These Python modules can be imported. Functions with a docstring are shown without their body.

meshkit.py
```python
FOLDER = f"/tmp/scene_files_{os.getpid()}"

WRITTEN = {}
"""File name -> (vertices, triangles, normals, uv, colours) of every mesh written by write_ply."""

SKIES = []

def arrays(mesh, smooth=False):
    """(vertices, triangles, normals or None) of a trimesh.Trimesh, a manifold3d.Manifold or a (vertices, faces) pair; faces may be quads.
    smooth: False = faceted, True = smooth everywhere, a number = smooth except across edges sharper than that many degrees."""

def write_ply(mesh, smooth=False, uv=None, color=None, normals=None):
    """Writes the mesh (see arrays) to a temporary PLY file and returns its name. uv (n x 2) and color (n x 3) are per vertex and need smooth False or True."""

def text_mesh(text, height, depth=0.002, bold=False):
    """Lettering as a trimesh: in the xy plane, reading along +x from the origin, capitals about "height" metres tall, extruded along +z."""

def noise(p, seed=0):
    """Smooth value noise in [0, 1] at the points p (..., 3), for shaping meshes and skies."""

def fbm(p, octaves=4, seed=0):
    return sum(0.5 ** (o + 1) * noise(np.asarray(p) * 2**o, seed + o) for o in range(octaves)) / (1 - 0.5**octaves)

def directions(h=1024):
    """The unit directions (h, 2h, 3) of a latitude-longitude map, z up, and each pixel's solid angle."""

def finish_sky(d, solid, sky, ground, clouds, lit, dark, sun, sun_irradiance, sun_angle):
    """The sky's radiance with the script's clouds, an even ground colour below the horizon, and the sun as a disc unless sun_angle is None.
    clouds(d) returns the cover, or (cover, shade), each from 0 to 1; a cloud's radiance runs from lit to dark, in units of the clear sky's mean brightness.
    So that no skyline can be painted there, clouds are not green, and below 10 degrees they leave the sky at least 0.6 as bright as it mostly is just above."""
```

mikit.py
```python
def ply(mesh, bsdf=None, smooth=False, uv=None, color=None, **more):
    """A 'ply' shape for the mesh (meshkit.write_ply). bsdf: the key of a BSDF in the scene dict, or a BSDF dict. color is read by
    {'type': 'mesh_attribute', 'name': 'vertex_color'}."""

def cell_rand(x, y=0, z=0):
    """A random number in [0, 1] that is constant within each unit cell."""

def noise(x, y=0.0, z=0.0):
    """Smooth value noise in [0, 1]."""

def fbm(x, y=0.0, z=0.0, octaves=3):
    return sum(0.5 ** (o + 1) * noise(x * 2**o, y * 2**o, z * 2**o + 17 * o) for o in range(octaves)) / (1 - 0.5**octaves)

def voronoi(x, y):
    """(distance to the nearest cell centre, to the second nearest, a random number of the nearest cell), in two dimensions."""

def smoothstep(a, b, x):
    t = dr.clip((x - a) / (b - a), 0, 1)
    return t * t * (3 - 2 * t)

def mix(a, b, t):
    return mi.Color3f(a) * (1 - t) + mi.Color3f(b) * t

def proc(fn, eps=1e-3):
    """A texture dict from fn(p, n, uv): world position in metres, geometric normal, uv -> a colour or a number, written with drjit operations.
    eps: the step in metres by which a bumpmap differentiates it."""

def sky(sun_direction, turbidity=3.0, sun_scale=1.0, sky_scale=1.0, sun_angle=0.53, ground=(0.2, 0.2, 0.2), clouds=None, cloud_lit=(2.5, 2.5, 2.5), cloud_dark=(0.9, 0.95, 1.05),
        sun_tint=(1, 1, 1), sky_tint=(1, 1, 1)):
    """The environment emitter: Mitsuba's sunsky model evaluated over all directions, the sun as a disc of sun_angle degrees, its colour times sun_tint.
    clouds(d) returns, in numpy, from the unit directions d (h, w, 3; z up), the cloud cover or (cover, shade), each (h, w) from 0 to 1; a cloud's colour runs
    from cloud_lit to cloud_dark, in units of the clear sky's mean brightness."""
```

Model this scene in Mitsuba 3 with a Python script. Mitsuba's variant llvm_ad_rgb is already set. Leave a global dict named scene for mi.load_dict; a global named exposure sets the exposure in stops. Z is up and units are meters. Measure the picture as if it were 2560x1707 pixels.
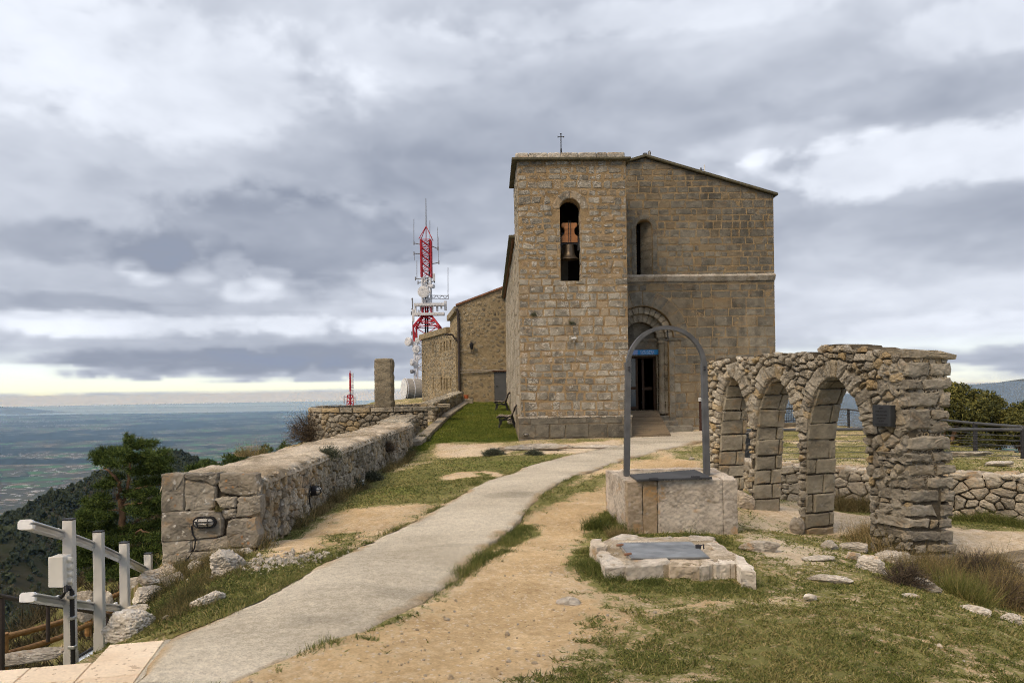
import math, numpy as np, trimesh, mitsuba as mi, drjit as dr, mikit
from mikit import noise as dnoise, fbm as dfbm, voronoi, cell_rand, smoothstep, mix
from meshkit import noise as nnoise, fbm as nfbm, text_mesh
from shapely.geometry import Polygon, box, Point, LineString, MultiPolygon
from shapely import affinity
from shapely.ops import unary_union
from scipy.spatial import Voronoi
from scipy.interpolate import RBFInterpolator, RegularGridInterpolator

T = mi.ScalarTransform4f
# ------------------------------------------------------------------ camera, sky, air, exposure
EYE, F, CU, CV, ROLL = 1.63, 2068.0, 1280.0, 974.0, math.radians(0.8)
scene, labels = {}, {}
scene['camera'] = {'type': 'perspective', 'fov': math.degrees(2 * math.atan(1280 / F)), 'fov_axis': 'x', 'near_clip': 0.05, 'far_clip': 2.0e6,
                   'principal_point_offset_x': 0.0, 'principal_point_offset_y': (853.5 - CV) / 1707.0,
                   'to_world': T().look_at(origin=[0, 0, EYE], target=[0, 10, EYE], up=[math.sin(ROLL), 0, math.cos(ROLL)]),
                   'medium': {'type': 'ref', 'id': 'haze_air'}}
exposure = 2.40


def azel(u, v):
    """Photograph pixel (2352 wide copy) -> azimuth, elevation in degrees: only used to lay the cloud masses out in the sky."""
    du, dv = u * 1.0885 - CU, v * 1.0885 - CV
    c, s = math.cos(ROLL), math.sin(ROLL)
    x, z = (du * c - dv * s) / F, -(dv * c + du * s) / F
    return math.degrees(math.atan(x)), math.degrees(math.atan2(z, math.hypot(1, x)))


CLOUD_MASSES = [  # u, v, half width, half height (pixels of the photograph), shade added
    (330, 150, 420, 150, -0.22), (60, 90, 220, 120, -0.08), (640, 560, 420, 120, 0.34), (180, 560, 330, 60, 0.26), (120, 700, 320, 30, 0.24), (430, 440, 300, 50, 0.10),
    (560, 665, 120, 32, -0.30), (530, 610, 50, 36, -0.26), (620, 640, 60, 30, -0.24), (300, 615, 40, 30, -0.22), (345, 645, 60, 22, -0.22), (460, 640, 60, 30, -0.20), (420, 745, 520, 28, -0.40), (1000, 640, 200, 40, -0.30), (480, 838, 300, 36, 0.42), (760, 815, 260, 30, 0.30), (300, 860, 120, 16, 0.25),
    (850, 400, 330, 70, 0.12), (1020, 310, 300, 70, 0.10), (900, 120, 300, 70, -0.12), (1650, 180, 480, 70, 0.10), (2050, 230, 300, 50, 0.10), (2060, 370, 330, 70, -0.42), (1800, 330, 200, 45, -0.15),
    (2050, 560, 420, 90, 0.14), (2200, 760, 260, 35, -0.14), (1500, 40, 600, 40, -0.15), (2250, 60, 200, 60, -0.20), (90, 870, 500, 26, -0.5), (600, 888, 700, 10, -0.45)]


def clouds(d):
    az = np.degrees(np.arctan2(d[..., 0], d[..., 1]))
    el = np.degrees(np.arcsin(np.clip(d[..., 2], -1, 1)))
    q = 1.0 / (d[..., 2] + 0.13)
    p = np.stack([d[..., 0] * q, d[..., 1] * q, 0 * q + 3.1], -1)
    w = np.stack([nfbm(p * 1.6 + 7, 5, 5), nfbm(p * 1.6 + 31, 5, 9), 0 * q], -1) - 0.5
    big = nfbm(p * 0.75 + 1.1 * w, 7, 2)
    a2, e2 = az / 7 + 1.6 * w[..., 0], el / 3.6 + 1.6 * w[..., 1]
    det = nfbm(np.stack([a2, e2, 0 * az + 1.7], -1), 7, 4)
    rid = 1 - 2 * np.abs(nfbm(np.stack([az / 4.5 + w[..., 0], el / 2.6 + w[..., 1], 0 * az + 5.7], -1), 6, 14) - 0.5)
    fine = nfbm(np.stack([az / 1.9 + 2.5 * w[..., 0], el / 1.1 + 2.5 * w[..., 1], 0 * az + 9.3], -1), 5, 24)
    s = 0.61 + 0.16 * (fine - 0.5) + 0.90 * (big - 0.5) + 0.46 * (det - 0.5) - 0.16 * (rid - 0.75)
    for u, v, ru, rv, amt in CLOUD_MASSES:
        a0, e0 = azel(u, v)
        ka, ke = ru / 2352 * 63.5, rv / 2352 * 63.5
        r2 = ((az - a0) / ka) ** 2 + ((el - e0) / ke) ** 2 + 2.2 * (det - 0.5) + 2.2 * (fine - 0.5) + 0.6 * (rid - 0.8)
        t = np.clip((1.6 - r2) / 1.1, 0, 1)
        s = s + amt * t * t * (3 - 2 * t)
    low = np.clip((3.2 - el) / 2.6, 0, 1)
    lowcloud = np.clip((s - 0.42) * 4, 0, 1)
    cover = 1 - 0.95 * low * (1 - lowcloud)
    return np.clip(cover, 0, 1), np.clip(0.5 + 0.5 * np.tanh(1.75 * (s - 0.5)), 0, 1)


scene['sky'] = mikit.sky([-0.45, -0.62, 0.72], turbidity=3, sun_scale=0.3, sky_scale=1.0, sun_angle=28, sun_tint=(1.0, 0.955, 0.88), sky_tint=(0.88, 0.72, 0.55),
                         clouds=clouds, cloud_lit=(2.40, 2.51, 2.72), cloud_dark=(0.42, 0.50, 0.69), ground=(0.93, 0.96, 1.0))
HAZE = 1.7e-5
scene['haze_air'] = {'type': 'homogeneous', 'albedo': {'type': 'rgb', 'value': [0.80, 0.92, 1.0]}, 'sigma_t': {'type': 'rgb', 'value': [HAZE * 0.7, HAZE, HAZE * 1.5]}}
scene['haze'] = {'type': 'cube', 'to_world': T().translate([0, 0, (-1003.0 + 25.0) / 2]).scale([101000, 101000, (1003.0 + 25.0) / 2]), 'bsdf': {'type': 'null'}, 'interior': {'type': 'ref', 'id': 'haze_air'}}
labels['haze'] = {'kind': 'stuff'}


# ------------------------------------------------------------------ helpers
def ray(u, v):
    du, dv = np.asarray(u, float) - CU, np.asarray(v, float) - CV
    c, s = math.cos(ROLL), math.sin(ROLL)
    return (du * c - dv * s) / F, -(dv * c + du * s) / F


def P(u, v, Y):
    """The point at depth Y that the photograph (2560 wide) shows at (u, v)."""
    x, z = ray(u, v)
    return np.array([x * Y, Y, EYE + z * Y])


def D(u, v, Y):
    return P(u * 1.0885, v * 1.0885, Y)


def rng(seed):
    return np.random.default_rng(seed)


def number(key):
    if key not in used:
        used[key] = 0
        return key
    used[key] += 1
    return f'{key}_{used[key]:03d}'


used = {}


def add(name, mesh, bsdf, parent=None, smooth=False, uv=None, kind=None, label=None, category=None, group=None, color=None):
    key = number((parent + '__' if parent else '') + name)
    scene[key] = mikit.ply(mesh, bsdf, smooth, uv=uv, color=color)
    tag(key, label, category, group, kind)
    return key


def tag(key, label=None, category=None, group=None, kind=None):
    e = {k: v for k, v in (('label', label), ('category', category), ('group', group), ('kind', kind)) if v}
    if e:
        labels[key] = e


def thing(name, label, category, group=None):
    key = number(name)
    tag(key, label, category, group)
    return key


def cat(ms):
    vs, fs, n = [], [], 0
    for m in ms:
        v, f = (m.vertices, m.faces) if hasattr(m, 'vertices') else m
        vs.append(np.asarray(v)); fs.append(np.asarray(f) + n); n += len(v)
    return np.vstack(vs), np.vstack(fs)


def bx(lo, hi):
    lo, hi = np.asarray(lo, float), np.asarray(hi, float)
    m = trimesh.creation.box(extents=hi - lo)
    m.apply_translation((lo + hi) / 2)
    return m


def rbx(lo, hi, r=0.01):
    """A box with chamfered edges."""
    lo, hi = np.asarray(lo, float), np.asarray(hi, float)
    pts = []
    for i in np.ndindex(2, 2, 2):
        c = np.where(i, hi, lo)
        s = np.where(i, -1.0, 1.0)
        for k in range(3):
            o = s * r
            o[k] = 0
            pts.append(c + o)
    return trimesh.convex.convex_hull(np.array(pts))


def beam(p0, p1, w, h, up=(0, 0, 1), r=0.0):
    p0, p1 = np.asarray(p0, float), np.asarray(p1, float)
    t = p1 - p0; L = np.linalg.norm(t); t /= L
    s = np.cross(t, up); s /= np.linalg.norm(s) + 1e-12
    n = np.cross(s, t)
    m = rbx([-w / 2, 0, -h / 2], [w / 2, L, h / 2], r) if r else bx([-w / 2, 0, -h / 2], [w / 2, L, h / 2])
    M = np.eye(4); M[:3, 0], M[:3, 1], M[:3, 2], M[:3, 3] = s, t, n, p0
    m.apply_transform(M)
    return m


def tube(pts, rad, sides=8, caps=True):
    p = np.asarray(pts, float)
    rad = np.broadcast_to(rad, (len(p),))
    t = np.gradient(p, axis=0)
    t /= np.linalg.norm(t, axis=1, keepdims=True) + 1e-12
    a = np.cross(t, np.where(np.abs(t[:, 2:]) < 0.9, [0, 0, 1.0], [1.0, 0, 0]))
    a /= np.linalg.norm(a, axis=1, keepdims=True) + 1e-12
    b = np.cross(t, a)
    ang = np.arange(sides) * 2 * np.pi / sides
    v = (p[:, None] + rad[:, None, None] * (np.cos(ang)[None, :, None] * a[:, None] + np.sin(ang)[None, :, None] * b[:, None])).reshape(-1, 3)
    i, j = np.meshgrid(np.arange(len(p) - 1), np.arange(sides), indexing='ij')
    q = np.stack([i * sides + j, i * sides + (j + 1) % sides, (i + 1) * sides + (j + 1) % sides, (i + 1) * sides + j], -1).reshape(-1, 4)
    f = np.vstack([q[:, [0, 1, 2]], q[:, [0, 2, 3]]])
    if caps:
        n = len(v)
        v = np.vstack([v, p[0], p[-1]])
        k = np.arange(sides)
        e = (len(p) - 1) * sides
        f = np.vstack([f, np.stack([np.full(sides, n), (k + 1) % sides, k], 1), np.stack([np.full(sides, n + 1), e + k, e + (k + 1) % sides], 1)])
    return v, f


def prism(poly, y0, y1, frame=None):
    """Extrudes a shapely polygon of (x, z) along y from y0 to y1."""
    m = trimesh.creation.extrude_polygon(poly, y1 - y0, engine='earcut')
    v = np.array(m.vertices)
    v = np.stack([v[:, 0], y0 + v[:, 2], v[:, 1]], 1)
    f = np.array(m.faces)[:, ::-1]
    return (frame(v) if frame else v), f


def grid_faces(nu, nv):
    i, j = np.meshgrid(np.arange(nu - 1), np.arange(nv - 1), indexing='ij')
    q = np.stack([i * nv + j, (i + 1) * nv + j, (i + 1) * nv + j + 1, i * nv + j + 1], -1).reshape(-1, 4)
    return np.vstack([q[:, [0, 1, 2]], q[:, [0, 2, 3]]])


# ------------------------------------------------------------------ materials
def mat(name, d):
    scene[name] = d
    return name


def principled(col, rough=0.8, spec=0.3, metallic=0.0, **k):
    c = {'type': 'rgb', 'value': list(col)} if isinstance(col, (tuple, list)) else col
    return {'type': 'principled', 'base_color': c, 'roughness': rough, 'specular': spec, 'metallic': metallic, **k}


def two(d):
    return {'type': 'twosided', 'bsdf': d}


def bumped(d, fn, eps=2e-3):
    return {'type': 'bumpmap', 'arbitrary': mikit.proc(fn, eps), 'scale': 1.0, 'bsdf': d}


def c3(*a):
    return mi.Color3f(*a)


def lum_mul(c, k):
    return mi.Color3f(c[0] * k, c[1] * k, c[2] * k)


def stone_fn(dark, light, warm, stain=0.5, lichen=0.25, white=0.15, moss=0.0, freq=1.0, spots=0.0, streak=0.0, grain=1.0):
    """Weathered limestone: the stone's own tone from uv, fine grain, vertical stains, lichen."""
    def fn(p, n, uv):
        f = freq
        g = dfbm(p.x * 5 * f, p.y * 5 * f, p.z * 5 * f, 3)
        lw_ = dfbm(p.x * 0.55 + 0.4 * p.y, p.y * 0.3 + 2.0, p.z * 0.32 + 1.0, 3)
        h = dfbm(p.x * 34 * f + 9, p.y * 34 * f, p.z * 34 * f, 2)
        t = dr.clip(0.15 + 0.55 * uv.x + 1.1 * (g - 0.5) + 0.55 * grain * (h - 0.5), 0, 1)
        c = mix(dark, light, t)
        c = mix(c, mi.Color3f(warm), dr.clip((uv.y - 0.72) * 2.2 + 0.25 * (g - 0.4), 0, 0.8))
        st = smoothstep(0.52, 0.78, dfbm(p.x * 3.1 + p.y * 2.7, p.z * 0.55, 4.0, 3))
        c = lum_mul(c, 1 - stain * 0.55 * st)
        w = smoothstep(0.60, 0.74, dfbm(p.x * 9 + 3, p.y * 9, p.z * 9 + 5, 3)) * smoothstep(0.45, 0.65, h)
        c = mix(c, mi.Color3f(0.50, 0.47, 0.42), w * white * 2.5)
        li = smoothstep(0.60, 0.70, dfbm(p.x * 4.3 + 20, p.y * 4.3, p.z * 4.3 + 11, 3)) * smoothstep(0.35, 0.6, h)
        c = mix(c, mi.Color3f(0.36, 0.19, 0.05), li * lichen)
        c = lum_mul(c, 1 + 1.1 * (lw_ - 0.5))
        if streak:
            sk = smoothstep(0.60, 0.70, dfbm(p.x * 5.5 + p.y * 5.5, p.z * 1.1, 8.0, 3)) * smoothstep(0.40, 0.60, h)
            c = mix(c, mi.Color3f(0.52, 0.49, 0.43), sk * streak)
        if spots:
            a, b, k = voronoi((p.x - 0.8 * p.y) * 15 + 0.5 * g, p.z * 15 + 0.4 * h)
            c = mix(c, mi.Color3f(0.58, 0.57, 0.53), dr.select((k > 0.80) & (a < 0.04 + 0.36 * h * (k - 0.66) * 3), spots, 0.0))
            c = mix(c, mi.Color3f(0.42, 0.17, 0.03), dr.select((k < 0.06) & (a < 0.06 + 0.24 * h), spots, 0.0))
        if moss:
            c = mix(c, mi.Color3f(0.07, 0.085, 0.03), moss * smoothstep(0.5, 0.7, dfbm(p.x * 2 + 40, p.y * 2, p.z * 2, 3)))
        return c
    return fn


def rough_bump(a, f):
    def fn(p, n, uv):
        return a * (dfbm(p.x * f, p.y * f, p.z * f, 4) + 0.35 * dfbm(p.x * f * 6, p.y * f * 6, p.z * f * 6, 2))
    return fn


def stone_mat(name, *a, bump=0.035, bf=9.0, **k):
    return mat(name, bumped(two(principled(mikit.proc(stone_fn(*a, **k)), 0.92, 0.2)), rough_bump(bump, bf)))


M_TOWER = stone_mat('m_tower_stone', (0.150, 0.137, 0.113), (0.395, 0.360, 0.295), (0.35, 0.245, 0.135), stain=0.45, lichen=0.22, white=0.40, streak=0.7, grain=1.5)
M_FACADE = stone_mat('m_facade_stone', (0.120, 0.111, 0.092), (0.305, 0.277, 0.223), (0.27, 0.20, 0.115), stain=0.55, lichen=0.25, white=0.08)
M_RUBBLE = stone_mat('m_rubble', (0.205, 0.182, 0.145), (0.52, 0.465, 0.372), (0.44, 0.31, 0.14), stain=0.25, lichen=0.22, white=0.22, bump=0.05, grain=1.6)
M_REVEAL = stone_mat('m_reveal', (0.175, 0.157, 0.122), (0.385, 0.348, 0.275), (0.33, 0.225, 0.11), stain=0.3, lichen=0.3, white=0.12)
M_LEFTWALL = stone_mat('m_left_wall', (0.175, 0.155, 0.125), (0.50, 0.448, 0.365), (0.38, 0.27, 0.15), stain=0.3, lichen=0.40, white=0.55, spots=0.55, bump=0.05)
M_LEFTSIDE = stone_mat('m_left_side', (0.15, 0.13, 0.10), (0.44, 0.39, 0.305), (0.36, 0.25, 0.12), stain=0.25, lichen=0.25, white=0.35, bump=0.05, grain=1.7)
M_ROCK = stone_mat('m_rock', (0.33, 0.285, 0.22), (0.76, 0.70, 0.61), (0.55, 0.40, 0.23), stain=0.15, lichen=0.55, white=0.5, bump=0.06, bf=12, grain=1.7)
M_WELL = stone_mat('m_well', (0.24, 0.205, 0.165), (0.56, 0.495, 0.415), (0.30, 0.185, 0.07), stain=0.3, lichen=0.6, white=0.25, bump=0.03, bf=26, grain=2.3)
M_PALE = stone_mat('m_pale_stone', (0.22, 0.20, 0.16), (0.47, 0.42, 0.33), (0.4, 0.3, 0.18), stain=0.5, lichen=0.2, white=0.3)
M_ANNEX = stone_mat('m_annex_stone', (0.15, 0.13, 0.097), (0.33, 0.285, 0.205), (0.33, 0.24, 0.13), stain=0.2, lichen=0.2, white=0.05)


def mortar_fn(a, b, k):
    def fn(p, n, uv):
        g = dfbm(p.x * 6, p.y * 6, p.z * 6, 4)
        h = dfbm(p.x * 1.3 + 5, p.y * 1.3, p.z * 1.3, 3)
        c = mix(a, b, dr.clip(1.6 * (g - 0.5) + 0.5 + k * (h - 0.5), 0, 1))
        return lum_mul(c, 0.85 + 0.5 * (dnoise(p.x * 70, p.y * 70, p.z * 70) - 0.4))
    return fn


def mortar_mat(name, a, b, k=1.0, bump=0.03, bf=14):
    return mat(name, bumped(two(principled(mikit.proc(mortar_fn(a, b, k)), 0.95, 0.15)), rough_bump(bump, bf)))


M_MORTAR = mortar_mat('m_mortar_ochre', (0.26, 0.182, 0.10), (0.43, 0.315, 0.185))
M_MORTARF = mortar_mat('m_mortar_facade', (0.23, 0.165, 0.09), (0.38, 0.28, 0.165))
M_MORTARG = mortar_mat('m_mortar_grey', (0.13, 0.105, 0.07), (0.30, 0.25, 0.18))
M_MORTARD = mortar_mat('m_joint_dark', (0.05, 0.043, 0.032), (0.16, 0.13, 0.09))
M_CAP = mortar_mat('m_wall_cap', (0.27, 0.215, 0.145), (0.60, 0.52, 0.41), 1.6, 0.06, 9)
M_PLASTER = mortar_mat('m_annex_mortar', (0.26, 0.205, 0.125), (0.40, 0.325, 0.21))
M_SIDE = mortar_mat('m_side_wall', (0.28, 0.24, 0.18), (0.46, 0.41, 0.33), 1.8)


def ground_fn(p, n, uv):
    """uv.x: how much grass, uv.y: how pale and stony."""
    g1 = dfbm(p.x * 2.3, p.y * 2.3, 0.5, 4)
    g2 = dfbm(p.x * 17, p.y * 17, 3.5, 3)
    g3 = dnoise(p.x * 90, p.y * 90, 1.0)
    sand = mix((0.305, 0.210, 0.108), (0.53, 0.390, 0.222), dr.clip(0.5 + 1.2 * (g1 - 0.5) + 0.9 * (g2 - 0.5), 0, 1))
    pale = mix((0.34, 0.28, 0.20), (0.58, 0.51, 0.41), dr.clip(0.5 + 1.6 * (g2 - 0.5) + 0.6 * (g1 - .5), 0, 1))
    c = mix(sand, pale, dr.clip(uv.y + 0.8 * (g2 - 0.5), 0, 1))
    c = lum_mul(c, 0.86 + 0.28 * g3)
    f, s, r = voronoi(p.x * 24, p.y * 24)
    peb = dr.select((f < 0.26) & (r > 0.82), 1.0, 0.0)
    c = mix(c, mi.Color3f(0.5, 0.44, 0.36), peb * 0.6)
    c = lum_mul(c, 1 - 0.35 * dr.select((f < 0.2) & (r < 0.07), 1.0, 0.0))
    m = smoothstep(0.36, 0.62, uv.x + 0.9 * (g2 - 0.5) + 0.25 * (g3 - 0.5))
    gr = mix((0.080, 0.086, 0.024), (0.195, 0.178, 0.064), dr.clip(0.5 + 1.5 * (g2 - 0.5) + 1.0 * (g1 - 0.5), 0, 1))
    lush = mix((0.075, 0.105, 0.016), (0.165, 0.185, 0.034), dr.clip(0.5 + 1.6 * (g2 - .5), 0, 1))
    gr = mix(gr, lush, dr.clip((uv.x - 0.95) * 4, 0, 1))
    return mix(c, gr, m)


mat('m_ground', two(principled(mikit.proc(ground_fn), 0.95, 0.15)))


def path_fn(p, n, uv):
    """Brushed concrete, uv.x across the path: soil and dust washed over its edges."""
    a = dfbm(p.x * 1.1, p.y * 0.9, 0.3, 4)
    b = dfbm(p.x * 30, p.y * 30, 2.0, 3)
    g = dnoise(p.x * 120, p.y * 120, 1.0)
    w = dfbm(p.x * 2.0 + 3, p.y * 9, 7.0, 3)
    c = mix((0.34, 0.298, 0.228), (0.56, 0.505, 0.408), dr.clip(0.5 + 1.3 * (a - 0.5) + 0.8 * (b - 0.5) + 0.35 * (w - 0.5), 0, 1))
    st = smoothstep(0.58, 0.70, dfbm(p.x * 0.8 + 9, p.y * 1.6, 3.0, 4))
    c = lum_mul(c, 1 - 0.22 * st)
    e = dr.minimum(uv.x, 1 - uv.x)
    soil = dr.clip(1.15 - e * 14 + 2.2 * (dfbm(p.x * 3.2, p.y * 3.2, 9.0, 4) - 0.5), 0, 1)
    c = mix(c, mix((0.24, 0.165, 0.085), (0.40, 0.29, 0.165), b), soil * 0.85)
    return lum_mul(c, 0.80 + 0.40 * g)


mat('m_path', bumped(two(principled(mikit.proc(path_fn), 0.95, 0.15)), rough_bump(0.012, 45)))
mat('m_kerb', bumped(two(principled(mikit.proc(mortar_fn((0.22, 0.19, 0.15), (0.42, 0.37, 0.29), 1.0)), 0.95, 0.15)), rough_bump(0.02, 20)))


def tile_fn(p, n, uv):
    a = dfbm(p.x * 4, p.y * 4, 0.3 + 7 * uv.x, 3)
    c = mix((0.64, 0.49, 0.335), (0.78, 0.645, 0.48), dr.clip(0.2 + 0.5 * uv.x + 1.4 * (a - 0.45), 0, 1))
    d = smoothstep(0.74, 0.80, dfbm(p.x * 27, p.y * 27, 4.0, 2))
    return lum_mul(mix(c, mi.Color3f(0.30, 0.19, 0.10), d * 0.5), 0.93 + 0.14 * dnoise(p.x * 80, p.y * 80, 1.0))


mat('m_tile', two(principled(mikit.proc(tile_fn), 0.7, 0.35)))


def leaf_mat(name, cols, trans=0.0):
    a, b, c = cols
    def fn(p, n, uv):
        x = mix(a, b, dr.clip(uv.x * 2, 0, 1))
        return mix(x, mi.Color3f(c), dr.clip(uv.x * 2 - 1, 0, 1))
    return mat(name, two(principled(mikit.proc(fn), 0.75, 0.25)))


M_GRASS = leaf_mat('m_grass', [(0.058, 0.078, 0.016), (0.135, 0.150, 0.036), (0.34, 0.28, 0.125)])
M_LUSH = leaf_mat('m_grass_lush', [(0.07, 0.10, 0.014), (0.125, 0.16, 0.022), (0.22, 0.22, 0.05)])
M_DRY = leaf_mat('m_dry_grass', [(0.075, 0.080, 0.025), (0.20, 0.155, 0.065), (0.33, 0.25, 0.13)])
M_PINE = leaf_mat('m_pine_needles', [(0.022, 0.038, 0.010), (0.060, 0.095, 0.018), (0.13, 0.165, 0.035)])
M_BROAD = leaf_mat('m_broad_leaf', [(0.042, 0.050, 0.016), (0.115, 0.115, 0.032), (0.27, 0.245, 0.06)])
M_TWIG = leaf_mat('m_twig', [(0.045, 0.034, 0.024), (0.095, 0.072, 0.050), (0.17, 0.125, 0.085)])
M_HERB = leaf_mat('m_herb', [(0.035, 0.045, 0.024), (0.075, 0.085, 0.055), (0.14, 0.145, 0.10)])
M_SCRUB = leaf_mat('m_scrub', [(0.030, 0.028, 0.014), (0.075, 0.060, 0.030), (0.13, 0.10, 0.055)])


def bark_fn(p, n, uv):
    return mix((0.085, 0.055, 0.035), (0.30, 0.185, 0.115), dr.clip(dfbm(p.x * 9, p.y * 9, p.z * 4, 3) * 1.6 - 0.3, 0, 1))


mat('m_bark', two(principled(mikit.proc(bark_fn), 0.9, 0.2)))


def metal(name, col, rough=0.5, metallic=0.0, var=0.25, spec=0.4):
    def fn(p, n, uv):
        a = dfbm(p.x * 7, p.y * 7, p.z * 7, 3)
        return lum_mul(mi.Color3f(col), 1 - var + 2 * var * a)
    return mat(name, two(principled(mikit.proc(fn), rough, spec, metallic)))


metal('m_iron', (0.030, 0.030, 0.034), 0.6)
metal('m_steel_grey', (0.105, 0.108, 0.114), 0.6, 0.25, 0.42)
metal('m_hatch_dark', (0.060, 0.062, 0.066), 0.5, 0.3, 0.5)
metal('m_hatch_galv', (0.27, 0.29, 0.31), 0.5, 0.4, 0.5)
metal('m_alu', (0.52, 0.53, 0.54), 0.32, 0.75, 0.08)
metal('m_offwhite', (0.50, 0.485, 0.455), 0.55, 0.0, 0.05)
metal('m_box', (0.60, 0.585, 0.54), 0.5, 0.0, 0.04)
metal('m_white', (0.72, 0.72, 0.71), 0.5, 0.0, 0.06)
metal('m_mast_white', (0.60, 0.60, 0.62), 0.5, 0.0, 0.12)
metal('m_mast_grey', (0.22, 0.225, 0.24), 0.5, 0.2, 0.2)
metal('m_mast_red', (0.40, 0.018, 0.030), 0.5, 0.0, 0.15)
metal('m_redlamp', (0.45, 0.03, 0.03), 0.5)
metal('m_black', (0.014, 0.014, 0.016), 0.5)
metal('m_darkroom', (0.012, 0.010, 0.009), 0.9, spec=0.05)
metal('m_browndoor', (0.050, 0.026, 0.013), 0.7)
metal('m_greypanel', (0.16, 0.14, 0.11), 0.8)
metal('m_doorgrey', (0.075, 0.080, 0.088), 0.6, 0.0, 0.15)
metal('m_pipe', (0.040, 0.030, 0.027), 0.6)
metal('m_conduit', (0.30, 0.27, 0.23), 0.6)
metal('m_bronze', (0.095, 0.075, 0.055), 0.42, 0.7, 0.3)
metal('m_rooftile', (0.25, 0.13, 0.08), 0.9, 0.0, 0.4)
metal('m_eaves', (0.105, 0.095, 0.062), 0.9, 0.0, 0.5)
metal('m_pot', (0.42, 0.12, 0.05), 0.8)
metal('m_blue', (0.015, 0.20, 0.52), 0.45, 0.0, 0.03)
metal('m_paleblue', (0.22, 0.33, 0.62), 0.45, 0.0, 0.2)
metal('m_text', (0.78, 0.80, 0.82), 0.5, 0.0, 0.0)
metal('m_plaque', (0.045, 0.048, 0.052), 0.55, 0.4, 0.2)
metal('m_plaque_text', (0.022, 0.022, 0.024), 0.6, 0.3, 0.1)
metal('m_corten', (0.055, 0.028, 0.022), 0.85)
metal('m_carwhite', (0.62, 0.66, 0.72), 0.25, 0.0, 0.03, 0.6)
mat('m_glass_dark', two(principled((0.02, 0.025, 0.03), 0.08, 0.7)))
mat('m_lampglass', two(principled((0.42, 0.40, 0.36), 0.25, 0.6)))
mat('m_pane', {'type': 'thindielectric', 'int_ior': 1.5})


def wood_fn(a, b, ax):
    def fn(p, n, uv):
        q = [p.x, p.y, p.z]
        k = [14.0, 14.0, 14.0]; k[ax] = 1.2
        return mix(a, b, dr.clip(dfbm(q[0] * k[0], q[1] * k[1], q[2] * k[2], 3) * 1.7 - 0.35, 0, 1))
    return fn


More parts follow.
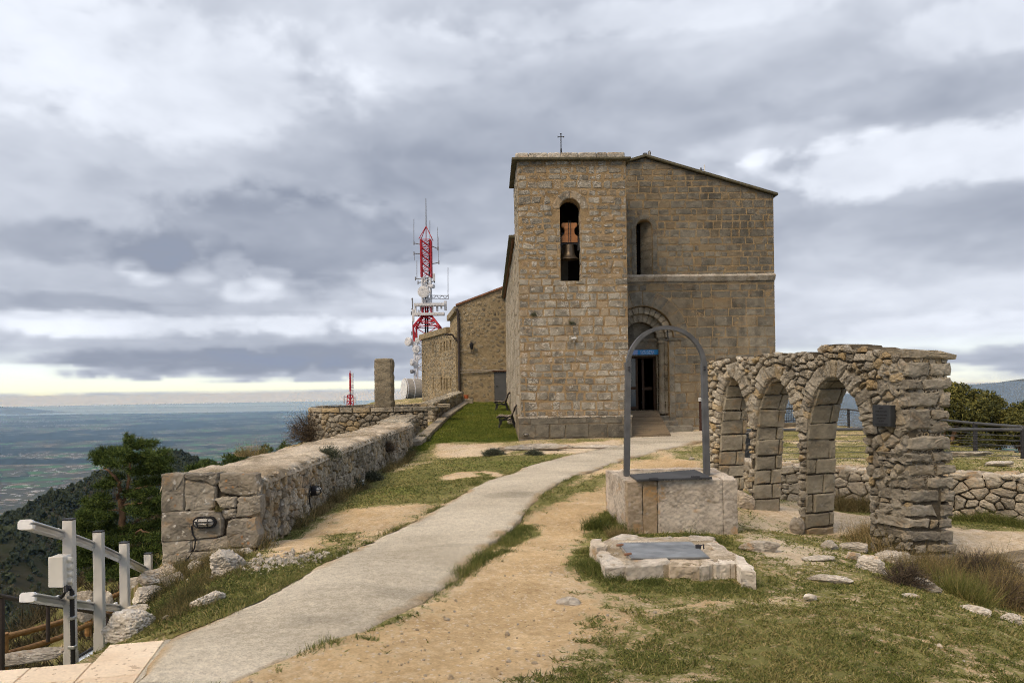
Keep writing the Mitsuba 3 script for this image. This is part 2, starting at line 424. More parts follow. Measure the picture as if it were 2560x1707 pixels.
mat('m_wood_rail', two(principled(mikit.proc(wood_fn((0.16, 0.075, 0.022), (0.36, 0.20, 0.075), 0)), 0.6, 0.3)))
mat('m_wood_yoke', two(principled(mikit.proc(wood_fn((0.22, 0.085, 0.028), (0.40, 0.18, 0.07), 0)), 0.55, 0.35)))
mat('m_wood_slat', two(principled(mikit.proc(wood_fn((0.17, 0.135, 0.11), (0.42, 0.37, 0.31), 1)), 0.8, 0.2)))
mat('m_wood_slat_brown', two(principled(mikit.proc(wood_fn((0.12, 0.085, 0.06), (0.27, 0.22, 0.18), 0)), 0.8, 0.2)))
mat('m_wood_ramp', two(principled(mikit.proc(wood_fn((0.13, 0.095, 0.06), (0.25, 0.195, 0.13), 0)), 0.8, 0.2)))


def plain_fn(p, n, uv):
    """Farmland far below: fields, woods, a scatter of farm roofs and villages."""
    wx = p.x + 500 * dfbm(p.x / 2500, p.y / 2500, 1.0, 2)
    wy = p.y + 500 * dfbm(p.x / 2500, p.y / 2500, 9.0, 2)
    f, s, r = voronoi(wx / 420, wy / 420)
    f2, s2, r2 = voronoi(wx / 190 + 4, wy / 190)
    reg = dfbm(p.x / 4200 + 3, p.y / 3600, 2.0, 3)
    wood = smoothstep(0.46, 0.52, dfbm(p.x / 1500 + 3, p.y / 1300, 2.0, 4) + 0.10 * (r - 0.5))
    c = mix((0.050, 0.048, 0.030), (0.060, 0.062, 0.036), r2)
    c = mix(c, mi.Color3f(0.042, 0.112, 0.034), dr.select(r > 0.62 - 0.5 * (reg - 0.5), 0.9, 0.0) * smoothstep(0.2, 0.4, r2))
    c = mix(c, mi.Color3f(0.17, 0.13, 0.085), dr.select(r2 > 0.93, 0.8, 0.0))
    c = lum_mul(c, 1 - 0.5 * (1 - smoothstep(0.02, 0.07, s - f)))
    c = mix(c, mi.Color3f(0.012, 0.018, 0.011), wood)
    town = smoothstep(0.67, 0.72, dfbm(p.x / 3100 + 30, p.y / 3100, 6.0, 3))
    hs = cell_rand(p.x / 60, p.y / 60, 3)
    return mix(c, mix((0.25, 0.18, 0.14), (0.50, 0.46, 0.42), cell_rand(p.x / 60, p.y / 60, 5)), town * dr.select(hs > 0.86, 0.7, 0.0))


mat('m_plain', two(principled(mikit.proc(plain_fn), 0.95, 0.1)))


def sea_fn(p, n, uv):
    a = dfbm(p.x / 9000, p.y / 2600, 1.0, 4)
    return mix((0.10, 0.16, 0.20), (0.26, 0.32, 0.35), dr.clip(1.8 * (a - 0.5) + 0.5, 0, 1))


mat('m_sea', two(principled(mikit.proc(sea_fn), 0.5, 0.4)))


def hill_fn(p, n, uv):
    a = dfbm(p.x / 60, p.y / 60, 1.0, 4)
    b = dfbm(p.x * 0.5, p.y * 0.5, p.z * 0.5, 3)
    c = mix((0.018, 0.024, 0.010), (0.046, 0.040, 0.024), dr.clip(2.2 * (a - 0.5) + 0.5 + 0.8 * (b - 0.5), 0, 1))
    return c


mat('m_hill', two(principled(mikit.proc(hill_fn), 0.95, 0.1)))
def far_fn(p, n, uv):
    return mix((0.03, 0.035, 0.02), (0.09, 0.085, 0.06), dfbm(p.x / 1800, p.y / 1800, 2.0, 3))


mat('m_far_hill', two(principled(mikit.proc(far_fn), 0.95, 0.1)))
M_FOREST = leaf_mat('m_forest', [(0.022, 0.031, 0.014), (0.042, 0.053, 0.022), (0.095, 0.074, 0.048)])
#PART2
# ------------------------------------------------------------------ the ground
CTRL = np.array([(0, 3, 0), (-2, 4, 0), (2, 4, 0), (0, 6, 0), (-2.3, 5.5, 0), (-2.4, 6.3, 0), (-3.1, 5, -.1), (1.9, 8, 0), (2.5, 9.3, -.02), (1.2, 9.3, 0), (0, 9, 0), (-1.5, 9, -.02), (-2.78, 9, -.08), (-3.81, 9, -.28),
                 (-3.3, 6.1, -.42), (-3.5, 6.9, -.46), (-3.6, 7.7, -.48), (-2.95, 6.6, -.12), (-3.25, 8, -.18), (-3.0, 13, -.09), (-3.0, 18, -.1), (-3.1, 25.4, -.1), (-1.5, 16, -.03), (0.3, 16, 0), (2.2, 16, 0), (0.3, 25.7, .05), (-1.5, 25.7, 0.0),
                 (3.0, 25.5, .05), (4.5, 27, .08), (6.5, 27.5, .10), (5.5, 28.3, .10), (-2.2, 33, .36), (0.0, 33, .40), (-0.5, 40, .68), (-1.5, 47, .92), (-3.2, 47, .95), (-2.5, 60, 1.3), (-5.5, 33, .30), (-6.5, 40, .5), (-7, 52, .8), (8, 30, .25), (8, 40, .5),
                 (4.2, 9.6, -.34), (3.93, 11.1, -.37), (3.5, 12.1, -.2), (3.15, 12.9, -.05), (2.9, 14.5, -.02), (6, 10.6, -.47), (8, 11, -.6), (7, 12.4, -.52), (5, 13.5, -.45), (4.2, 14.8, -.35), (5.2, 8.8, -.66), (6.5, 8.8, -.85),
                 (4.6, 7.5, -.5), (3.1, 5, -.13), (3.4, 6.5, -.16), (5.5, 7, -.8), (3.7, 8.6, -.24), (6, 5, -.9), (9, 8, -1.3), (12, 11, -1.1), (12, 14, -.6), (-4.5, 9.5, -.5), (-4.4, 15, -.5), (-4.5, 24, -.5), (-8, 33, -.4), (14, 25, -.1), (12, 35, .1), (20, 22, -.4),
                 (0, -6, 0), (5, -6, -.3), (-5, -6, 0)], float)
_rbf = RBFInterpolator(CTRL[:, :2], CTRL[:, 2], smoothing=0.02, kernel='thin_plate_spline')
_gx, _gy = np.arange(-34, 50.1, 0.5), np.arange(-10, 80.1, 0.5)
_lo, _hi = np.array([-6, -6]), np.array([20, 60])
_q = np.stack(np.meshgrid(_gx, _gy, indexing='ij'), -1)
_base = RegularGridInterpolator((_gx, _gy), _rbf(np.clip(_q.reshape(-1, 2), [-9, -6], [20, 60])).reshape(_q.shape[:2]), bounds_error=False, fill_value=None)
PLATEAU = np.array([(-6.0, -8), (-6.0, 4.95), (-2.75, 5.0), (-3.0, 6.3), (-3.5, 8.0), (-4.0, 8.9), (-4.3, 12), (-4.5, 26), (-6.0, 29.2), (-8.6, 30.5), (-9.2, 33.5), (-7.6, 36.5), (-8, 45), (-10, 58), (-8, 74), (9.6, 74), (9.8, 34.5), (10.6, 32.3), (12.8, 30.6), (12.6, 24), (12.4, 19), (12.2, 14), (11, 9), (9, 4), (9, -8)])
LOWWALL = np.array([(10.2, 11.2), (8.9, 12.15), (7.35, 13.0), (5.78, 14.0), (5.0, 14.9), (4.25, 16.2)])
TERRACE = np.vstack([LOWWALL + [0.12, 0.18], [(3.6, 18.5), (3.4, 23), (5.5, 24.5), (30, 24.5), (30, 11.2)]])


def sdist(x, y, poly):
    """Signed distance to a polygon, negative inside."""
    x, y = np.asarray(x, float), np.asarray(y, float)
    best, inside = np.full(x.shape, 1e9), np.zeros(x.shape, bool)
    for (x0, y0), (x1, y1) in zip(poly, np.roll(poly, -1, 0)):
        dx, dy = x1 - x0, y1 - y0
        t = np.clip(((x - x0) * dx + (y - y0) * dy) / (dx * dx + dy * dy + 1e-12), 0, 1)
        best = np.minimum(best, (x - x0 - t * dx) ** 2 + (y - y0 - t * dy) ** 2)
        with np.errstate(divide='ignore', invalid='ignore'):
            inside ^= ((y0 > y) != (y1 > y)) & (x < dx * (y - y0) / (dy if dy else 1e-12) + x0)
    d = np.sqrt(best)
    return np.where(inside, -d, d)


def H(x, y):
    """Height of the ground, without its small bumps."""
    x, y = np.asarray(x, float), np.asarray(y, float)
    h = _base(np.stack([x, y], -1))
    t = np.clip(-sdist(x, y, TERRACE) / 0.25, 0, 1)
    h = h * (1 - t) + t * (0.22 - 0.055 * np.clip(y - 14.5, 0, 5) + 0.01 * np.clip(y - 20, 0, 10) - 0.02 * np.clip(x - 10, 0, 10))
    d = np.clip(sdist(x, y, PLATEAU), 0, None)
    cut = np.where(y < 9.2, -3.85, -4.3) - x
    h = h - 3.3 * np.clip(cut / 0.5, 0, 1) * np.clip((y - 5.1) / 0.4, 0, 1) * np.clip((15.5 - y) / 2, 0, 1)
    return h - 0.72 * d + 0.28 * np.minimum(d, 1.0) - np.clip(d - 8, 0, None) * 0.05


def GP(u, v):
    """Where the photograph's pixels (2560 wide) meet the ground."""
    x, z = ray(u, v)
    Y = np.full(np.shape(x), 8.0)
    for _ in range(40):
        Y = 0.5 * Y + 0.5 * np.clip((EYE - H(x * Y, Y)) / np.maximum(-z, 1e-3), 2, 60)
    return np.stack([x * Y, Y], -1)


def GD(pts):
    p = np.asarray(pts, float) * 1.0885
    return GP(p[:, 0], p[:, 1])


def G(u, v):
    """A point on the ground (2352 wide pixels)."""
    x, y = GD([(u, v)])[0]
    return np.array([x, y, float(H(x, y))])


PATH_L = GD([(296, 1580), (322, 1560), (358, 1510), (398, 1465), (510, 1422), (600, 1380), (700, 1322), (800, 1270), (880, 1232), (960, 1195), (1030, 1155), (1090, 1120), (1150, 1095), (1210, 1072), (1300, 1048), (1370, 1033), (1425, 1022), (1436, 1006), (1440, 992)])
PATH_R = GD([(535, 1580), (575, 1562), (690, 1515), (800, 1470), (880, 1435), (960, 1398), (1020, 1358), (1070, 1315), (1130, 1250), (1190, 1200), (1240, 1145), (1270, 1120), (1330, 1092), (1400, 1068), (1450, 1052), (1530, 1032), (1612, 1013), (1650, 1006), (1655, 990)])


def resample(p, n):
    s = np.concatenate([[0], np.cumsum(np.linalg.norm(np.diff(p, axis=0), axis=1))])
    t = np.linspace(0, s[-1], n)
    return np.stack([np.interp(t, s, p[:, k]) for k in range(p.shape[1])], -1)


PATH_POLY = np.vstack([PATH_L, PATH_R[::-1]])
# patches of grass and of bare soil, laid out on the ground: outline, amount of grass, stoniness, soft edge in metres
PATCHES = [(GD(p), g, s, w) for p, g, s, w in [
    ([(985, 1022), (1010, 985), (1062, 933), (1165, 926), (1195, 960), (1197, 1008), (1120, 1016), (1040, 1014)], 1.25, 0.1, 0.3),
    ([(955, 1075), (1010, 1055), (1090, 1050), (1200, 1048), (1310, 1046), (1250, 1070), (1130, 1100), (1040, 1140), (960, 1172), (860, 1165), (760, 1180), (720, 1200), (800, 1130), (880, 1095)], 0.92, 0.25, 0.25),
    ([(1000, 1092), (1110, 1080), (1090, 1096), (1010, 1104)], 0.15, 0.3, 0.12), ([(1100, 1078), (1210, 1090), (1150, 1100)], 0.15, 0.3, 0.12),
    ([(990, 1020), (1160, 1022), (1180, 1040), (1060, 1050), (1000, 1044)], 0.15, 0.55, 0.2),
    ([(650, 1262), (740, 1185), (880, 1158), (992, 1158), (960, 1185), (850, 1235), (740, 1275)], 0.33, 0.15, 0.15),
    ([(760, 1228), (850, 1215), (850, 1250), (700, 1320), (610, 1360), (580, 1350), (690, 1290)], 0.72, 0.2, 0.12),
    ([(300, 1460), (330, 1390), (450, 1290), (590, 1275), (690, 1300), (600, 1372), (500, 1420), (420, 1462)], 0.80, 0.35, 0.1),
    ([(610, 1250), (640, 1200), (800, 1105), (930, 1040), (960, 1040), (860, 1110), (720, 1190), (680, 1240)], 0.85, 0.2, 0.12),
    ([(1200, 1025), (1430, 1014), (1420, 1026), (1330, 1038), (1215, 1042)], 0.12, 0.65, 0.15),
    ([(540, 1600), (800, 1480), (960, 1405), (1060, 1335), (1135, 1255), (1250, 1150), (1400, 1075), (1620, 1018), (1700, 1015), (1720, 1120), (1400, 1100), (1390, 1210), (1325, 1260), (1300, 1300), (1340, 1380), (1400, 1400), (1300, 1500), (1230, 1600)], 0.08, 0.0, 0.22),
    ([(1140, 1238), (1180, 1198), (1232, 1200), (1225, 1220), (1165, 1248)], 0.85, 0.1, 0.1), ([(1060, 1320), (1110, 1270), (1165, 1262), (1110, 1300)], 0.55, 0.1, 0.12),
    ([(1245, 1155), (1285, 1118), (1390, 1085), (1390, 1115), (1320, 1150)], 0.62, 0.1, 0.12),
    ([(1330, 1225), (1380, 1185), (1440, 1215), (1700, 1235), (1720, 1260), (1400, 1245)], 1.0, 0.1, 0.1),
    ([(1300, 1285), (1345, 1270), (1400, 1320), (1560, 1335), (1750, 1345), (1700, 1380), (1420, 1365), (1330, 1330)], 0.95, 0.1, 0.12),
    ([(1700, 1180), (1830, 1200), (2000, 1235), (2010, 1280), (1940, 1330), (1780, 1320), (1710, 1260)], 0.44, 0.75, 0.2),
    ([(1420, 1410), (1560, 1370), (1760, 1400), (1950, 1400), (2100, 1440), (2400, 1470), (2400, 1600), (1300, 1600), (1330, 1490)], 0.66, 0.3, 0.4),
    ([(1800, 1330), (1980, 1350), (2100, 1390), (1980, 1400), (1800, 1390)], 0.50, 0.55, 0.2),
    ([(1980, 1240), (2180, 1300), (2352, 1320), (2352, 1440), (2180, 1400), (2020, 1330)], 0.70, 0.4, 0.2),
    ([(1690, 1168), (1780, 1160), (2000, 1180), (2190, 1215), (2400, 1225), (2400, 1300), (2200, 1270), (2000, 1240), (1900, 1225), (1780, 1190)], 0.03, 0.55, 0.15),
]]
PATCHES += [(np.array([(4.3, 16.6), (3.8, 19), (4, 24), (12, 24.3), (12, 13), (7.4, 13.6), (5.9, 14.6), (5.0, 15.6)], float), 0.62, 0.6, 0.2),
            (np.array([(5.2, 13.7), (7.2, 12.5), (8.7, 11.7), (9.2, 11.9), (7.4, 13.0), (5.8, 14.1)], float), 0.9, 0.1, 0.12),
            (np.array([(-2.9, 32), (-3.0, 24), (-2.0, 26.2), (0.2, 26.2), (0.2, 29), (0, 40), (-0.8, 47.5), (-3, 47.5), (-2.6, 40)], float), 1.25, 0.1, 0.25)]


def paint(x, y):
    """(grass, stoniness) of the ground at x, y."""
    p = np.stack([x, y, 0 * x], -1)
    wx, wy = x + 0.5 * (nfbm(p * 1.3, 3, 3) - 0.5), y + 0.7 * (nfbm(p * 1.3 + 9, 3, 4) - 0.5)
    n = nfbm(p * [1.1, 0.8, 1], 4, 6)
    g, s = 0.52 + 0 * x, 0.35 + 0 * x
    for poly, gv, sv, w in PATCHES:
        k = np.clip(0.5 - sdist(wx, wy, poly) / (2 * w), 0, 1)
        g, s = g + (gv - g) * k, s + (sv - s) * k
    out = np.clip(sdist(x, y, PLATEAU) / 1.5, 0, 1)
    g, s = g + (0.72 - g) * out, s + (0.3 - s) * out
    hi = np.clip((g - 0.9) * 4, 0, 1)
    return g + (0.75 * (1 - hi) + 0.25 * hi) * (n - 0.5), np.clip(s + 0.5 * (nfbm(p * 2.1 + 4, 3, 8) - 0.5), 0, 1)


TILE_AREA = np.array([(-9, -8), (-1.85, -8), (-1.97, 5.6), (-2.72, 5.55), (-2.66, 5.05), (-9, 5.02)], float)


def bumps(x, y):
    p = np.stack([x, y, 0 * x], -1)
    m = np.clip(0.95 + sdist(x, y, PATH_POLY) / 0.25, 0, 1)
    b = 0.11 * (nfbm(p * 0.9, 3, 21) - 0.5) + 0.035 * (nfbm(p * 4.5, 3, 22) - 0.5)
    out = np.clip(sdist(x, y, PLATEAU), 0, 4)
    tl_ = np.clip(0.5 - sdist(x, y, TILE_AREA) / 0.12, 0, 1)
    return b * (0.12 + 0.88 * m) * (1 - tl_) - 0.03 * (1 - m) - 0.10 * tl_ + out * 0.45 * (nfbm(p * 0.45 + 3, 4, 23) - 0.5)


def HB(x, y):
    return H(x, y) + bumps(x, y)


def steps(*spec):
    out = []
    for a, b, h in spec:
        out.append(np.arange(a, b - 1e-6, h))
    return np.concatenate(out + [[spec[-1][1]]])


gx = steps((-32, -8, 0.6), (-8, -4.4, 0.15), (-4.4, 6.4, 0.06), (6.4, 12, 0.12), (12, 20, 0.4), (20, 46, 1.2))
gy = steps((-8, 3.6, 0.6), (3.6, 12, 0.06), (12, 20, 0.11), (20, 34, 0.22), (34, 50, 0.4), (50, 78, 1.5))
GX, GY = np.meshgrid(gx, gy, indexing='ij')
gv = np.stack([GX, GY, HB(GX, GY)], -1).reshape(-1, 3)
gg, gs = paint(GX.ravel(), GY.ravel())
add('ground', (gv, grid_faces(len(gx), len(gy))), 'm_ground', smooth=True, uv=np.stack([gg, gs], -1), kind='structure')

# ---- the concrete path, draped on the ground with a ragged edge
n, m = 420, 26
L, R = resample(PATH_L, n), resample(PATH_R, n)
w = np.linspace(0, 1, m)[None, :, None]
pq = L[:, None] * (1 - w) + R[:, None] * w
e = (np.arange(n) / n * 40)
jl, jr = 0.10 * (nfbm(np.stack([e * 1.7, 0 * e, 0 * e], -1), 4, 31) - 0.5), 0.10 * (nfbm(np.stack([e * 1.7, 0 * e + 5, 0 * e], -1), 4, 32) - 0.5)
pq[:, 0, 0] += jl; pq[:, -1, 0] += jr
pz = H(pq[..., 0], pq[..., 1]) + 0.028 + 0.014 * (nfbm(np.concatenate([pq * 2.0, 0 * pq[..., :1]], -1), 3, 33) - 0.5)
pz[:, 0] -= 0.06; pz[:, -1] -= 0.065; pz[:, 1] -= 0.012; pz[:, -2] -= 0.014
pq[:, 1] = pq[:, 1] * 0.2 + pq[:, 0] * 0.8; pq[:, -2] = pq[:, -2] * 0.2 + pq[:, -1] * 0.8
add('path', (np.concatenate([pq, pz[..., None]], -1).reshape(-1, 3), grid_faces(n, m)[:, ::-1]), 'm_path', smooth=True, kind='structure', uv=np.stack(np.broadcast_arrays(np.linspace(0, 1, m)[None], np.zeros((n, 1))), -1).reshape(-1, 2))

# ------------------------------------------------------------------ far landscape
th = np.linspace(0, 2 * np.pi, 361)
CREST = np.array([D(-300, 1420, 420), D(-120, 1310, 520), D(0, 1236, 600), D(60, 1190, 680), D(120, 1148, 750), D(180, 1112, 800), D(240, 1090, 850), D(300, 1075, 930), D(350, 1036, 1010), D(395, 1027, 1080), D(440, 1056, 1160), D(480, 1085, 1240), D(560, 1180, 1330), D(700, 1330, 1450)])


def mountain(x, y):
    """The mountain under the plateau and its wooded spur on the left."""
    r = np.hypot((x - 5) / 1.0, (y - 35) / 1.3)
    p = np.stack([x, y, 0 * x], -1)
    z = -16 - 0.60 * np.clip(r - 38, 0, None) + 0.06 * np.clip(r - 38, 0, 400) * (nfbm(p / 120, 4, 41) - 0.5) * 2
    c = resample(CREST, 160)
    best, crest = np.full(x.shape, 1e9), np.zeros(x.shape)
    for q in c:
        d = np.hypot(x - q[0], y - q[1])
        near = d < best
        best, crest = np.where(near, d, best), np.where(near, q[2], crest)
    spur = crest - 6.5 - 0.50 * np.sqrt(best ** 2 + 400) + 10 + 0.16 * np.minimum(best, 260) * (nfbm(p / 70, 4, 42) - 0.5) * 2
    return np.maximum(np.maximum(z, spur), -1010)


rr = np.concatenate([np.linspace(0, 60, 12), np.geomspace(70, 2300, 110)])
RR, TT = np.meshgrid(rr, th, indexing='ij')
mx, my = 5 + RR * np.cos(TT), 35 + RR * np.sin(TT)
mz = mountain(mx, my)
inner = np.clip((46 - RR) / 8, 0, 1)
mz = np.where(RR < 46, np.minimum(mz, H(np.clip(mx, -33, 49), np.clip(my, -9, 79)) - 4), mz)
mz[0] = mz[0].mean()
add('hillside', (np.stack([mx, my, mz], -1).reshape(-1, 3), grid_faces(len(rr), len(th))), 'm_hill', smooth=True, kind='structure')
k = np.linspace(-1, 1, 61)
KX, KY = np.meshgrid(np.sign(k) * np.abs(k) ** 1.5 * 64000, -6000 + (k + 1) / 2 * 51000, indexing='ij')
coast = 1500 * (nfbm(np.stack([KX / 9000, 0 * KX, 0 * KX], -1), 4, 51) - 0.5)
add('plain', (np.stack([KX, KY + coast * (KY > 40000), 0 * KX - 1000.0], -1).reshape(-1, 3), grid_faces(61, 61)), 'm_plain', smooth=True, kind='structure')
sr = np.array([0, 20000, 50000, 75000, 96000.0])
SR, ST = np.meshgrid(sr, th, indexing='ij')
add('sea', (np.stack([SR * np.cos(ST), SR * np.sin(ST), 0 * SR - 1001.5], -1).reshape(-1, 3), grid_faces(5, len(th))), 'm_sea', smooth=True, kind='structure')


def far_ridge(name, pts, depth, base, seed, rough):
    """A far mountain range: crest through the given points, sloping to the base on both sides."""
    c = resample(np.array(pts), 220)
    s = np.linspace(-1, 1, 31)
    v = np.zeros((220, 31, 3))
    for j, t in enumerate(s):
        v[:, j, 0], v[:, j, 1] = c[:, 0] + t * depth * 0.15, c[:, 1] + t * depth
        v[:, j, 2] = base + (c[:, 2] - base) * (1 - abs(t)) ** 0.8
    amp = rough * (c[:, 2:3] - base) * (1 - np.abs(s))[None] ** 0.5
    v[..., 2] += amp * (nfbm(np.stack([v[..., 0] / 2500, v[..., 1] / 2500, 0 * v[..., 0]], -1), 5, seed) - 0.5)
    v[..., 2] = np.where(np.abs(s)[None] > 0.99, base - 5, v[..., 2])
    add(name, (v.reshape(-1, 3), grid_faces(220, 31)), 'm_far_hill', smooth=True, kind='structure')


far_ridge('mountain_range', [D(1500, 960, 24000), D(1700, 925, 24500), D(1850, 912, 25000), D(1960, 903, 26000), D(2100, 894, 26000), D(2200, 886, 25500), D(2290, 880, 25000), D(2352, 871, 25000), D(2480, 852, 24000), D(2700, 845, 22000), D(3000, 860, 20000)], 9000, -1000, 61, 0.10)
far_ridge('headland', [D(-300, 945, 47000), D(-120, 931, 47500), D(0, 934, 48000), D(50, 936, 48500), D(95, 944, 49000), D(130, 953, 49000)], 2500, -1000, 62, 0.12)
#PART3
# ------------------------------------------------------------------ masonry
def ring_points(poly, n):
    """n points along the outline of a shapely polygon, its corners kept."""
    c = np.array(poly.exterior.coords)[:-1]
    if len(c) > n:
        p = poly
        tol = 0.004
        while len(c) > n and tol < 0.2:
            p = poly.simplify(tol)
            if p.geom_type != 'Polygon' or p.is_empty:
                break
            c = np.array(p.exterior.coords)[:-1]
            tol *= 1.5
    c = list(map(np.array, c))
    while len(c) < n:
        ls = [np.linalg.norm(c[(i + 1) % len(c)] - c[i]) for i in range(len(c))]
        i = int(np.argmax(ls))
        c.insert(i + 1, (c[i] + c[(i + 1) % len(c)]) / 2)
    c = np.array(c)
    a = np.sum(c[:, 0] * np.roll(c[:, 1], -1) - np.roll(c[:, 0], -1) * c[:, 1])
    return c if a > 0 else c[::-1]


def stone(poly, frame, r, proud=0.02, chamfer=0.015, back=0.03, dome=0.0, jit=0.004, n=10, tilt=0.03, flat=1.0):
    """One stone of a wall: an outline on the wall's plane given thickness, worn edges and a slightly uneven face."""
    c = ring_points(poly, n) + r.normal(0, jit, (n, 2))
    m = c.mean(0)
    d = m - c
    L = np.linalg.norm(d, axis=1, keepdims=True)
    chamfer = min(chamfer, 0.30 * float(np.median(L)))
    rim = c + d / L * chamfer
    inn = c + d * 0.45
    sl = r.normal(0, tilt, 2)
    hh = proud * (1 + 0.35 * r.normal())
    hr = np.clip(hh + (rim - m) @ sl + r.normal(0, 0.16 * flat * abs(proud), n), 0.2 * proud, None)
    hi = hh + (inn - m) @ sl + dome * 0.75 + r.normal(0, 0.22 * flat * abs(proud), n)
    A = np.concatenate([c, c, rim, inn, m[None]])
    Dp = np.concatenate([np.full(n, -back), 0.25 * hr, hr, hi, [hh + dome]])
    k = np.arange(n); k1 = (k + 1) % n
    f = []
    for i in range(3):
        a, b = i * n, (i + 1) * n
        f += [np.stack([a + k, a + k1, b + k1], 1), np.stack([a + k, b + k1, b + k], 1)]
    f.append(np.stack([3 * n + k, 3 * n + k1, np.full(n, 4 * n)], 1))
    return frame(A[:, 0], A[:, 1], Dp), np.vstack(f)


def polys(g):
    if g.is_empty:
        return []
    if g.geom_type == 'Polygon':
        return [g]
    return [p for q in getattr(g, 'geoms', []) for p in polys(q)]


def ashlar(region, r, h=(0.2, 0.34), w=(0.25, 0.6), gap=0.012, skew=0.01, minarea=0.004, hfun=None, wav=0.0):
    """Coursed masonry: rows of blocks of uneven height and width, cut to the region."""
    x0, z0, x1, z1 = region.bounds
    out, z = [], z0 + r.uniform(-0.5, 0) * h[0]
    while z < z1:
        hh = r.uniform(*h) if hfun is None else hfun(z, r)
        x = x0 - r.uniform(0, w[0])
        while x < x1:
            ww = r.uniform(*w) * (0.75 + 0.5 * hh / h[1])
            o = wav * (nnoise(np.array([[x, z * 3, 0], [x + ww, z * 3, 0], [x, z * 3 + hh * 3, 0], [x + ww, z * 3 + hh * 3, 0]]), 5) - 0.5)
            q = Polygon([(x + gap / 2 + r.normal(0, skew), z + o[0] + gap / 2 + r.normal(0, skew)), (x + ww - gap / 2 + r.normal(0, skew), z + o[1] + gap / 2 + r.normal(0, skew)),
                         (x + ww - gap / 2 + r.normal(0, skew), z + hh + o[3] - gap / 2 + r.normal(0, skew)), (x + gap / 2 + r.normal(0, skew), z + hh + o[2] - gap / 2 + r.normal(0, skew))])
            if q.is_valid:
                for p in polys(q.intersection(region)):
                    p = p.buffer(-gap * 0.3, join_style=2)
                    out += [b for b in polys(p) if b.area > minarea]
            x += ww
        z += hh
    return out


def rubble(region, r, size=0.22, aspect=1.4, gap=0.02, var=0.5, minarea=0.0015, relax=1, rnd=0.03):
    """Random rubble: relaxed cells of very different sizes, cut to the region, their corners worn round."""
    x0, z0, x1, z1 = region.bounds
    sx, sz = size * aspect ** 0.5, size / aspect ** 0.5
    pts, z, row = [], z0 - sz, 0
    while z < z1 + sz:
        x = x0 - sx + (row % 2) * sx / 2
        while x < x1 + sx:
            k = r.uniform(1 - var, 1 + var)
            pts.append((x + r.uniform(-.35, .35) * sx, z + r.uniform(-.4, .4) * sz))
            if r.random() < 0.16 * var * 2:
                pts.append((x + r.uniform(-.5, .5) * sx, z + r.uniform(-.5, .5) * sz))
            x += sx * k
        z += sz; row += 1
    pts = np.array(pts) / [sx, sz]
    far = np.array([(x0 / sx - 30, z0 / sz), (x1 / sx + 30, z1 / sz), (x0 / sx, z0 / sz - 30), (x1 / sx, z1 / sz + 30)])
    for it in range(relax + 1):
        vor = Voronoi(np.vstack([pts, far]))
        cells = []
        for i in range(len(pts)):
            reg = vor.regions[vor.point_region[i]]
            if -1 in reg or not reg:
                cells.append(None); continue
            cells.append(Polygon(vor.vertices[reg]))
        if it < relax:
            for i, c in enumerate(cells):
                if c is not None:
                    q = np.array(c.centroid.coords[0])
                    if np.all(np.abs(q - pts[i]) < 2):
                        pts[i] = 0.45 * pts[i] + 0.55 * q
    out = []
    for c in cells:
        if c is None:
            continue
        c = affinity.scale(c, sx, sz, origin=(0, 0))
        for p in polys(c.intersection(region)):
            k = min(rnd, 0.22 * math.sqrt(p.area))
            p = p.buffer(-gap / 2 - k, join_style=2).buffer(k, quad_segs=2)
            out += [b for b in polys(p) if b.area > minarea]
    return out


def plane_frame(o, ax, n, up=(0, 0, 1)):
    o, ax, n, up = (np.asarray(v, float) for v in (o, ax, n, up))
    def fr(a, z, d):
        return o + np.asarray(a)[..., None] * ax + np.asarray(z)[..., None] * up + np.asarray(d)[..., None] * n
    return fr


def flip_if(v, f, n):
    """Turns the triangles so that the last one faces along n."""
    t = f[-1]
    return f if np.dot(np.cross(v[t[1]] - v[t[0]], v[t[2]] - v[t[0]]), n) > 0 else f[:, ::-1]


def lay(holder, stones, frame, bsdf, r, most=290, name='stone', tone=None, smooth=False, **k):
    """Adds each stone as a piece of its holder; past the limit the smallest become one piece."""
    order = sorted(stones, key=lambda p: -p.area)
    rest, ruv = [], []
    for i, p in enumerate(order):
        v, f = stone(p, frame, r, **k)
        q = frame(np.array([0.0, 0.0]) + p.centroid.x, np.array([0.0, 0.0]) + p.centroid.y, np.array([0.0, 0.1]))
        f = flip_if(v, f, q[1] - q[0])
        t = [r.random(), r.random()] if tone is None else tone(p.centroid.x, p.centroid.y, r)
        uv = np.tile(t, (len(v), 1))
        if i < most:
            add(name, (v, f), bsdf, holder, smooth, uv=uv)
        else:
            rest.append((v, f)); ruv.append(uv)
    if rest:
        key = add('small_' + name + 's', cat(rest), bsdf, holder, smooth, uv=np.vstack(ruv))
        labels[key] = {'kind': 'stuff'}


def wall_px(pts, o, ax):
    """Photograph pixels (2560 wide) on an upright plane through o along ax -> (along, height)."""
    o, ax = np.asarray(o, float)[:2], np.asarray(ax, float)[:2]
    out = []
    for u, v in pts:
        x, z = ray(u, v)
        # (x*Y, Y) = o + a*ax
        A = np.array([[x, -ax[0]], [1, -ax[1]]])
        Y, a = np.linalg.solve(A, o)
        out.append((a, EYE + z * Y))
    return out


# ------------------------------------------------------------------ the bell tower and the church
CH = math.radians(1.5)
CAX, CIN = np.array([math.cos(CH), math.sin(CH), 0]), np.array([-math.sin(CH), math.cos(CH), 0])
TO = np.array([P(1303, 1095, 25.8)[0], 25.8, 0.0])
FD = 2.7  # the church front stands this far behind the tower's
FO = TO + CIN * FD
tf, ff = plane_frame(TO, CAX, -CIN), plane_frame(FO, CAX, -CIN)


def tpx(*pts):
    return wall_px(pts, TO, CAX)


def fpx(*pts):
    return wall_px(pts, FO, CAX)


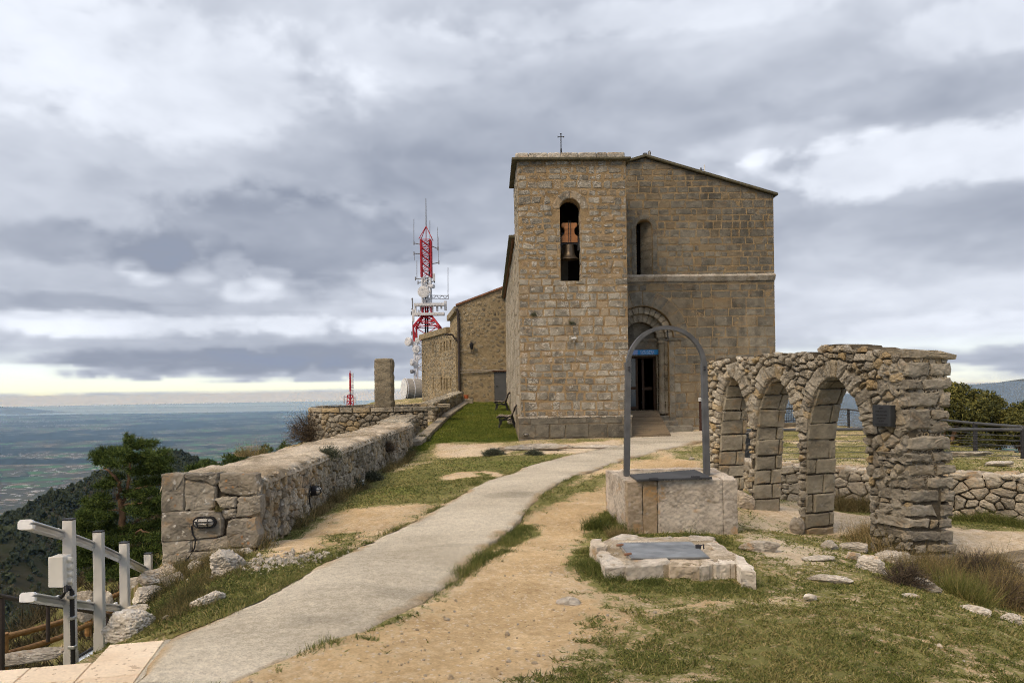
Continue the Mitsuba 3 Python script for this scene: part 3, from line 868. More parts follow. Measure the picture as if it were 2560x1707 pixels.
def arch_poly(x0, x1, z0, zs, n=14):
    r_ = (x1 - x0) / 2
    c = (x0 + x1) / 2
    a = np.linspace(0, math.pi, n)
    return Polygon([(x0, z0), (x1, z0)] + [(c + r_ * math.cos(t), zs + r_ * math.sin(t)) for t in a])


r = rng(11)
tower = thing('bell_tower', 'square stone bell tower with a bronze bell in its tall arched opening', 'bell tower')
(tl, _), (tr, ttop) = tpx((1303, 1095), (1564, 402))
zt = ttop
TW, TD = tr - tl, 3.45
tbase = -0.35
(bx0, bz0), (bx1, _), (_, bzs), (_, bza) = tpx((1402, 703), (1454, 703), (1425, 525), (1428, 496.5))
bell_open = arch_poly(bx0, bx1, bz0, bza - (bx1 - bx0) / 2)
(_, zplinth), = tpx((1430, 1041))
front = box(0, tbase, TW, zt).difference(bell_open)


def side_box(o, ax, inn, x0, x1, y0, y1, z0, z1):
    m = bx([x0, y0, z0], [x1, y1, z1])
    v = np.array(m.vertices)
    return o + v[:, :1] * ax + v[:, 1:2] * inn + v[:, 2:] * [0, 0, 1], np.array(m.faces)


def tfr(v):
    return TO + v[:, :1] * CAX + v[:, 1:2] * CIN + v[:, 2:] * [0, 0, 1]


# the shaft is hollow behind the belfry opening
core = [prism(front, 0.0, 0.55, tfr), side_box(TO, CAX, CIN, 0, 0.5, 0.55, TD, tbase, zt), side_box(TO, CAX, CIN, TW - 0.5, TW, 0.55, TD, tbase, zt),
        side_box(TO, CAX, CIN, 0.5, TW - 0.5, TD - 0.5, TD, tbase, zt), side_box(TO, CAX, CIN, 0.5, TW - 0.5, 0.55, TD - 0.5, tbase, bz0 - 0.06)]
add('wall', cat(core), M_MORTAR, tower)
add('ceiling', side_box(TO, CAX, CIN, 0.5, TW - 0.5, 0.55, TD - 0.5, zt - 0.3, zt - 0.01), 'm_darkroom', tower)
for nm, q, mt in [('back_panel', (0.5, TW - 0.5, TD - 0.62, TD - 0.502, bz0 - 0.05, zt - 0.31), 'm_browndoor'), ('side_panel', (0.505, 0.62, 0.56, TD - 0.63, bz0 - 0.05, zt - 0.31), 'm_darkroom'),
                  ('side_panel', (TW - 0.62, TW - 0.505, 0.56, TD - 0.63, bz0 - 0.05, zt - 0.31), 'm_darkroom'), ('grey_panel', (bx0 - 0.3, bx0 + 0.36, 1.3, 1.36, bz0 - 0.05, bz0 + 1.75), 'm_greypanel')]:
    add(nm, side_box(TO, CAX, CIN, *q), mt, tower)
# voussoirs round the opening, quoins, coursed stones, plinth
bc, br = (bx0 + bx1) / 2, (bx1 - bx0) / 2
bzc = bza - br
vous = []
for i in range(4):
    a0, a1 = math.pi * i / 4 + 0.02, math.pi * (i + 1) / 4 - 0.02
    aa = np.linspace(a0, a1, 5)
    vous.append(Polygon([(bc + (br + 0.005) * math.cos(t), bzc + (br + 0.005) * math.sin(t)) for t in aa] + [(bc + (br + 0.24) * math.cos(t), bzc + (br + 0.24) * math.sin(t)) for t in aa[::-1]]))
ring = Point(bc, bzc).buffer(br + 0.26)
plinth = box(-0.07, tbase, TW + 0.05, zplinth)
upper = box(0, zplinth + 0.015, TW, zt).difference(unary_union([bell_open, ring]))
hz = lambda z, r: r.uniform(0.22, 0.38) if z < 3.2 else r.uniform(0.19, 0.31)
low = upper.intersection(box(-1, -1, 9, 5.2)); high = upper.intersection(box(-1, 5.2, 9, 20))
st_low = ashlar(low, r, h=(0.18, 0.31), w=(0.18, 0.46), gap=0.028, skew=0.014, wav=0.05)
st_high = [p.buffer(-0.03).buffer(0.024, quad_segs=2) for p in ashlar(high, r, h=(0.16, 0.29), w=(0.18, 0.40), gap=0.032, skew=0.024, wav=0.05)]
st_high = [q for p in st_high for q in polys(p) if q.area > 0.006]
tone_t = lambda x, z, r: [np.clip(r.normal(0.45 + 0.02 * (z - 4), 0.32), 0, 1), r.random()]
lay(tower, st_low + st_high + vous, tf, M_TOWER, r, most=290, proud=0.014, chamfer=0.02, jit=0.007, tilt=0.02, tone=tone_t)
pfr = plane_frame(TO - CIN * 0.07, CAX, -CIN)
add('plinth', side_box(TO, CAX, CIN, -0.07, TW + 0.07, -0.07, TD, tbase, zplinth - 0.02), M_MORTARG, tower)
lay(tower, ashlar(box(-0.07, tbase, TW + 0.07, zplinth), r, h=(0.40, 0.52), w=(0.35, 0.8), gap=0.016), pfr, M_FACADE, r, name='plinth_stone', proud=0.02, tone=lambda x, z, r: [r.uniform(0, 0.5), r.random() * 0.8])
lay(tower, ashlar(box(-0.09, zplinth - 0.035, TW + 0.09, zplinth + 0.035), r, h=(0.07, 0.07), w=(0.25, 0.6), gap=0.006, hfun=lambda z, r: 0.07), plane_frame(TO - CIN * 0.06, CAX, -CIN), M_ROCK, r, name='plinth_ledge', proud=0.03, back=0.06, tone=lambda x, z, r: [r.uniform(0.0, 0.7), 0.3])
# the tower's left side, seen edge-on
lf = plane_frame(TO, CIN, -CAX)
lay(tower, ashlar(box(0.0, zplinth, TD, zt - 0.02), r, h=(0.24, 0.4), w=(0.4, 0.9), gap=0.014), lf, M_SIDE, r, most=0, proud=0.012, chamfer=0.02)
# jambs of the opening
jf = plane_frame(TO + CAX * bx1, CIN, -CAX)
lay(tower, ashlar(box(0.02, bz0, 0.54, bzc), r, h=(0.2, 0.34), w=(0.3, 0.5), gap=0.012), jf, M_TOWER, r, name='jamb_stone', proud=0.012)
# roof slab and the pale course on top of it
slab = rbx([-0.18, -0.20, zt], [TW + 0.14, TD + 0.05, zt + 0.075], 0.015)
add('roof_slab', (tfr(np.array(slab.vertices)), np.array(slab.faces)), 'm_eaves', tower)
x = -0.06
i = 0
while x < TW - 0.05:
    ww = min(r.uniform(0.3, 0.62), TW + 0.02 - x)
    m_ = rbx([x, -0.06, zt + 0.078], [x + ww - 0.008, 0.5, zt + 0.255], 0.03)
    v = tfr(np.array(m_.vertices))
    add('coping_stone', (v, np.array(m_.faces)), M_ROCK, tower, False, uv=np.tile([(0.75, 0.15, 0.65, 0.0, 0.5, 0.2, 0.7)[i % 7], 0.3], (len(v), 1)))
    x += ww; i += 1
add('red_lamp', (tfr(np.array(rbx([TW - 0.28, 0.02, zt + 0.08], [TW - 0.2, 0.09, zt + 0.19], 0.01).vertices)), rbx([0, 0, 0], [1, 1, 1], 0.1).faces), 'm_redlamp', tower)
(xc, zc0), (_, zc1), (xa, zca), (xb, _) = tpx((1405, 388), (1403.5, 328), (1397.5, 335.5), (1411.5, 335.5))
cr = thing('iron_cross', 'slender black iron cross standing on top of the bell tower', 'cross')
ct = tfr(np.array([[xc, 0.3, zt + 0.2]]))[0]
cz = zc1 - ct[2]
add('shaft', cat([tube([ct, ct + [0, 0, 0.36 * cz]], 0.028, 8), tube([ct + [0, 0, 0.36 * cz], ct + [0, 0, cz]], 0.016, 8)]), 'm_iron', cr)
zz = zca - ct[2]
ends = []
for s in (-1, 1):
    e = ct + CAX * s * 0.09 + [0, 0, zz]
    ends += [tube([ct + [0, 0, zz], e], [0.014, 0.012], 6), tube([e - CAX * s * 0.03, e + CAX * s * 0.012], [0.012, 0.03], 6)]
add('arm', cat(ends + [tube([ct + [0, 0, cz - 0.035], ct + [0, 0, cz + 0.012]], [0.014, 0.034], 6)]), 'm_iron', cr)

# the bell with its wooden headstock
bell = thing('bronze_bell', 'dark bronze bell hanging from a shaped wooden headstock in the tower opening', 'bell')
(bxm, zb0), (_, zb1), (bxl, _), (bxr, _), (_, zyt), (_, zyb) = tpx((1426, 645), (1426, 606), (1403.5, 640), (1449, 640), (1426, 554), (1426, 603))
bd = 0.30
prof = np.array([(0.50, 0.0), (0.485, 0.05), (0.40, 0.13), (0.315, 0.28), (0.275, 0.5), (0.26, 0.8), (0.235, 0.93), (0.15, 1.0), (0.0, 1.01), (0.0, 0.97), (0.22, 0.88), (0.24, 0.5), (0.36, 0.15), (0.47, 0.0), (0.5, 0.0)])
bw_, bh_ = (bxr - bxl), zb1 - zb0
bm = trimesh.creation.revolve(np.stack([prof[:, 0] * bw_, prof[:, 1] * bh_], -1), sections=40)
bv = np.array(bm.vertices)
cpos = tfr(np.array([[(bxl + bxr) / 2, bd, zb0]]))[0]
add('body', (bv + cpos, np.array(bm.faces)), 'm_bronze', bell, 40)
cen = (bxl + bxr) / 2
yk = zyt - zyb
half = [(0, 0), (0.5, 0), (0.5, 0.28), (0.46, 0.34), (0.36, 0.40), (0.30, 0.52), (0.30, 0.66), (0.36, 0.76), (0.47, 0.82), (0.50, 0.90), (0.47, 0.98), (0.42, 1.0), (0, 1.0)]
yw = 0.50
sh = Polygon([(cen + a * yw, zyb + b * yk) for a, b in half] + [(cen - a * yw, zyb + b * yk) for a, b in half[::-1]])
ys = np.linspace(0, 1, 7)
for j in range(6):
    pl = sh.intersection(box(cen - 2, zyb + ys[j] * yk, cen + 2, zyb + ys[j + 1] * yk - 0.002))
    add('headstock_plank', prism(pl, bd - 0.09 + 0.002 * (j % 2), bd + 0.09, tfr), 'm_wood_yoke', bell)
for s in (-1, 1):
    add('tie_rod', cat([tube(tfr(np.array([[cen + s * 0.033, bd - 0.105, zyb - 0.03], [cen + s * 0.033, bd - 0.105, zyt + 0.07]])), 0.010, 8)]), 'm_iron', bell)
    add('bearing', cat([side_box(TO, CAX, CIN, cen + s * 0.29 - 0.035, cen + s * 0.29 + 0.035, bd - 0.06, bd + 0.06, zyb - 0.25, zyb + 0.12), tube(tfr(np.array([[cen + s * 0.24, bd, zyb + 0.16], [cen + s * 0.31, bd, zyb + 0.16]])), 0.045, 10)]), 'm_iron', bell)
add('crossbar', cat([side_box(TO, CAX, CIN, bx0 - 0.05, bx1 + 0.05, bd - 0.05, bd + 0.05, zyb - 0.055, zyb - 0.003), tube(tfr(np.array([[cen, bd, zyb - 0.05], [cen, bd, zb1 - 0.02]])), 0.05, 10)]), 'm_iron', bell)

# ---- church: front, nave
church = thing('church', 'grey stone church with a recessed round portal and a sloping gable', 'church')
(xa_, za_), (xg, zg), (xr, zr), (xrb, zb) = fpx((1560, 410), (1612, 396), (1933, 489), (1934, 1075))
fl = TW - 0.15
fbase = -0.3
(px_c, zs), (px_o, _), (px_m, _), (px_t, _) = fpx((1606, 844), (1685, 844), (1667, 844), (1647, 844))
R1, R2, R3 = px_o - px_c, px_m - px_c, px_t - px_c
(dl, dz0), (dr_, dz1) = fpx((1577, 1026), (1648, 888))
(sx0, sz0), (sx1, szt) = fpx((1592, 688), (1630, 549))
gable = Polygon([(fl - 1.0, fbase), (xr, fbase), (xr, zr), (xg, zg), (fl - 1.0, zg - (xg - fl + 1.0) * 0.27)])
portal = arch_poly(px_c - R1, px_c + R1, fbase, zs, 24)
slit = arch_poly(sx0, sx1, sz0, szt - (sx1 - sx0) / 2)


def ffr(v):
    return FO + v[:, :1] * CAX + v[:, 1:2] * CIN + v[:, 2:] * [0, 0, 1]


add('wall', prism(gable.difference(unary_union([portal, slit])), 0.0, 0.8, ffr), M_MORTARF, church)
NL = 21.0
nave_r = [side_box(FO, CAX, CIN, xr - 0.7, xr, 0.8, NL, fbase - 2, zr - 0.05)]
add('wall', cat(nave_r), M_MORTARF, church)
eave = P(1283, 605, 30.5)[2] - 0.1
add('side_wall', side_box(TO, CAX, CIN, 0.02, 0.75, TD - 0.01, FD + NL + 0.7, -0.6, eave), M_SIDE, church)
lay(church, ashlar(box(TD, 0.3, FD + NL, eave - 0.05), r, h=(0.24, 0.42), w=(0.4, 0.9), gap=0.014), plane_frame(TO + CAX * 0.02, CIN, -CAX), M_SIDE, r, most=0, name='side_stone', proud=0.012, chamfer=0.02)
# the nave's eaves, seen along their length from below, and its roof
ev = rbx([-0.22, TD - 0.15, eave], [0.8, FD + NL + 0.9, eave + 0.10], 0.02)
add('eaves', (tfr(np.array(ev.vertices)), np.array(ev.faces)), 'm_eaves', church)
rp = [(-0.1, eave + 0.12), (xg, zg - 0.1), (xr + 0.1, zr - 0.03), (xr + 0.1, zr - 0.18), (xg, zg - 0.3), (-0.1, eave - 0.05)]
add('roof', prism(Polygon(rp), FD - FD + 0.85 + 0.0, NL, ffr), 'm_rooftile', church)
edge = [(fl - 0.3, zg - (xg - fl + 0.3) * 0.27), (xg, zg + 0.03), (xr + 0.12, zr - 0.02)]
edge_hi = [(a, b + 0.075) for a, b in edge[::-1]]
add('gable_coping', prism(Polygon(edge + edge_hi), -0.16, 1.0, ffr), 'm_eaves', church)
# string course and the stones above and below it
(_, zc_t), (xcr, zc_b) = fpx((1750, 689), (1937, 699))
vring = Point(px_c, zs).buffer(R1 + 0.50).difference(Point(px_c, zs).buffer(R1 + 0.005)).intersection(box(-9, zs, 99, 99))
region = gable.intersection(box(fl - 0.2, fbase, xr - 0.004, 99)).difference(unary_union([portal.buffer(0.006), slit.buffer(0.006)]))
slit_frame = slit.buffer(0.17, join_style=1)
low_r = region.intersection(box(-9, -9, 99, zc_b)).difference(vring.buffer(0.01))
up_r = region.intersection(box(-9, zc_t, 99, 99)).difference(slit_frame)
st = ashlar(low_r, r, h=(0.22, 0.38), w=(0.22, 0.68), gap=0.020, skew=0.007)
su = ashlar(up_r, r, h=(0.18, 0.31), w=(0.16, 0.50), gap=0.024, skew=0.009)
sv = []
aa = np.linspace(0.02, math.pi / 2 + 0.6, 8)
for a0, a1 in zip(aa[:-1], aa[1:]):
    q = np.linspace(a0 + 0.008, a1 - 0.008, 5)
    sv.append(Polygon([(px_c + (R1 + 0.008) * math.cos(t), zs + (R1 + 0.008) * math.sin(t)) for t in q] + [(px_c + (R1 + 0.49) * math.cos(t), zs + (R1 + 0.49) * math.sin(t)) for t in q[::-1]]).intersection(region))
sv = [q for p in sv for q in polys(p) if q.area > 0.01]
sfr = slit_frame.difference(slit.buffer(0.006)).intersection(region)
sxc, srad = (sx0 + sx1) / 2, (sx1 - sx0) / 2
szs = szt - srad
ss = ashlar(box(sx0 - 0.17, sz0, sx0 - 0.006, szs), r, h=(0.3, 0.45), w=(0.6, 0.9), gap=0.012) + ashlar(box(sx1 + 0.006, sz0, sx1 + 0.17, szs), r, h=(0.3, 0.45), w=(0.6, 0.9), gap=0.012)
for k_ in range(3):
    q = np.linspace(math.pi * k_ / 3 + 0.03, math.pi * (k_ + 1) / 3 - 0.03, 6)
    ss.append(Polygon([(sxc + (srad + .006) * math.cos(t), szs + (srad + .006) * math.sin(t)) for t in q] + [(sxc + (srad + .17) * math.cos(t), szs + (srad + .17) * math.sin(t)) for t in q[::-1]]))
tone_f = lambda x, z, r: [np.clip(r.normal(0.42 + (0.14 if z < 4.7 else 0) + 0.10 * (x < fl + 1.5), 0.2), 0, 1), r.random()]
lay(church, ss, ff, M_FACADE, r, name='slit_stone', n=26, proud=0.012, jit=0.002, tilt=0.0, tone=lambda x, z, r: [r.uniform(0.3, 0.6), 0.3])
lay(church, st + su + sv, ff, M_FACADE, r, most=299, proud=0.010, chamfer=0.012, jit=0.004, tilt=0.012, tone=tone_f)
x = fl - 0.1
while x < xcr - 0.02:
    ww = min(r.uniform(0.28, 0.55), xcr - x)
    q = Polygon([(-0.14, zc_t - 0.02), (-0.14, zc_t - 0.05), (-0.05, zc_b - 0.03), (0.05, zc_b - 0.03), (0.05, zc_t + 0.05), (0, zc_t + 0.05)])
    m_ = trimesh.creation.extrude_polygon(q, ww - 0.008, engine='earcut')
    v = np.array(m_.vertices)
    v = np.stack([x + v[:, 2], v[:, 0] + r.normal(0, 0.006), v[:, 1] + r.normal(0, 0.006)], 1)
    add('string_course_stone', (ffr(v), np.array(m_.faces)), M_ROCK, church, False, uv=np.tile([r.uniform(0.0, 0.7), 0.3 * r.random()], (len(v), 1)))
    x += ww
# slit window: splayed embrasure with a dark glazed slot
def plan_prism(pts, z0, z1):
    m_ = trimesh.creation.extrude_polygon(Polygon(pts), z1 - z0, engine='earcut')
    v = np.array(m_.vertices)
    return ffr(np.stack([v[:, 0], v[:, 1], z0 + v[:, 2]], 1)), np.array(m_.faces)


em = [plan_prism([(sx0 - 0.05, 0.05), (sx0 + 0.11, 0.62), (sx0 + 0.11, 0.79), (sx0 - 0.05, 0.79)], sz0 - 0.1, szt + 0.2)]
win = add('window', cat(em), M_PALE, church, False, uv=np.tile([0.3, 0.2], (len(em[0][0]), 1)))
add('pane', side_box(FO, CAX, CIN, sx0 + 0.10, sx0 + 0.30, 0.70, 0.74, sz0 - 0.1, szt + 0.2), 'm_darkroom', win)
z_ = sz0
while z_ < szt + 0.1:
    z2 = z_ + r.uniform(0.2, 0.34)
    e_ = plan_prism([(sx1 + 0.03, 0.03 + r.normal(0, .008)), (sx1 + 0.03, 0.79), (sx0 + 0.26, 0.79), (sx0 + 0.26, 0.60 + r.normal(0, .01))], z_, z2 - 0.012)
    add('splay_stone', e_, M_PALE, win, False, uv=np.tile([r.uniform(0.2, 0.6), 0.3], (len(e_[0]), 1)))
    z_ = z2


# portal: two recessed orders, tympanum, shafts, moulded impost
def arc_stones(ri, ro, y0, y1, n, holder, nm, mt, a0=0.0, a1=math.pi):
    aa = np.linspace(a0, a1, n + 1)
    for i in range(n):
        t = np.linspace(aa[i] + 0.012, aa[i + 1] - 0.012, 5)
        q = Polygon([(px_c + ri * math.cos(s), zs + ri * math.sin(s)) for s in t] + [(px_c + ro * math.cos(s), zs + ro * math.sin(s)) for s in t[::-1]])
        v, f = prism(q, y0 + r.normal(0, 0.006), y1, ffr)
        add(nm, (v, f), mt, holder, False, uv=np.tile([r.uniform(0.35, 0.9), 0.6 * r.random()], (len(v), 1)))


arc_stones(R2 + 0.005, R1 - 0.02, 0.16, 0.5, 15, church, 'portal_voussoir', M_PALE)
arc_stones(R3 + 0.005, R2 - 0.005, 0.34, 0.62, 13, church, 'portal_voussoir', M_PALE)
bk = Point(px_c, zs).buffer(R1 + 0.05).intersection(box(-9, zs, 99, 99)).difference(Point(px_c, zs).buffer(R3 - 0.02))
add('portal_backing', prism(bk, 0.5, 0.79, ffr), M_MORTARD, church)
tym = arch_poly(px_c - R3 - 0.03, px_c + R3 + 0.03, zs, zs + 0.01, 20)
add('tympanum', prism(tym, 0.62, 0.76, ffr), M_FACADE, church, False, uv=None) if False else None
v, f = prism(tym, 0.62, 0.76, ffr)
add('tympanum', (v, f), M_FACADE, church, False, uv=np.tile([0.35, 0.1], (len(v), 1)))
for nm, q, t in [('lintel', (px_c - R3 - 0.05, px_c + R3 + 0.02, 0.50, 0.9, dz1 + 0.0, zs - 0.10), 0.55), ('impost', (px_c - R3 - 0.05, px_c + R3 + 0.05, 0.44, 0.9, zs - 0.10, zs - 0.002), 0.45),
                 ('impost', (px_c + R3 + 0.05, px_c + R2 + 0.04, 0.28, 0.9, zs - 0.10, zs - 0.002), 0.5), ('impost', (px_c + R2 + 0.04, px_c + R1 + 0.32, -0.06, 0.9, zs - 0.10, zs - 0.002), 0.3)]:
    v, f = side_box(FO, CAX, CIN, *q)
    add(nm, (v, f), M_FACADE, church, False, uv=np.tile([t, 0.2], (len(v), 1)))
zj = dz0 - 0.12
for nm, (x0, x1), y in [('jamb', (dr_, px_c + R3 + 0.06), 0.5), ('jamb', (px_c + R2 - 0.04, px_c + R2 + 0.07), 0.22)]:
    lay(church, ashlar(box(x0, zj, x1, zs - 0.105), r, h=(0.35, 0.6), w=(1, 2), gap=0.012), plane_frame(FO + CIN * y, CAX, -CIN), M_REVEAL, r, name='jamb_stone', proud=0.012, chamfer=0.012)
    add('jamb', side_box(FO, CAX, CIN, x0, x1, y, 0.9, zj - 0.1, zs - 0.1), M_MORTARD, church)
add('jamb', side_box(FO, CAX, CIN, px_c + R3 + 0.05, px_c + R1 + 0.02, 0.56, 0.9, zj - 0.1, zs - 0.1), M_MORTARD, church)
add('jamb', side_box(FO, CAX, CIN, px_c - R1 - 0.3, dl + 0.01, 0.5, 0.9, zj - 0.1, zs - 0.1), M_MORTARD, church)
lay(church, ashlar(box(px_c + R2 + 0.075, fbase, px_c + R1 + 0.03, zs - 0.105), r, h=(0.35, 0.6), w=(1, 2), gap=0.012), plane_frame(FO + CIN * 0.012, CAX, -CIN), M_FACADE, r, name='jamb_stone', proud=0.012, tone=tone_f)
add('jamb', side_box(FO, CAX, CIN, px_c + R2 + 0.07, px_c + R1 + 0.04, 0.012, 0.75, fbase, zs - 0.1), M_MORTARF, church)
sp = ffr(np.array([[px_c + R2 - 0.10, 0.36, 0.0]]))[0]
hts = np.linspace(zj + 0.14, zs - 0.2, 5)
for a, b in zip(hts[:-1], hts[1:]):
    v, f = tube([sp + [0, 0, a], sp + [0, 0, b - 0.006]], 0.125, 20)
    add('column', (v, f), M_REVEAL, church, 40, None) if False else add('column', (v, f), M_REVEAL, church, True, uv=np.tile([r.uniform(0.4, 0.8), 0.3], (len(v), 1)))
for a, b, rr_ in [(zj - 0.02, zj + 0.14, 0.16), (zs - 0.2, zs - 0.1, 0.15)]:
    v, f = tube([sp + [0, 0, a], sp + [0, 0, b]], [rr_, 0.13 if a < 2 else rr_], 20)
    add('column', (v, f), M_REVEAL, church, True, uv=np.tile([0.4, 0.3], (len(v), 1)))
# door: dark doorway with a timber frame, a glazed leaf folded inwards
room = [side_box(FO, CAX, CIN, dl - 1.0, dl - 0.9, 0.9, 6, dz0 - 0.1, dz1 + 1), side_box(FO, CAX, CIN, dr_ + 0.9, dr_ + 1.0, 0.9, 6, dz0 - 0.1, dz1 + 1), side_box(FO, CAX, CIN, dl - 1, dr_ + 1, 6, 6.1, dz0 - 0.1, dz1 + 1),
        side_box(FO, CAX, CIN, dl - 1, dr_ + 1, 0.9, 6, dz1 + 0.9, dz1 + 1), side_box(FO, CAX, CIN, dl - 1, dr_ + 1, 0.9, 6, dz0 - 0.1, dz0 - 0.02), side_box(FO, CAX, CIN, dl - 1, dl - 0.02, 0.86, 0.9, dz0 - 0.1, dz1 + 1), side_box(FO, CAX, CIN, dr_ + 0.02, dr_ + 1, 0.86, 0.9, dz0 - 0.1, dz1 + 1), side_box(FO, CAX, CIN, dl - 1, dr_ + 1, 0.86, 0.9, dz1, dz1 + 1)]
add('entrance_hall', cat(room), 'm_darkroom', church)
door = add('door', cat([side_box(FO, CAX, CIN, dr_ - 0.07, dr_ + 0.02, 0.70, 0.82, dz0, dz1), side_box(FO, CAX, CIN, dl - 0.02, dl + 0.05, 0.70, 0.82, dz0, dz1), side_box(FO, CAX, CIN, dl + 0.05, dr_ - 0.07, 0.70, 0.82, dz1 - 0.07, dz1)]), 'm_browndoor', church, label='dark timber framed doorway with a glazed leaf')
dm = (dl + dr_) / 2 - 0.16
add('leaf', cat([side_box(FO, CAX, CIN, dl + 0.052, dl + 0.075, 0.74, 0.79, dz0 + 0.02, dz1 - 0.075), side_box(FO, CAX, CIN, dm - 0.03, dm + 0.05, 0.74, 0.79, dz0 + 0.02, dz1 - 0.075), side_box(FO, CAX, CIN, dl + 0.075, dm - 0.03, 0.74, 0.79, dz0 + 0.02, dz0 + 0.12), side_box(FO, CAX, CIN, dl + 0.075, dm - 0.03, 0.74, 0.79, dz0 + 0.72, dz0 + 0.82)]), 'm_browndoor', door)
add('pane', side_box(FO, CAX, CIN, dl + 0.075, dm - 0.03, 0.760, 0.768, dz0 + 0.1, dz1 - 0.08), 'm_glass_dark', door)
add('leaf', cat([side_box(FO, CAX, CIN, dm + 0.22, dm + 0.30, 0.9, 0.96, dz0 + 0.02, dz1 - 0.1), side_box(FO, CAX, CIN, dm + 0.30, dr_ - 0.08, 0.9, 0.94, dz0 + 0.70, dz0 + 0.8)]), 'm_browndoor', door)
add('notice', side_box(FO, CAX, CIN, dl + 0.10, dl + 0.21, 0.735, 0.739, dz0 + 0.70, dz0 + 0.84), 'm_pale_stone', door) if False else None
# blue sign over the door
(gx0, gz0), (gx1, gz1) = fpx((1568, 886), (1653.5, 872.5))
sg = thing('blue_sign', 'long blue sign with white lettering fixed above the church door', 'sign')
add('board', side_box(FO, CAX, CIN, gx0, gx1, 0.44, 0.455, gz0, gz1), 'm_blue', sg)
add('picture', side_box(FO, CAX, CIN, gx0 + 0.01, gx0 + (gx1 - gx0) * 0.37, 0.436, 0.4395, gz0 + 0.004, gz1 - 0.004), 'm_paleblue', sg)
for k_, (tx, zz) in enumerate([('El santuari del Mont', 0.57), ('www.santuaridelmont.com', 0.17)]):
    tm = text_mesh(tx, 0.036, 0.003)
    v = np.array(tm.vertices)
    v[:, 0] *= 0.48 / (v[:, 0].max() - v[:, 0].min())
    w_ = np.stack([gx0 + (gx1 - gx0) * 0.46 + v[:, 0], 0.4385 - v[:, 2], gz0 + zz * (gz1 - gz0) + v[:, 1]], 1)
    add('lettering', (ffr(w_), np.array(tm.faces)[:, ::-1]), 'm_text', sg)
# water spout on the right corner, steps, wooden ramp
(gx_, gz_), = fpx((1936, 589))
v = np.array([[0, 0, -.07], [0.02, 0, -.09], [0.12, 0, -.05], [0.13, 0, -0.02], [0.02, 0, .10], [0, 0, .1]])
m_ = trimesh.convex.convex_hull(np.vstack([v + [gx_ - 0.04, 0.35, gz_], v + [gx_ - 0.04, 0.55, gz_]]))
v = ffr(np.array(m_.vertices))
add('water_spout', (v, np.array(m_.faces)), M_FACADE, church, False, uv=np.tile([0.3, 0.2], (len(v), 1)))
stp = thing('stone_steps', 'three worn stone steps beside the wooden ramp at the church door', 'steps')
for k_, (ul, ur, vt, vb, y) in enumerate([(1655, 1694, 1039, 1052, 0.05), (1651, 1696, 1052, 1066, -0.3), (1665, 1734, 1065, 1078, -0.65)]):
    (a, zt_), (b, zb_) = wall_px([(ul, vt), (ur, vb)], FO + CIN * y, CAX)
    m_ = rbx([a - 0.3, y, zb_ - 0.12], [b, 0.3 if k_ else 0.5, zt_], 0.03)
    m_ = m_.subdivide().subdivide()
    v = np.array(m_.vertices)
    v += 0.035 * (nfbm(v * 5, 3, 71)[:, None] - 0.5)
    add('step', (ffr(v), np.array(m_.faces)), M_FACADE, stp, True, uv=np.tile([0.35 + 0.1 * k_, 0.3], (len(v), 1)))
rmp = thing('wooden_ramp', 'wooden plank ramp rising to the church doorway', 'ramp')
top = [ffr(np.array([[dl - 0.15, 0.55, dz0 - 0.01]]))[0], ffr(np.array([[dr_ + 0.02, 0.55, dz0 - 0.01]]))[0]]
gl, gr_ = G(1425, 1007), G(1541, 1003)
bot = [np.array([gl[0], gl[1], gl[2] + 0.06]), np.array([gr_[0], gr_[1], gr_[2] + 0.06])]
NP = 26
for i in range(NP):
    a, b = i / NP, (i + 0.93) / NP
    q = [bot[0] * (1 - a) + top[0] * a, bot[1] * (1 - a) + top[1] * a, bot[1] * (1 - b) + top[1] * b, bot[0] * (1 - b) + top[0] * b]
    dz = r.normal(0, 0.003)
    v = np.array([p + [0, 0, dz] for p in q] + [p - [0, 0, 0.045] for p in q])
    add('plank', (v, trimesh.convex.convex_hull(v).faces) if False else (np.array(trimesh.convex.convex_hull(v).vertices), np.array(trimesh.convex.convex_hull(v).faces)), 'm_wood_ramp', rmp)
q = np.array([bot[0], bot[1], top[1], top[0]]) - [0, 0, 0.05]
h_ = trimesh.convex.convex_hull(np.vstack([q, q * [1, 1, 0] - [0, 0, 0.3]]))
add('bearer', h_, 'm_browndoor', rmp)
#PART4
# ------------------------------------------------------------------ the arcade of three rubble arches
r = rng(23)
AO, AT = np.array([4.53, 9.5, 0]), np.array([-1.39, 3.7, 0]) / math.hypot(1.39, 3.7)
AN = np.array([-AT[1], AT[0], 0])  # towards the camera's side
AW = -AN
s6 = lambda pts: [(1700 + 0.36989 * a, 840 + 0.36989 * b) for a, b in pts]
apx = lambda pts: wall_px(s6(pts), AO, AT)
OPEN = [apx([(838, 1480), (842, 1100), (850, 700), (862, 580), (885, 470), (930, 345), (985, 292), (1035, 277), (1085, 292), (1130, 350), (1180, 430), (1215, 520), (1238, 640), (1262, 800), (1275, 1000), (1285, 1520)]),
        apx([(488, 1360), (492, 1000), (510, 640), (522, 520), (545, 420), (580, 330), (615, 287), (640, 280), (675, 295), (715, 350), (750, 440), (778, 540), (790, 640), (797, 800), (800, 1000), (806, 1420)]),
        apx([(248, 1260), (252, 900), (268, 600), (280, 480), (300, 370), (328, 300), (350, 275), (372, 285), (408, 340), (435, 420), (455, 500), (468, 600), (472, 800), (472, 1000), (476, 1360)])]
top6 = [(172, 185), (215, 165), (260, 140), (330, 146), (400, 132), (470, 140), (540, 118), (640, 108), (760, 112), (850, 100), (925, 104), (960, 55), (1060, 46), (1155, 55), (1175, 84), (1240, 66), (1330, 92), (1420, 96), (1470, 104), (1530, 84)]
topw = apx(top6)
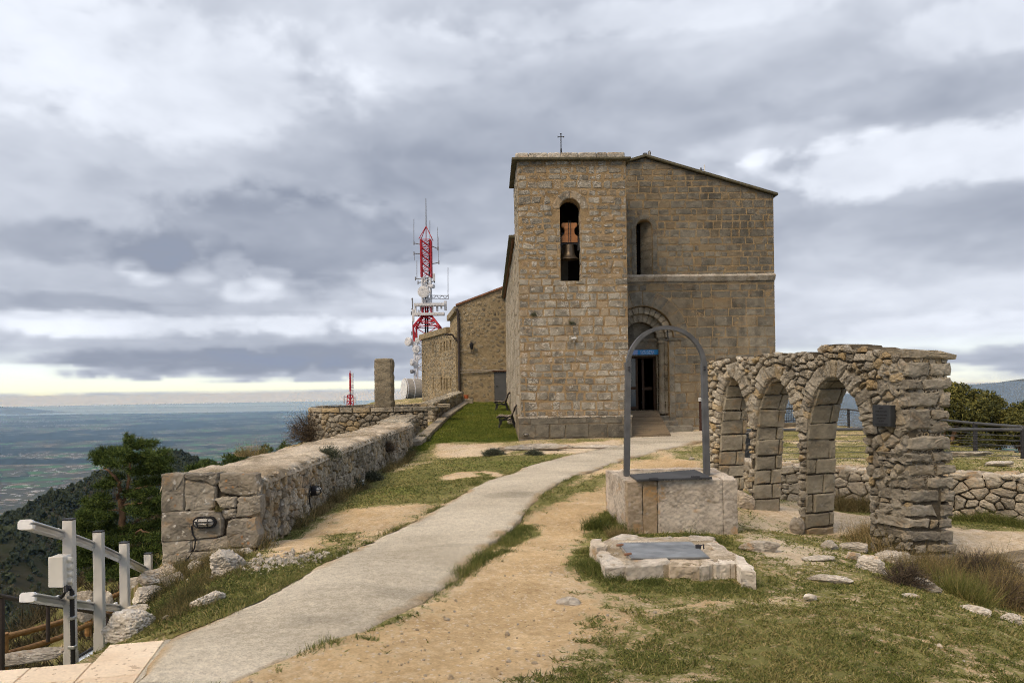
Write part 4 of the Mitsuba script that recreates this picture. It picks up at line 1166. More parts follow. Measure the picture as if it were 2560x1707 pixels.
wall_poly = Polygon(topw + [(-0.02, -0.75), (topw[0][0], -0.5)]).buffer(0)
opens = [Polygon(o).buffer(0) for o in OPEN]
wall_poly = wall_poly.difference(unary_union(opens))
arc = thing('stone_arcade', 'ruined rubble wall with three open stone arches and a dark plaque', 'arcade')
AF = plane_frame(AO, AT, AN)
afr = lambda v: AO + v[:, :1] * AT + v[:, 1:2] * AW + v[:, 2:] * [0, 0, 1]
ATH = 0.50
add('wall', prism(wall_poly.buffer(-0.015), 0.03, ATH, afr), M_MORTARD, arc)
vs_ = []
for o in OPEN:
    p = np.array(o)
    d = resample(p, 220)
    zsp = d[:, 1].max() - 0.75
    keep = d[:, 1] > zsp
    q = d[keep]
    t = np.gradient(q, axis=0); t /= np.linalg.norm(t, axis=1, keepdims=True)
    nn = np.stack([-t[:, 1], t[:, 0]], -1)
    c = q.mean(0)
    nn *= np.sign(np.sum(nn * (q - c), 1).mean())
    k = 0
    while k < len(q) - 2:
        st_ = int(r.integers(3, 6)); k1 = min(k + st_, len(q) - 1)
        L = r.uniform(0.15, 0.27)
        vs_.append(Polygon([q[k] + nn[k] * .008 + t[k] * .006, q[k1] + nn[k1] * .008 - t[k1] * .006, q[k1] + nn[k1] * L - t[k1] * .004, q[k] + nn[k] * L + t[k] * .004]).buffer(0))
        k = k1
vs_ = [p2 for p in vs_ for p2 in polys(p.intersection(wall_poly)) if p2.area > 0.003]
used_ = unary_union([p.buffer(0.012) for p in vs_])
plq = apx([(1345, 457), (1470, 476), (1471, 616), (1347, 600)])
body = wall_poly.difference(used_)
near = body.intersection(box(-0.1, -2, 0.95, 3)); farp = body.intersection(box(0.95, -2, 6, 3))
st = rubble(near, r, size=0.135, aspect=1.2, gap=0.020, var=0.65, rnd=0.018, relax=0) + rubble(farp, r, size=0.115, aspect=1.15, gap=0.018, var=0.65, rnd=0.016, relax=0)
tone_r = lambda x, z, r: [np.clip(r.normal(0.5, 0.26), 0, 1), r.random() ** 1.2]
lay(arc, st + vs_, AF, M_RUBBLE, r, most=295, proud=0.028, chamfer=0.016, back=0.06, dome=0.006, jit=0.006, tilt=0.10, tone=tone_r)
for o in OPEN:
    d = resample(np.array(o), 200)
    S = np.concatenate([[0], np.cumsum(np.linalg.norm(np.diff(d, axis=0), axis=1))])
    t = np.gradient(d, axis=0); t /= np.linalg.norm(t, axis=1, keepdims=True)
    nn = np.stack([t[:, 1], -t[:, 0]], -1)
    nn *= np.sign(np.sum(nn * (d.mean(0) - d), 1).mean())

    def rf(w, s, h, S=S, d=d, nn=nn):
        w, s, h = np.asarray(w, float), np.asarray(s, float), np.asarray(h, float)
        g = lambda a: np.interp(s, S, a)
        A, Z = g(d[:, 0]) + h * g(nn[:, 0]), g(d[:, 1]) + h * g(nn[:, 1])
        return AO + A[..., None] * AT + Z[..., None] * np.array([0, 0, 1.0]) + w[..., None] * AW
    sz = S[-1]
    jl_ = [p for p in ashlar(box(0.03, 0.0, ATH, sz), r, h=(0.15, 0.27), w=(0.2, 0.55), gap=0.012, skew=0.006)]
    lay(arc, jl_, rf, M_REVEAL, r, name='jamb_stone', proud=0.016, chamfer=0.014, jit=0.004, tilt=0.03, tone=lambda x, z, r: [np.clip(r.normal(0.5, 0.2), 0, 1), 0.88 * r.random()])
# the end pier: big quoins seen from the front
ET = 0.70
epx = lambda pts: wall_px(s6(pts), AO + AN * 0.0, AW)
END = [[(1515, 80), (1640, 88), (1760, 100), (1862, 125), (1855, 166), (1640, 156), (1525, 152)], [(1520, 175), (1685, 170), (1680, 278), (1525, 280)], [(1695, 185), (1830, 180), (1835, 270), (1690, 268)], [(1525, 290), (1632, 290), (1635, 365), (1520, 362)],
       [(1640, 290), (1830, 278), (1835, 350), (1800, 362), (1640, 362)], [(1530, 375), (1755, 372), (1740, 440), (1715, 478), (1540, 478)], [(1762, 385), (1820, 380), (1812, 484), (1738, 474)], [(1522, 490), (1680, 490), (1685, 630), (1560, 642), (1524, 620)],
       [(1695, 490), (1810, 500), (1812, 562), (1700, 570)], [(1690, 610), (1740, 576), (1800, 576), (1843, 615), (1790, 652), (1700, 654)], [(1535, 690), (1640, 668), (1810, 672), (1812, 760), (1600, 780), (1535, 768)], [(1525, 790), (1695, 790), (1695, 855), (1590, 862), (1526, 850)],
       [(1705, 785), (1840, 780), (1850, 845), (1715, 850)], [(1535, 868), (1720, 868), (1715, 940), (1540, 950)], [(1730, 870), (1855, 870), (1862, 930), (1728, 936)], [(1530, 955), (1650, 955), (1655, 1025), (1535, 1030)], [(1670, 952), (1840, 945), (1842, 1025), (1668, 1028)],
       [(1525, 1040), (1745, 1036), (1742, 1110), (1600, 1130), (1527, 1118)], [(1757, 1040), (1850, 1035), (1842, 1122), (1757, 1116)], [(1530, 1140), (1700, 1135), (1745, 1215), (1535, 1226)], [(1757, 1132), (1842, 1135), (1842, 1216), (1757, 1220)], [(1515, 1234), (1680, 1232), (1670, 1294), (1520, 1296)],
       [(1690, 1235), (1735, 1235), (1735, 1302), (1686, 1300)], [(1745, 1230), (1840, 1228), (1838, 1300), (1745, 1304)], [(1525, 1310), (1840, 1310), (1836, 1386), (1600, 1392), (1530, 1376)], [(1580, 1402), (1660, 1402), (1662, 1470), (1590, 1468)], [(1670, 1402), (1860, 1398), (1852, 1458), (1670, 1458)], [(1560, 1472), (1850, 1468), (1845, 1540), (1560, 1540)]]
EF = plane_frame(AO, AW, -AT)
ep = [Polygon(epx(q)).buffer(-0.009) for q in END]
hull_e = unary_union([p.buffer(0.05) for p in ep]).buffer(-0.07)
efr = lambda v: AO + v[:, :1] * AW - v[:, 1:2] * AT + v[:, 2:] * [0, 0, 1]
add('wall', prism(Polygon(hull_e.exterior) if hull_e.geom_type == 'Polygon' else hull_e.convex_hull, -0.50, -0.10, efr), M_MORTARD, arc)
lay(arc, ep, EF, M_RUBBLE, r, name='quoin', proud=0.030, chamfer=0.022, back=0.42, dome=0.004, jit=0.007, n=18, tilt=0.025, flat=0.35, tone=lambda x, z, r: [r.uniform(0.1, 0.9), r.random() * 0.85])
gapsr = hull_e.difference(unary_union([p.buffer(0.012) for p in ep]))
lay(arc, rubble(hull_e.buffer(-0.02), r, size=0.09, aspect=1.5, gap=0.012), EF, M_RUBBLE, r, most=0, proud=-0.005, chamfer=0.01, back=0.08)
# a lump of stones on the crown of the wall and the left end's stones
pq_ = thing('plaque', 'dark metal plaque with lines of raised text fixed to the nearest pier of the arcade', 'plaque')
PP = np.array(plq)
pc = PP.mean(0)
pw_, ph_ = np.ptp(PP[:, 0]) / 2 * 0.98, np.ptp(PP[:, 1]) / 2 * 0.93
pfrm = lambda v: AO + v[:, :1] * AT + v[:, 1:2] * AN + v[:, 2:] * [0, 0, 1]
m_ = rbx([pc[0] - pw_, 0.02, pc[1] - ph_], [pc[0] + pw_, 0.11, pc[1] + ph_], 0.006)
add('plate', (pfrm(np.array(m_.vertices)), np.array(m_.faces)), 'm_plaque', pq_)
for i, (zf, hw) in enumerate([(0.74, 0.22), (0.44, 0.66), (0.10, 0.66), (-0.2, 0.55), (-0.46, 0.3), (-0.76, 0.7)]):
    zz = pc[1] + zf * ph_ - 0.012
    for j in range(3):
        a = pc[0] - hw * pw_ + j * hw * pw_ * 2 / 3
        m_ = bx([a, 0.111, zz], [a + hw * pw_ * 0.58, 0.1125, zz + 0.017])
        add('text_line', (pfrm(np.array(m_.vertices)), np.array(m_.faces)), 'm_plaque_text', pq_)

# ------------------------------------------------------------------ the long wall on the left
r = rng(31)
lw = thing('long_stone_wall', 'long low stone wall with a rough top running along the left of the path', 'wall')
WO, WE = np.array([-2.80, 9.0, 0]), np.array([-3.08, 25.4, 0])
WL = np.linalg.norm(WE - WO); WT = (WE - WO) / WL
WN = np.array([WT[1], -WT[0], 0])
ztop = lambda a: 0.715 - 0.07 * a / WL
WW = 1.02
reg = Polygon([(0, -0.45), (WL, -0.45), (WL, ztop(WL) - 0.02), (0, ztop(0) - 0.02)])
core = np.array([WO + WT * a + WN * b + [0, 0, z] for a, b in [(0.04, -0.03), (WL, -0.03), (WL, -WW + .03), (0.04, -WW + .03)] for z in (-1.6, ztop(a) - 0.03)])
add('core', trimesh.convex.convex_hull(core), M_MORTARD, lw)
WF = plane_frame(WO, WT, WN)
s1 = rubble(reg.intersection(box(0, -1, 7, 2)), r, size=0.165, aspect=1.25, gap=0.016, var=0.55, rnd=0.012)
s2 = rubble(reg.intersection(box(7, -1, 30, 2)), r, size=0.215, aspect=1.3, gap=0.020, var=0.5, rnd=0.02)
tone_l = lambda x, z, r: [np.clip(r.normal(0.5, 0.25), 0, 1), r.random() ** 1.3]
lay(lw, s1 + s2, WF, M_LEFTSIDE, r, most=270, proud=0.026, chamfer=0.016, back=0.05, dome=0.004, jit=0.008, tilt=0.055, tone=tone_l)
# its rough mortared top
na, nb = 420, 30
A, B = np.meshgrid(np.linspace(-0.02, WL + 0.02, na), np.linspace(0, 1, nb), indexing='ij')
bb = 0.035 - B * (WW + 0.05)
pt = WO + A[..., None] * WT + bb[..., None] * WN
q3 = np.stack([pt[..., 0], pt[..., 1], 0 * A], -1)
edge_n = np.minimum(B, 1 - B)
bump = 0.10 * (nfbm(q3 * 1.7, 4, 81) - 0.5) + 0.075 * (nfbm(q3 * 7, 4, 82) - 0.5)
pt[..., 2] = ztop(A) + bump * np.clip(edge_n * 9, 0.25, 1) - 0.03 * np.exp(-(edge_n * 14) ** 2)
pt[:, 0, 2] -= 0.07; pt[:, -1, 2] -= 0.07
pt[:, 0] += WN * 0.03 * (nfbm(q3[:, 0] * 4, 3, 83)[:, None] - 0.2)
pt[0, :, 2] -= 0.06
add('cap', (pt.reshape(-1, 3), grid_faces(na, nb)[:, ::-1]), M_CAP, lw, smooth=True)
s7 = lambda pts: [(380 + 0.26361 * a, 1150 + 0.26361 * b) for a, b in pts]
END7 = [[(92, 135), (315, 130), (318, 250), (302, 480), (96, 494)], [(97, 502), (300, 488), (640, 474), (680, 560), (668, 708), (430, 758), (370, 752), (98, 765)], [(100, 772), (372, 762), (378, 830), (330, 960), (230, 1010), (112, 1060)], [(330, 132), (645, 125), (612, 232), (480, 195), (334, 165)],
        [(324, 215), (480, 204), (608, 250), (600, 400), (560, 466), (327, 475), (320, 300)], [(652, 130), (1000, 128), (1012, 320), (880, 330), (662, 300), (640, 240)], [(606, 370), (680, 350), (803, 352), (798, 440), (662, 462)], [(664, 470), (798, 462), (790, 540), (694, 550)],
        [(820, 358), (1040, 332), (1046, 490), (940, 530), (812, 532)], [(730, 572), (1000, 542), (1032, 700), (1000, 830), (740, 812), (716, 650)], [(395, 772), (720, 722), (736, 822), (600, 850), (402, 850)], [(340, 880), (560, 862), (740, 840), (960, 846), (900, 960), (340, 1040)]]
EO = WO - WN * 0.0
WAX = -WN * 1.0
ef7 = plane_frame(WO - WT * 0.0, -WN, -WT)
e7 = [Polygon([(a, z) for a, z in wall_px(s7(q), WO, -WN)]).buffer(0.006, join_style=2) for q in END7]
lay(lw, e7, ef7, M_LEFTWALL, r, name='end_stone', proud=0.028, chamfer=0.018, back=0.12, dome=0.006, jit=0.005, n=26, tilt=0.015, flat=0.6, tone=lambda x, z, r: [r.uniform(0.05, 0.95), r.random() * 0.9])
# its continuation, set back, up to the round terrace
W2 = [np.array([-3.26, 25.42, 0]), np.array([-3.42, 30.2, 0])]
c2 = thing('short_stone_wall', 'short stretch of stone wall joining the long wall to the round terrace', 'wall')
T2 = (W2[1] - W2[0]) / np.linalg.norm(W2[1] - W2[0]); N2 = np.array([T2[1], -T2[0], 0]); L2 = np.linalg.norm(W2[1] - W2[0])
add('core', trimesh.convex.convex_hull(np.array([W2[0] + T2 * a - N2 * b + [0, 0, z] for a in (0.03, L2) for b in (0.03, 0.9) for z in (-1.2, 0.66 + 0.02 * a)])), M_MORTARG, c2)
lay(c2, rubble(Polygon([(0, -0.3), (L2, 0.1), (L2, 0.74), (0, 0.64)]), r, size=0.22, aspect=1.4), plane_frame(W2[0], T2, N2), M_RUBBLE, r, proud=0.03, dome=0.01, tilt=0.1, tone=tone_l)
lay(c2, rubble(box(0, 0, L2, 0.92), r, size=0.3, aspect=1.5), lambda a, b, d: W2[0] + np.asarray(a)[..., None] * T2 - np.asarray(b)[..., None] * N2 + (0.665 + 0.02 * np.asarray(a) + np.asarray(d))[..., None] * np.array([0, 0, 1.0]), M_PALE, r, name='cap_stone', proud=0.02, back=0.02, tone=tone_l)

# ------------------------------------------------------------------ the round terrace, its pillar and the wall beyond
r = rng(37)
TC, TR = np.array([-5.2, 32.8]), 2.75
ter = thing('round_terrace_wall', 'round rubble terrace wall with dark tufts growing between its stones', 'wall')
ang0, ang1 = math.radians(165), math.radians(318)


def cyl(R, sgn):
    def f(s, z, d):
        th_ = np.asarray(s) / R
        rr_ = R + sgn * np.asarray(d)
        return np.stack([TC[0] + rr_ * np.cos(th_), TC[1] + rr_ * np.sin(th_), np.asarray(z) + 0 * th_], -1)
    return f


tt_ = np.linspace(math.radians(40), math.radians(318), 97)
ringp = lambda R, z: np.stack([TC[0] + R * np.cos(tt_), TC[1] + R * np.sin(tt_), 0 * tt_ + z], -1)
prof_ = [ringp(TR - 0.03, -1.6), ringp(TR - 0.03, 1.055), ringp(TR - 0.42, 1.055), ringp(TR - 0.42, 0.1)]
add('core', (np.stack(prof_, 0).reshape(-1, 3), grid_faces(4, 97)), M_MORTARD, ter)
add('floor', (np.vstack([ringp(TR - 0.42, 0.42), [[TC[0], TC[1], 0.42]]]), np.array([(i, i + 1, 97) for i in range(96)])), M_MORTARG, ter)
so = rubble(box(ang0 * TR, -0.95, ang1 * TR, 0.86), r, size=0.25, aspect=1.5, gap=0.020, var=0.65, rnd=0.03, relax=0)
lay(ter, so, cyl(TR, 1), M_RUBBLE, r, most=280, proud=0.04, chamfer=0.03, dome=0.02, tilt=0.1, tone=lambda x, z, r: [np.clip(r.normal(0.32, 0.22), 0, 1), r.random()])
sc_ = ashlar(box(math.radians(120) * TR, 0.87, math.radians(330) * TR, 1.06), r, h=(0.19, 0.2), w=(0.35, 0.75), gap=0.02, hfun=lambda z, r: 0.2)
lay(ter, sc_, cyl(TR, 1), M_RUBBLE, r, name='cap_stone', proud=0.04, back=0.46, chamfer=0.03, tilt=0.05, tone=lambda x, z, r: [r.uniform(0.5, 1), r.random()])
lay(ter, rubble(box(math.radians(20) * (TR - .42), 0.45, math.radians(170) * (TR - .42), 1.05), r, size=0.24, aspect=1.5), cyl(TR - 0.42, -1), M_RUBBLE, r, most=0, proud=0.03, tone=lambda x, z, r: [np.clip(r.normal(0.35, 0.2), 0, 1), r.random()])
lay(ter, ashlar(box(math.radians(10) * (TR - .4), 0.96, math.radians(170) * (TR - .4), 1.1), r, h=(0.14, 0.14), w=(0.35, 0.7), gap=0.02, hfun=lambda z, r: 0.14), cyl(TR - 0.42, -1), M_RUBBLE, r, name='cap_stone', proud=0.02, back=0.40, tone=lambda x, z, r: [r.uniform(0.5, 1), r.random()])
pil = np.array([P(936, 1015, 32.3), P(982, 1015, 32.3), P(959, 896, 32.3)])
px0, px1, pzt = pil[0][0], pil[1][0], pil[2][2]
nz = 60
cs = np.array([(a, b) for a, b in [(-1, -.7), (-.75, -1), (.75, -1), (1, -.7), (1, .7), (.75, 1), (-.75, 1), (-1, .7)]])
cs = np.vstack([np.linspace(cs[i], cs[(i + 1) % 8], 7)[:-1] for i in range(8)])
zl = np.linspace(0.2, pzt, nz)
V = np.zeros((nz, len(cs), 3))
hw = (px1 - px0) / 2
V[..., 0] = (px0 + px1) / 2 + cs[None, :, 0] * hw
V[..., 1] = 32.3 + 0.3 + cs[None, :, 1] * 0.3
V[..., 2] = zl[:, None]
V[-3:, :, :2] = V[-3:, :, :2] * np.array([0.985, 0.95, 0.86])[:, None, None] + np.array([(px0 + px1) / 2, 32.6]) * np.array([0.015, 0.05, 0.14])[:, None, None]
dirs = np.concatenate([cs, 0 * cs[:, :1]], 1) / np.linalg.norm(cs, axis=1, keepdims=True)
V += dirs[None] * (0.10 * (nfbm(V * 6, 4, 91) - 0.5) + 0.05 * (nfbm(V * 1.4, 2, 92) - 0.5))[..., None]
nv = nz * len(cs)
f = grid_faces(nz, len(cs) + 1)
idx = np.arange(nz * (len(cs) + 1)).reshape(nz, -1)
idm = np.concatenate([np.arange(nv).reshape(nz, -1), np.arange(nv).reshape(nz, -1)[:, :1]], 1).ravel()
f = idm[f]
topc = np.array([[(px0 + px1) / 2, 32.6, pzt + 0.02]])
k = np.arange(len(cs))
f = np.vstack([f[:, ::-1], np.stack([(nz - 1) * len(cs) + k, (nz - 1) * len(cs) + (k + 1) % len(cs), np.full(len(cs), nv)], 1)])
pv = np.vstack([V.reshape(-1, 3), topc])
add('stone_pillar', (pv, f), M_ANNEX, smooth=True, uv=np.tile([0.45, 0.55], (len(pv), 1)), label='single rough stone pillar standing upright behind the round terrace wall', category='pillar')

uw = thing('upper_stone_wall', 'stone wall along the left edge of the upper lawn, leading to the far building', 'wall')
U0, U1 = np.array([-3.12, 33.0, 0]), np.array([-2.80, 47.3, 0])
UT = (U1 - U0) / np.linalg.norm(U1 - U0); UL = np.linalg.norm(U1 - U0); UN = np.array([UT[1], -UT[0], 0])
uz = lambda a: 1.17 + 0.41 * a / UL
add('core', trimesh.convex.convex_hull(np.array([U0 + UT * a - UN * b + [0, 0, z] for a in (0.03, UL) for b in (0.03, 0.52) for z in (-0.3, uz(a) - 0.04)])), M_MORTARD, uw)
lay(uw, rubble(Polygon([(0, 0.1), (UL, 0.7), (UL, uz(UL) - 0.02), (0, uz(0) - 0.02)]), r, size=0.25, aspect=1.5), plane_frame(U0, UT, UN), M_RUBBLE, r, most=200, proud=0.03, dome=0.01, tilt=0.1, tone=lambda x, z, r: [np.clip(r.normal(0.2, 0.2), 0, 1), r.random()])
lay(uw, rubble(box(0, 0.1, 0.55, 1.15), r, size=0.22, aspect=1.8), plane_frame(U0, -UN, -UT), M_RUBBLE, r, name='end_stone', proud=0.03, dome=0.01, tone=lambda x, z, r: [np.clip(r.normal(0.4, 0.2), 0, 1), r.random()])
lay(uw, rubble(box(-0.02, -0.03, UL, 0.56), r, size=0.34, aspect=1.3, gap=0.012), lambda a, b, d: U0 + np.asarray(a)[..., None] * UT - np.asarray(b)[..., None] * UN + (uz(np.asarray(a)) - 0.045 + np.asarray(d))[..., None] * np.array([0, 0, 1.0]), M_PALE, r, name='cap_stone', proud=0.03, back=0.02, tilt=0.02, tone=lambda x, z, r: [r.uniform(0.4, 1), r.random() * .6])
lk = thing('linking_stone_wall', 'short cross wall with a flat top between the round terrace and the upper wall', 'wall')
add('core', bx([-4.9, 33.55, -0.3], [-3.66, 33.95, 1.06]), M_MORTARD, lk)
lay(lk, rubble(box(-4.9, 0.1, -3.65, 1.08), r, size=0.24, aspect=1.8), plane_frame([0, 33.55, 0], [1, 0, 0], [0, -1, 0]), M_RUBBLE, r, proud=0.03, dome=0.01, tone=lambda x, z, r: [np.clip(r.normal(0.4, 0.2), 0, 1), r.random()])
# low concrete kerb along the lawn
ks = np.linspace(0, 1, 60)
kx, ky = -2.98 + 0.42 * ks, 25.35 + 21.4 * ks
kh = H(kx + 0.2, ky)
kw = 0.17
kv = []
for i in range(60):
    j = 0.02 * (nnoise(np.array([[i * 0.7, 0, 0], [i * 0.7, 5, 0], [i * .7, 9, 0]]), 7) - 0.5)
    t_ = kh[i] + 0.17 - 0.10 * ks[i]
    kv += [(kx[i] + kw + j[0], ky[i], kh[i] - 0.3), (kx[i] + kw + j[0], ky[i], t_ - 0.02 + j[1]), (kx[i] + kw - 0.02 + j[0], ky[i], t_ + j[1]), (kx[i] - kw, ky[i], t_ + j[2]), (kx[i] - kw, ky[i], kh[i] - 0.3)]
kf = grid_faces(60, 5)
kf = np.vstack([kf, [[0, 1, 2], [0, 2, 3], [0, 3, 4]]])
add('concrete_kerb', (np.array(kv), kf), 'm_kerb', label='low concrete kerb between the upper stone wall and the lawn', category='kerb')

# ------------------------------------------------------------------ the far building beside the nave
r = rng(41)
ax_ = thing('rubble_building', 'rubble stone annex with slit windows and a grey metal door behind the church', 'building')
A0 = np.array([-3.13, 48.0, 0])
AB = np.array([P(1058, 900, 56)[0], 56.0, 0])
ST_ = (AB - A0) / np.linalg.norm(AB - A0); SL = np.linalg.norm(AB - A0); SN = np.array([-ST_[1], ST_[0], 0])
zl_, zr_ = P(1146, 764, 48)[2], P(1266, 713, 48)[2]
fp = Polygon([(-3.13, 0.2), (0.4, 0.2), (0.4, zr_ + 0.15), (-3.13, zl_)])
(d0, d1, dz_, dzt_) = (P(1236, 1007, 48)[0], P(1271, 1007, 48)[0], P(1250, 1008, 48)[2], P(1250, 929, 48)[2])
dop = box(d0, dz_, d1, dzt_)
yfr = lambda v: v + [0, 48.0, 0]
add('wall', prism(fp.difference(dop), 0.0, 1.2, yfr), M_PLASTER, ax_)
lay(ax_, rubble(fp.difference(dop.buffer(0.05)).buffer(-0.03), r, size=0.30, aspect=1.3, gap=0.10, var=0.7, rnd=0.05, relax=0), plane_frame([0, 48, 0], [1, 0, 0], [0, -1, 0]), M_ANNEX, r, most=240, proud=0.022, chamfer=0.03, dome=0.01, tilt=0.05, tone=lambda x, z, r: [np.clip(r.normal(0.42 if z < 5 else 0.7, 0.3), 0, 1), r.random() ** 1.2])
rt = [(-3.2, zl_ - 0.02), (0.4, zr_ + 0.15), (0.4, zr_ + 0.24), (-3.2, zl_ + 0.08)]
add('roof', prism(Polygon(rt), -0.12, 1.3, yfr), 'm_rooftile', ax_)
back_ = np.array([A0, A0 + ST_ * 1.55, A0 + ST_ * 1.55 + [3.5, 0, 0], A0 + [3.3, 0, 0]])
tall = trimesh.convex.convex_hull(np.vstack([back_ + [0, 0.05, 0.3], back_ + [0, 0.05, 0] + np.array([[0, 0, zl_ - 0.15], [0, 0, zl_ - 0.55], [0, 0, zl_ - 0.4], [0, 0, zl_ - 0.15]])]))
add('wall', tall, M_PLASTER, ax_)
cn = np.array([A0 + SN * 0.18 - ST_ * 0.05, A0 + SN * 0.18 + ST_ * 1.6, A0 + ST_ * 1.6 - SN * 0.3, A0 - SN * 0.3])
add('cornice', trimesh.convex.convex_hull(np.vstack([cn + [0, 0, z + dzz] for z in (0, 0.30) for dzz in [np.array([zl_ - 0.30, zl_ - 0.72, zl_ - 0.72, zl_ - 0.30]).reshape(4)[0]]]) + np.tile(np.array([[0, 0, 0], [0, 0, -0.42], [0, 0, -0.42], [0, 0, 0]]), (2, 1))), M_ANNEX, ax_, uv=None) if False else None
hv = np.array([p + [0, 0, z] for p, zc in zip(cn, (zl_ - 0.05, zl_ - 0.45, zl_ - 0.45, zl_ - 0.05)) for z in (zc - 0.32, zc)])
hm = trimesh.convex.convex_hull(hv)
add('cornice', hm, M_ANNEX, ax_, uv=np.tile([0.6, 0.6], (len(hm.vertices), 1)))
zlow = P(1058, 846, 56)[2] - 0.1
slits = []
for u, v0, v1 in [(1086, 861, 884), (1106, 857, 882), (1114.5, 854, 878), (1121, 852, 876), (1130, 850, 874), (1086.5, 943, 973), (1107, 943, 975), (1115, 945, 973), (1121, 945, 973), (1130, 945, 971)]:
    (a, z1_), (b, z0_) = wall_px([(u, v0), (u, v1)], A0, ST_)
    slits.append(box(a - 0.17, z0_, a + 0.17, z1_))
sr_ = box(0.02, -2.5, SL, zlow)
sfr2 = lambda v: A0 + v[:, :1] * ST_ - v[:, 1:2] * SN + v[:, 2:] * [0, 0, 1]
add('wall', prism(sr_.difference(unary_union(slits)), -0.10, 0.5, sfr2), M_PLASTER, ax_)
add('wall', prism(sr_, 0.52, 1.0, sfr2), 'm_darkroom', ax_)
for s in slits:
    b_ = s.bounds
    add('window', prism(s, 0.1, 0.14, sfr2), 'm_darkroom', ax_)
lay(ax_, rubble(sr_.difference(unary_union([s.buffer(0.05) for s in slits])).buffer(-0.03).intersection(box(0, 0.5, 99, 99)), r, size=0.33, aspect=1.4, gap=0.07, rnd=0.05), plane_frame(A0 + SN * 0.10, ST_, SN), M_ANNEX, r, most=50, proud=0.02, dome=0.01, tone=lambda x, z, r: [np.clip(r.normal(0.6, 0.3), 0, 1), r.random()])
add('cornice', prism(Polygon([(1.6, zlow), (SL + 0.15, zlow - 0.0), (SL + 0.15, zlow + 0.34), (1.6, zlow + 0.34)]), -0.24, 0.6, sfr2), M_PLASTER, ax_)
dk = add('door', bx([d0 + 0.01, 48.02, dz_], [d1 - 0.01, 48.046, dzt_ - 0.01]), 'm_doorgrey', ax_, label='plain grey metal door')
add('handle', bx([d0 + 0.1, 47.98, dz_ + 0.95], [d0 + 0.22, 48.018, dz_ + 1.0]), 'm_black', dk)
add('lintel', bx([d0 - 0.15, 47.9, dzt_ + 0.002], [d1 + 0.1, 48.2, dzt_ + 0.08]), 'm_rooftile', ax_)
pp = lambda u, v, y=47.85: P(u, v, y)
add('downpipe', cat([tube([pp(1141, 772), pp(1144.5, 778), pp(1146, 800), pp(1147, 850), pp(1149, 985)], 0.075, 8), tube([P(1112, 836, 47.7), P(1131, 836.5, 47.8), pp(1136, 845), pp(1145, 853), pp(1148, 856)], 0.055, 8)]), 'm_pipe', ax_)
add('conduit', cat([tube([pp(1151, 924), pp(1190, 926), pp(1234, 925), pp(1262, 925)], 0.03, 6), tube([pp(1151, 932), pp(1190, 930), pp(1215, 929), pp(1232, 926)], 0.025, 6), tube([pp(1150, 877), pp(1176, 876)], 0.02, 6)]), 'm_conduit', ax_)
wl = thing('wall_lantern', 'small black lantern on a bracket on the wall of the rubble annex', 'lantern')
lp = pp(1179, 866, 47.7)
add('cage', cat([tube([lp + [0, 0, -0.16], lp + [0, 0, 0.12]], [0.08, 0.14], 6), tube([lp + [0, 0, 0.12], lp + [0, 0, 0.26]], [0.16, 0.02], 6)]), 'm_black', wl)
add('bracket', cat([tube([lp + [0.0, 0.28, -0.3], lp + [0, 0.0, -0.3], lp + [0, 0, -0.16]], 0.02, 6)]), 'm_black', wl)
#PART5
# ------------------------------------------------------------------ the well with its steel hoop, and the hatch in front of it
r = rng(51)


def HP(u, v, z):
    """The photograph's pixel (2560 wide) on a level plane."""
    x, dz = ray(u, v)
    Y = (z - EYE) / dz
    return np.array([x * Y, Y, z])


s4 = lambda a, b: (1480 + a / 4.481, 1150 + b / 4.481)
ZT = 0.585
FL, FR, BR, BL = np.array([1.275, 9.25]), np.array([2.545, 9.41]), np.array([2.60, 10.76]), np.array([1.20, 10.70])
well = thing('stone_well', 'square well of pale stone slabs with a dark metal lid under a steel hoop', 'well')


def block(quad, z0, z1, rough=0.012, sub=3, seed=1, cham=0.012):
    """An upright stone block over a four-cornered base, a little uneven."""
    q = np.array(quad, float)
    c = q.mean(0)
    qi = q + (c - q) / np.linalg.norm(c - q, axis=1, keepdims=True) * cham * 1.4
    m_ = trimesh.convex.convex_hull(np.vstack([np.c_[q, np.full(4, z0)], np.c_[q, np.full(4, z1 - cham)], np.c_[qi, np.full(4, z1)]]))
    v, f = trimesh.remesh.subdivide_to_size(m_.vertices, m_.faces, 0.06)
    m_ = trimesh.Trimesh(v, f)
    m_.merge_vertices()
    v = np.array(m_.vertices)
    d = np.stack([nfbm(v * 7 + 3 * seed + k_ * 11, 3, 101 + k_) - 0.5 for k_ in range(3)], -1)
    return v + rough * 2 * d, np.array(m_.faces)


def addblock(name, q, z0, z1, mt, par, tone, seed, rough=0.012):
    v, f = block(q, z0, z1, rough, seed=seed)
    return add(name, (v, f), mt, par, 45 if False else True, uv=np.tile(tone, (len(v), 1)))


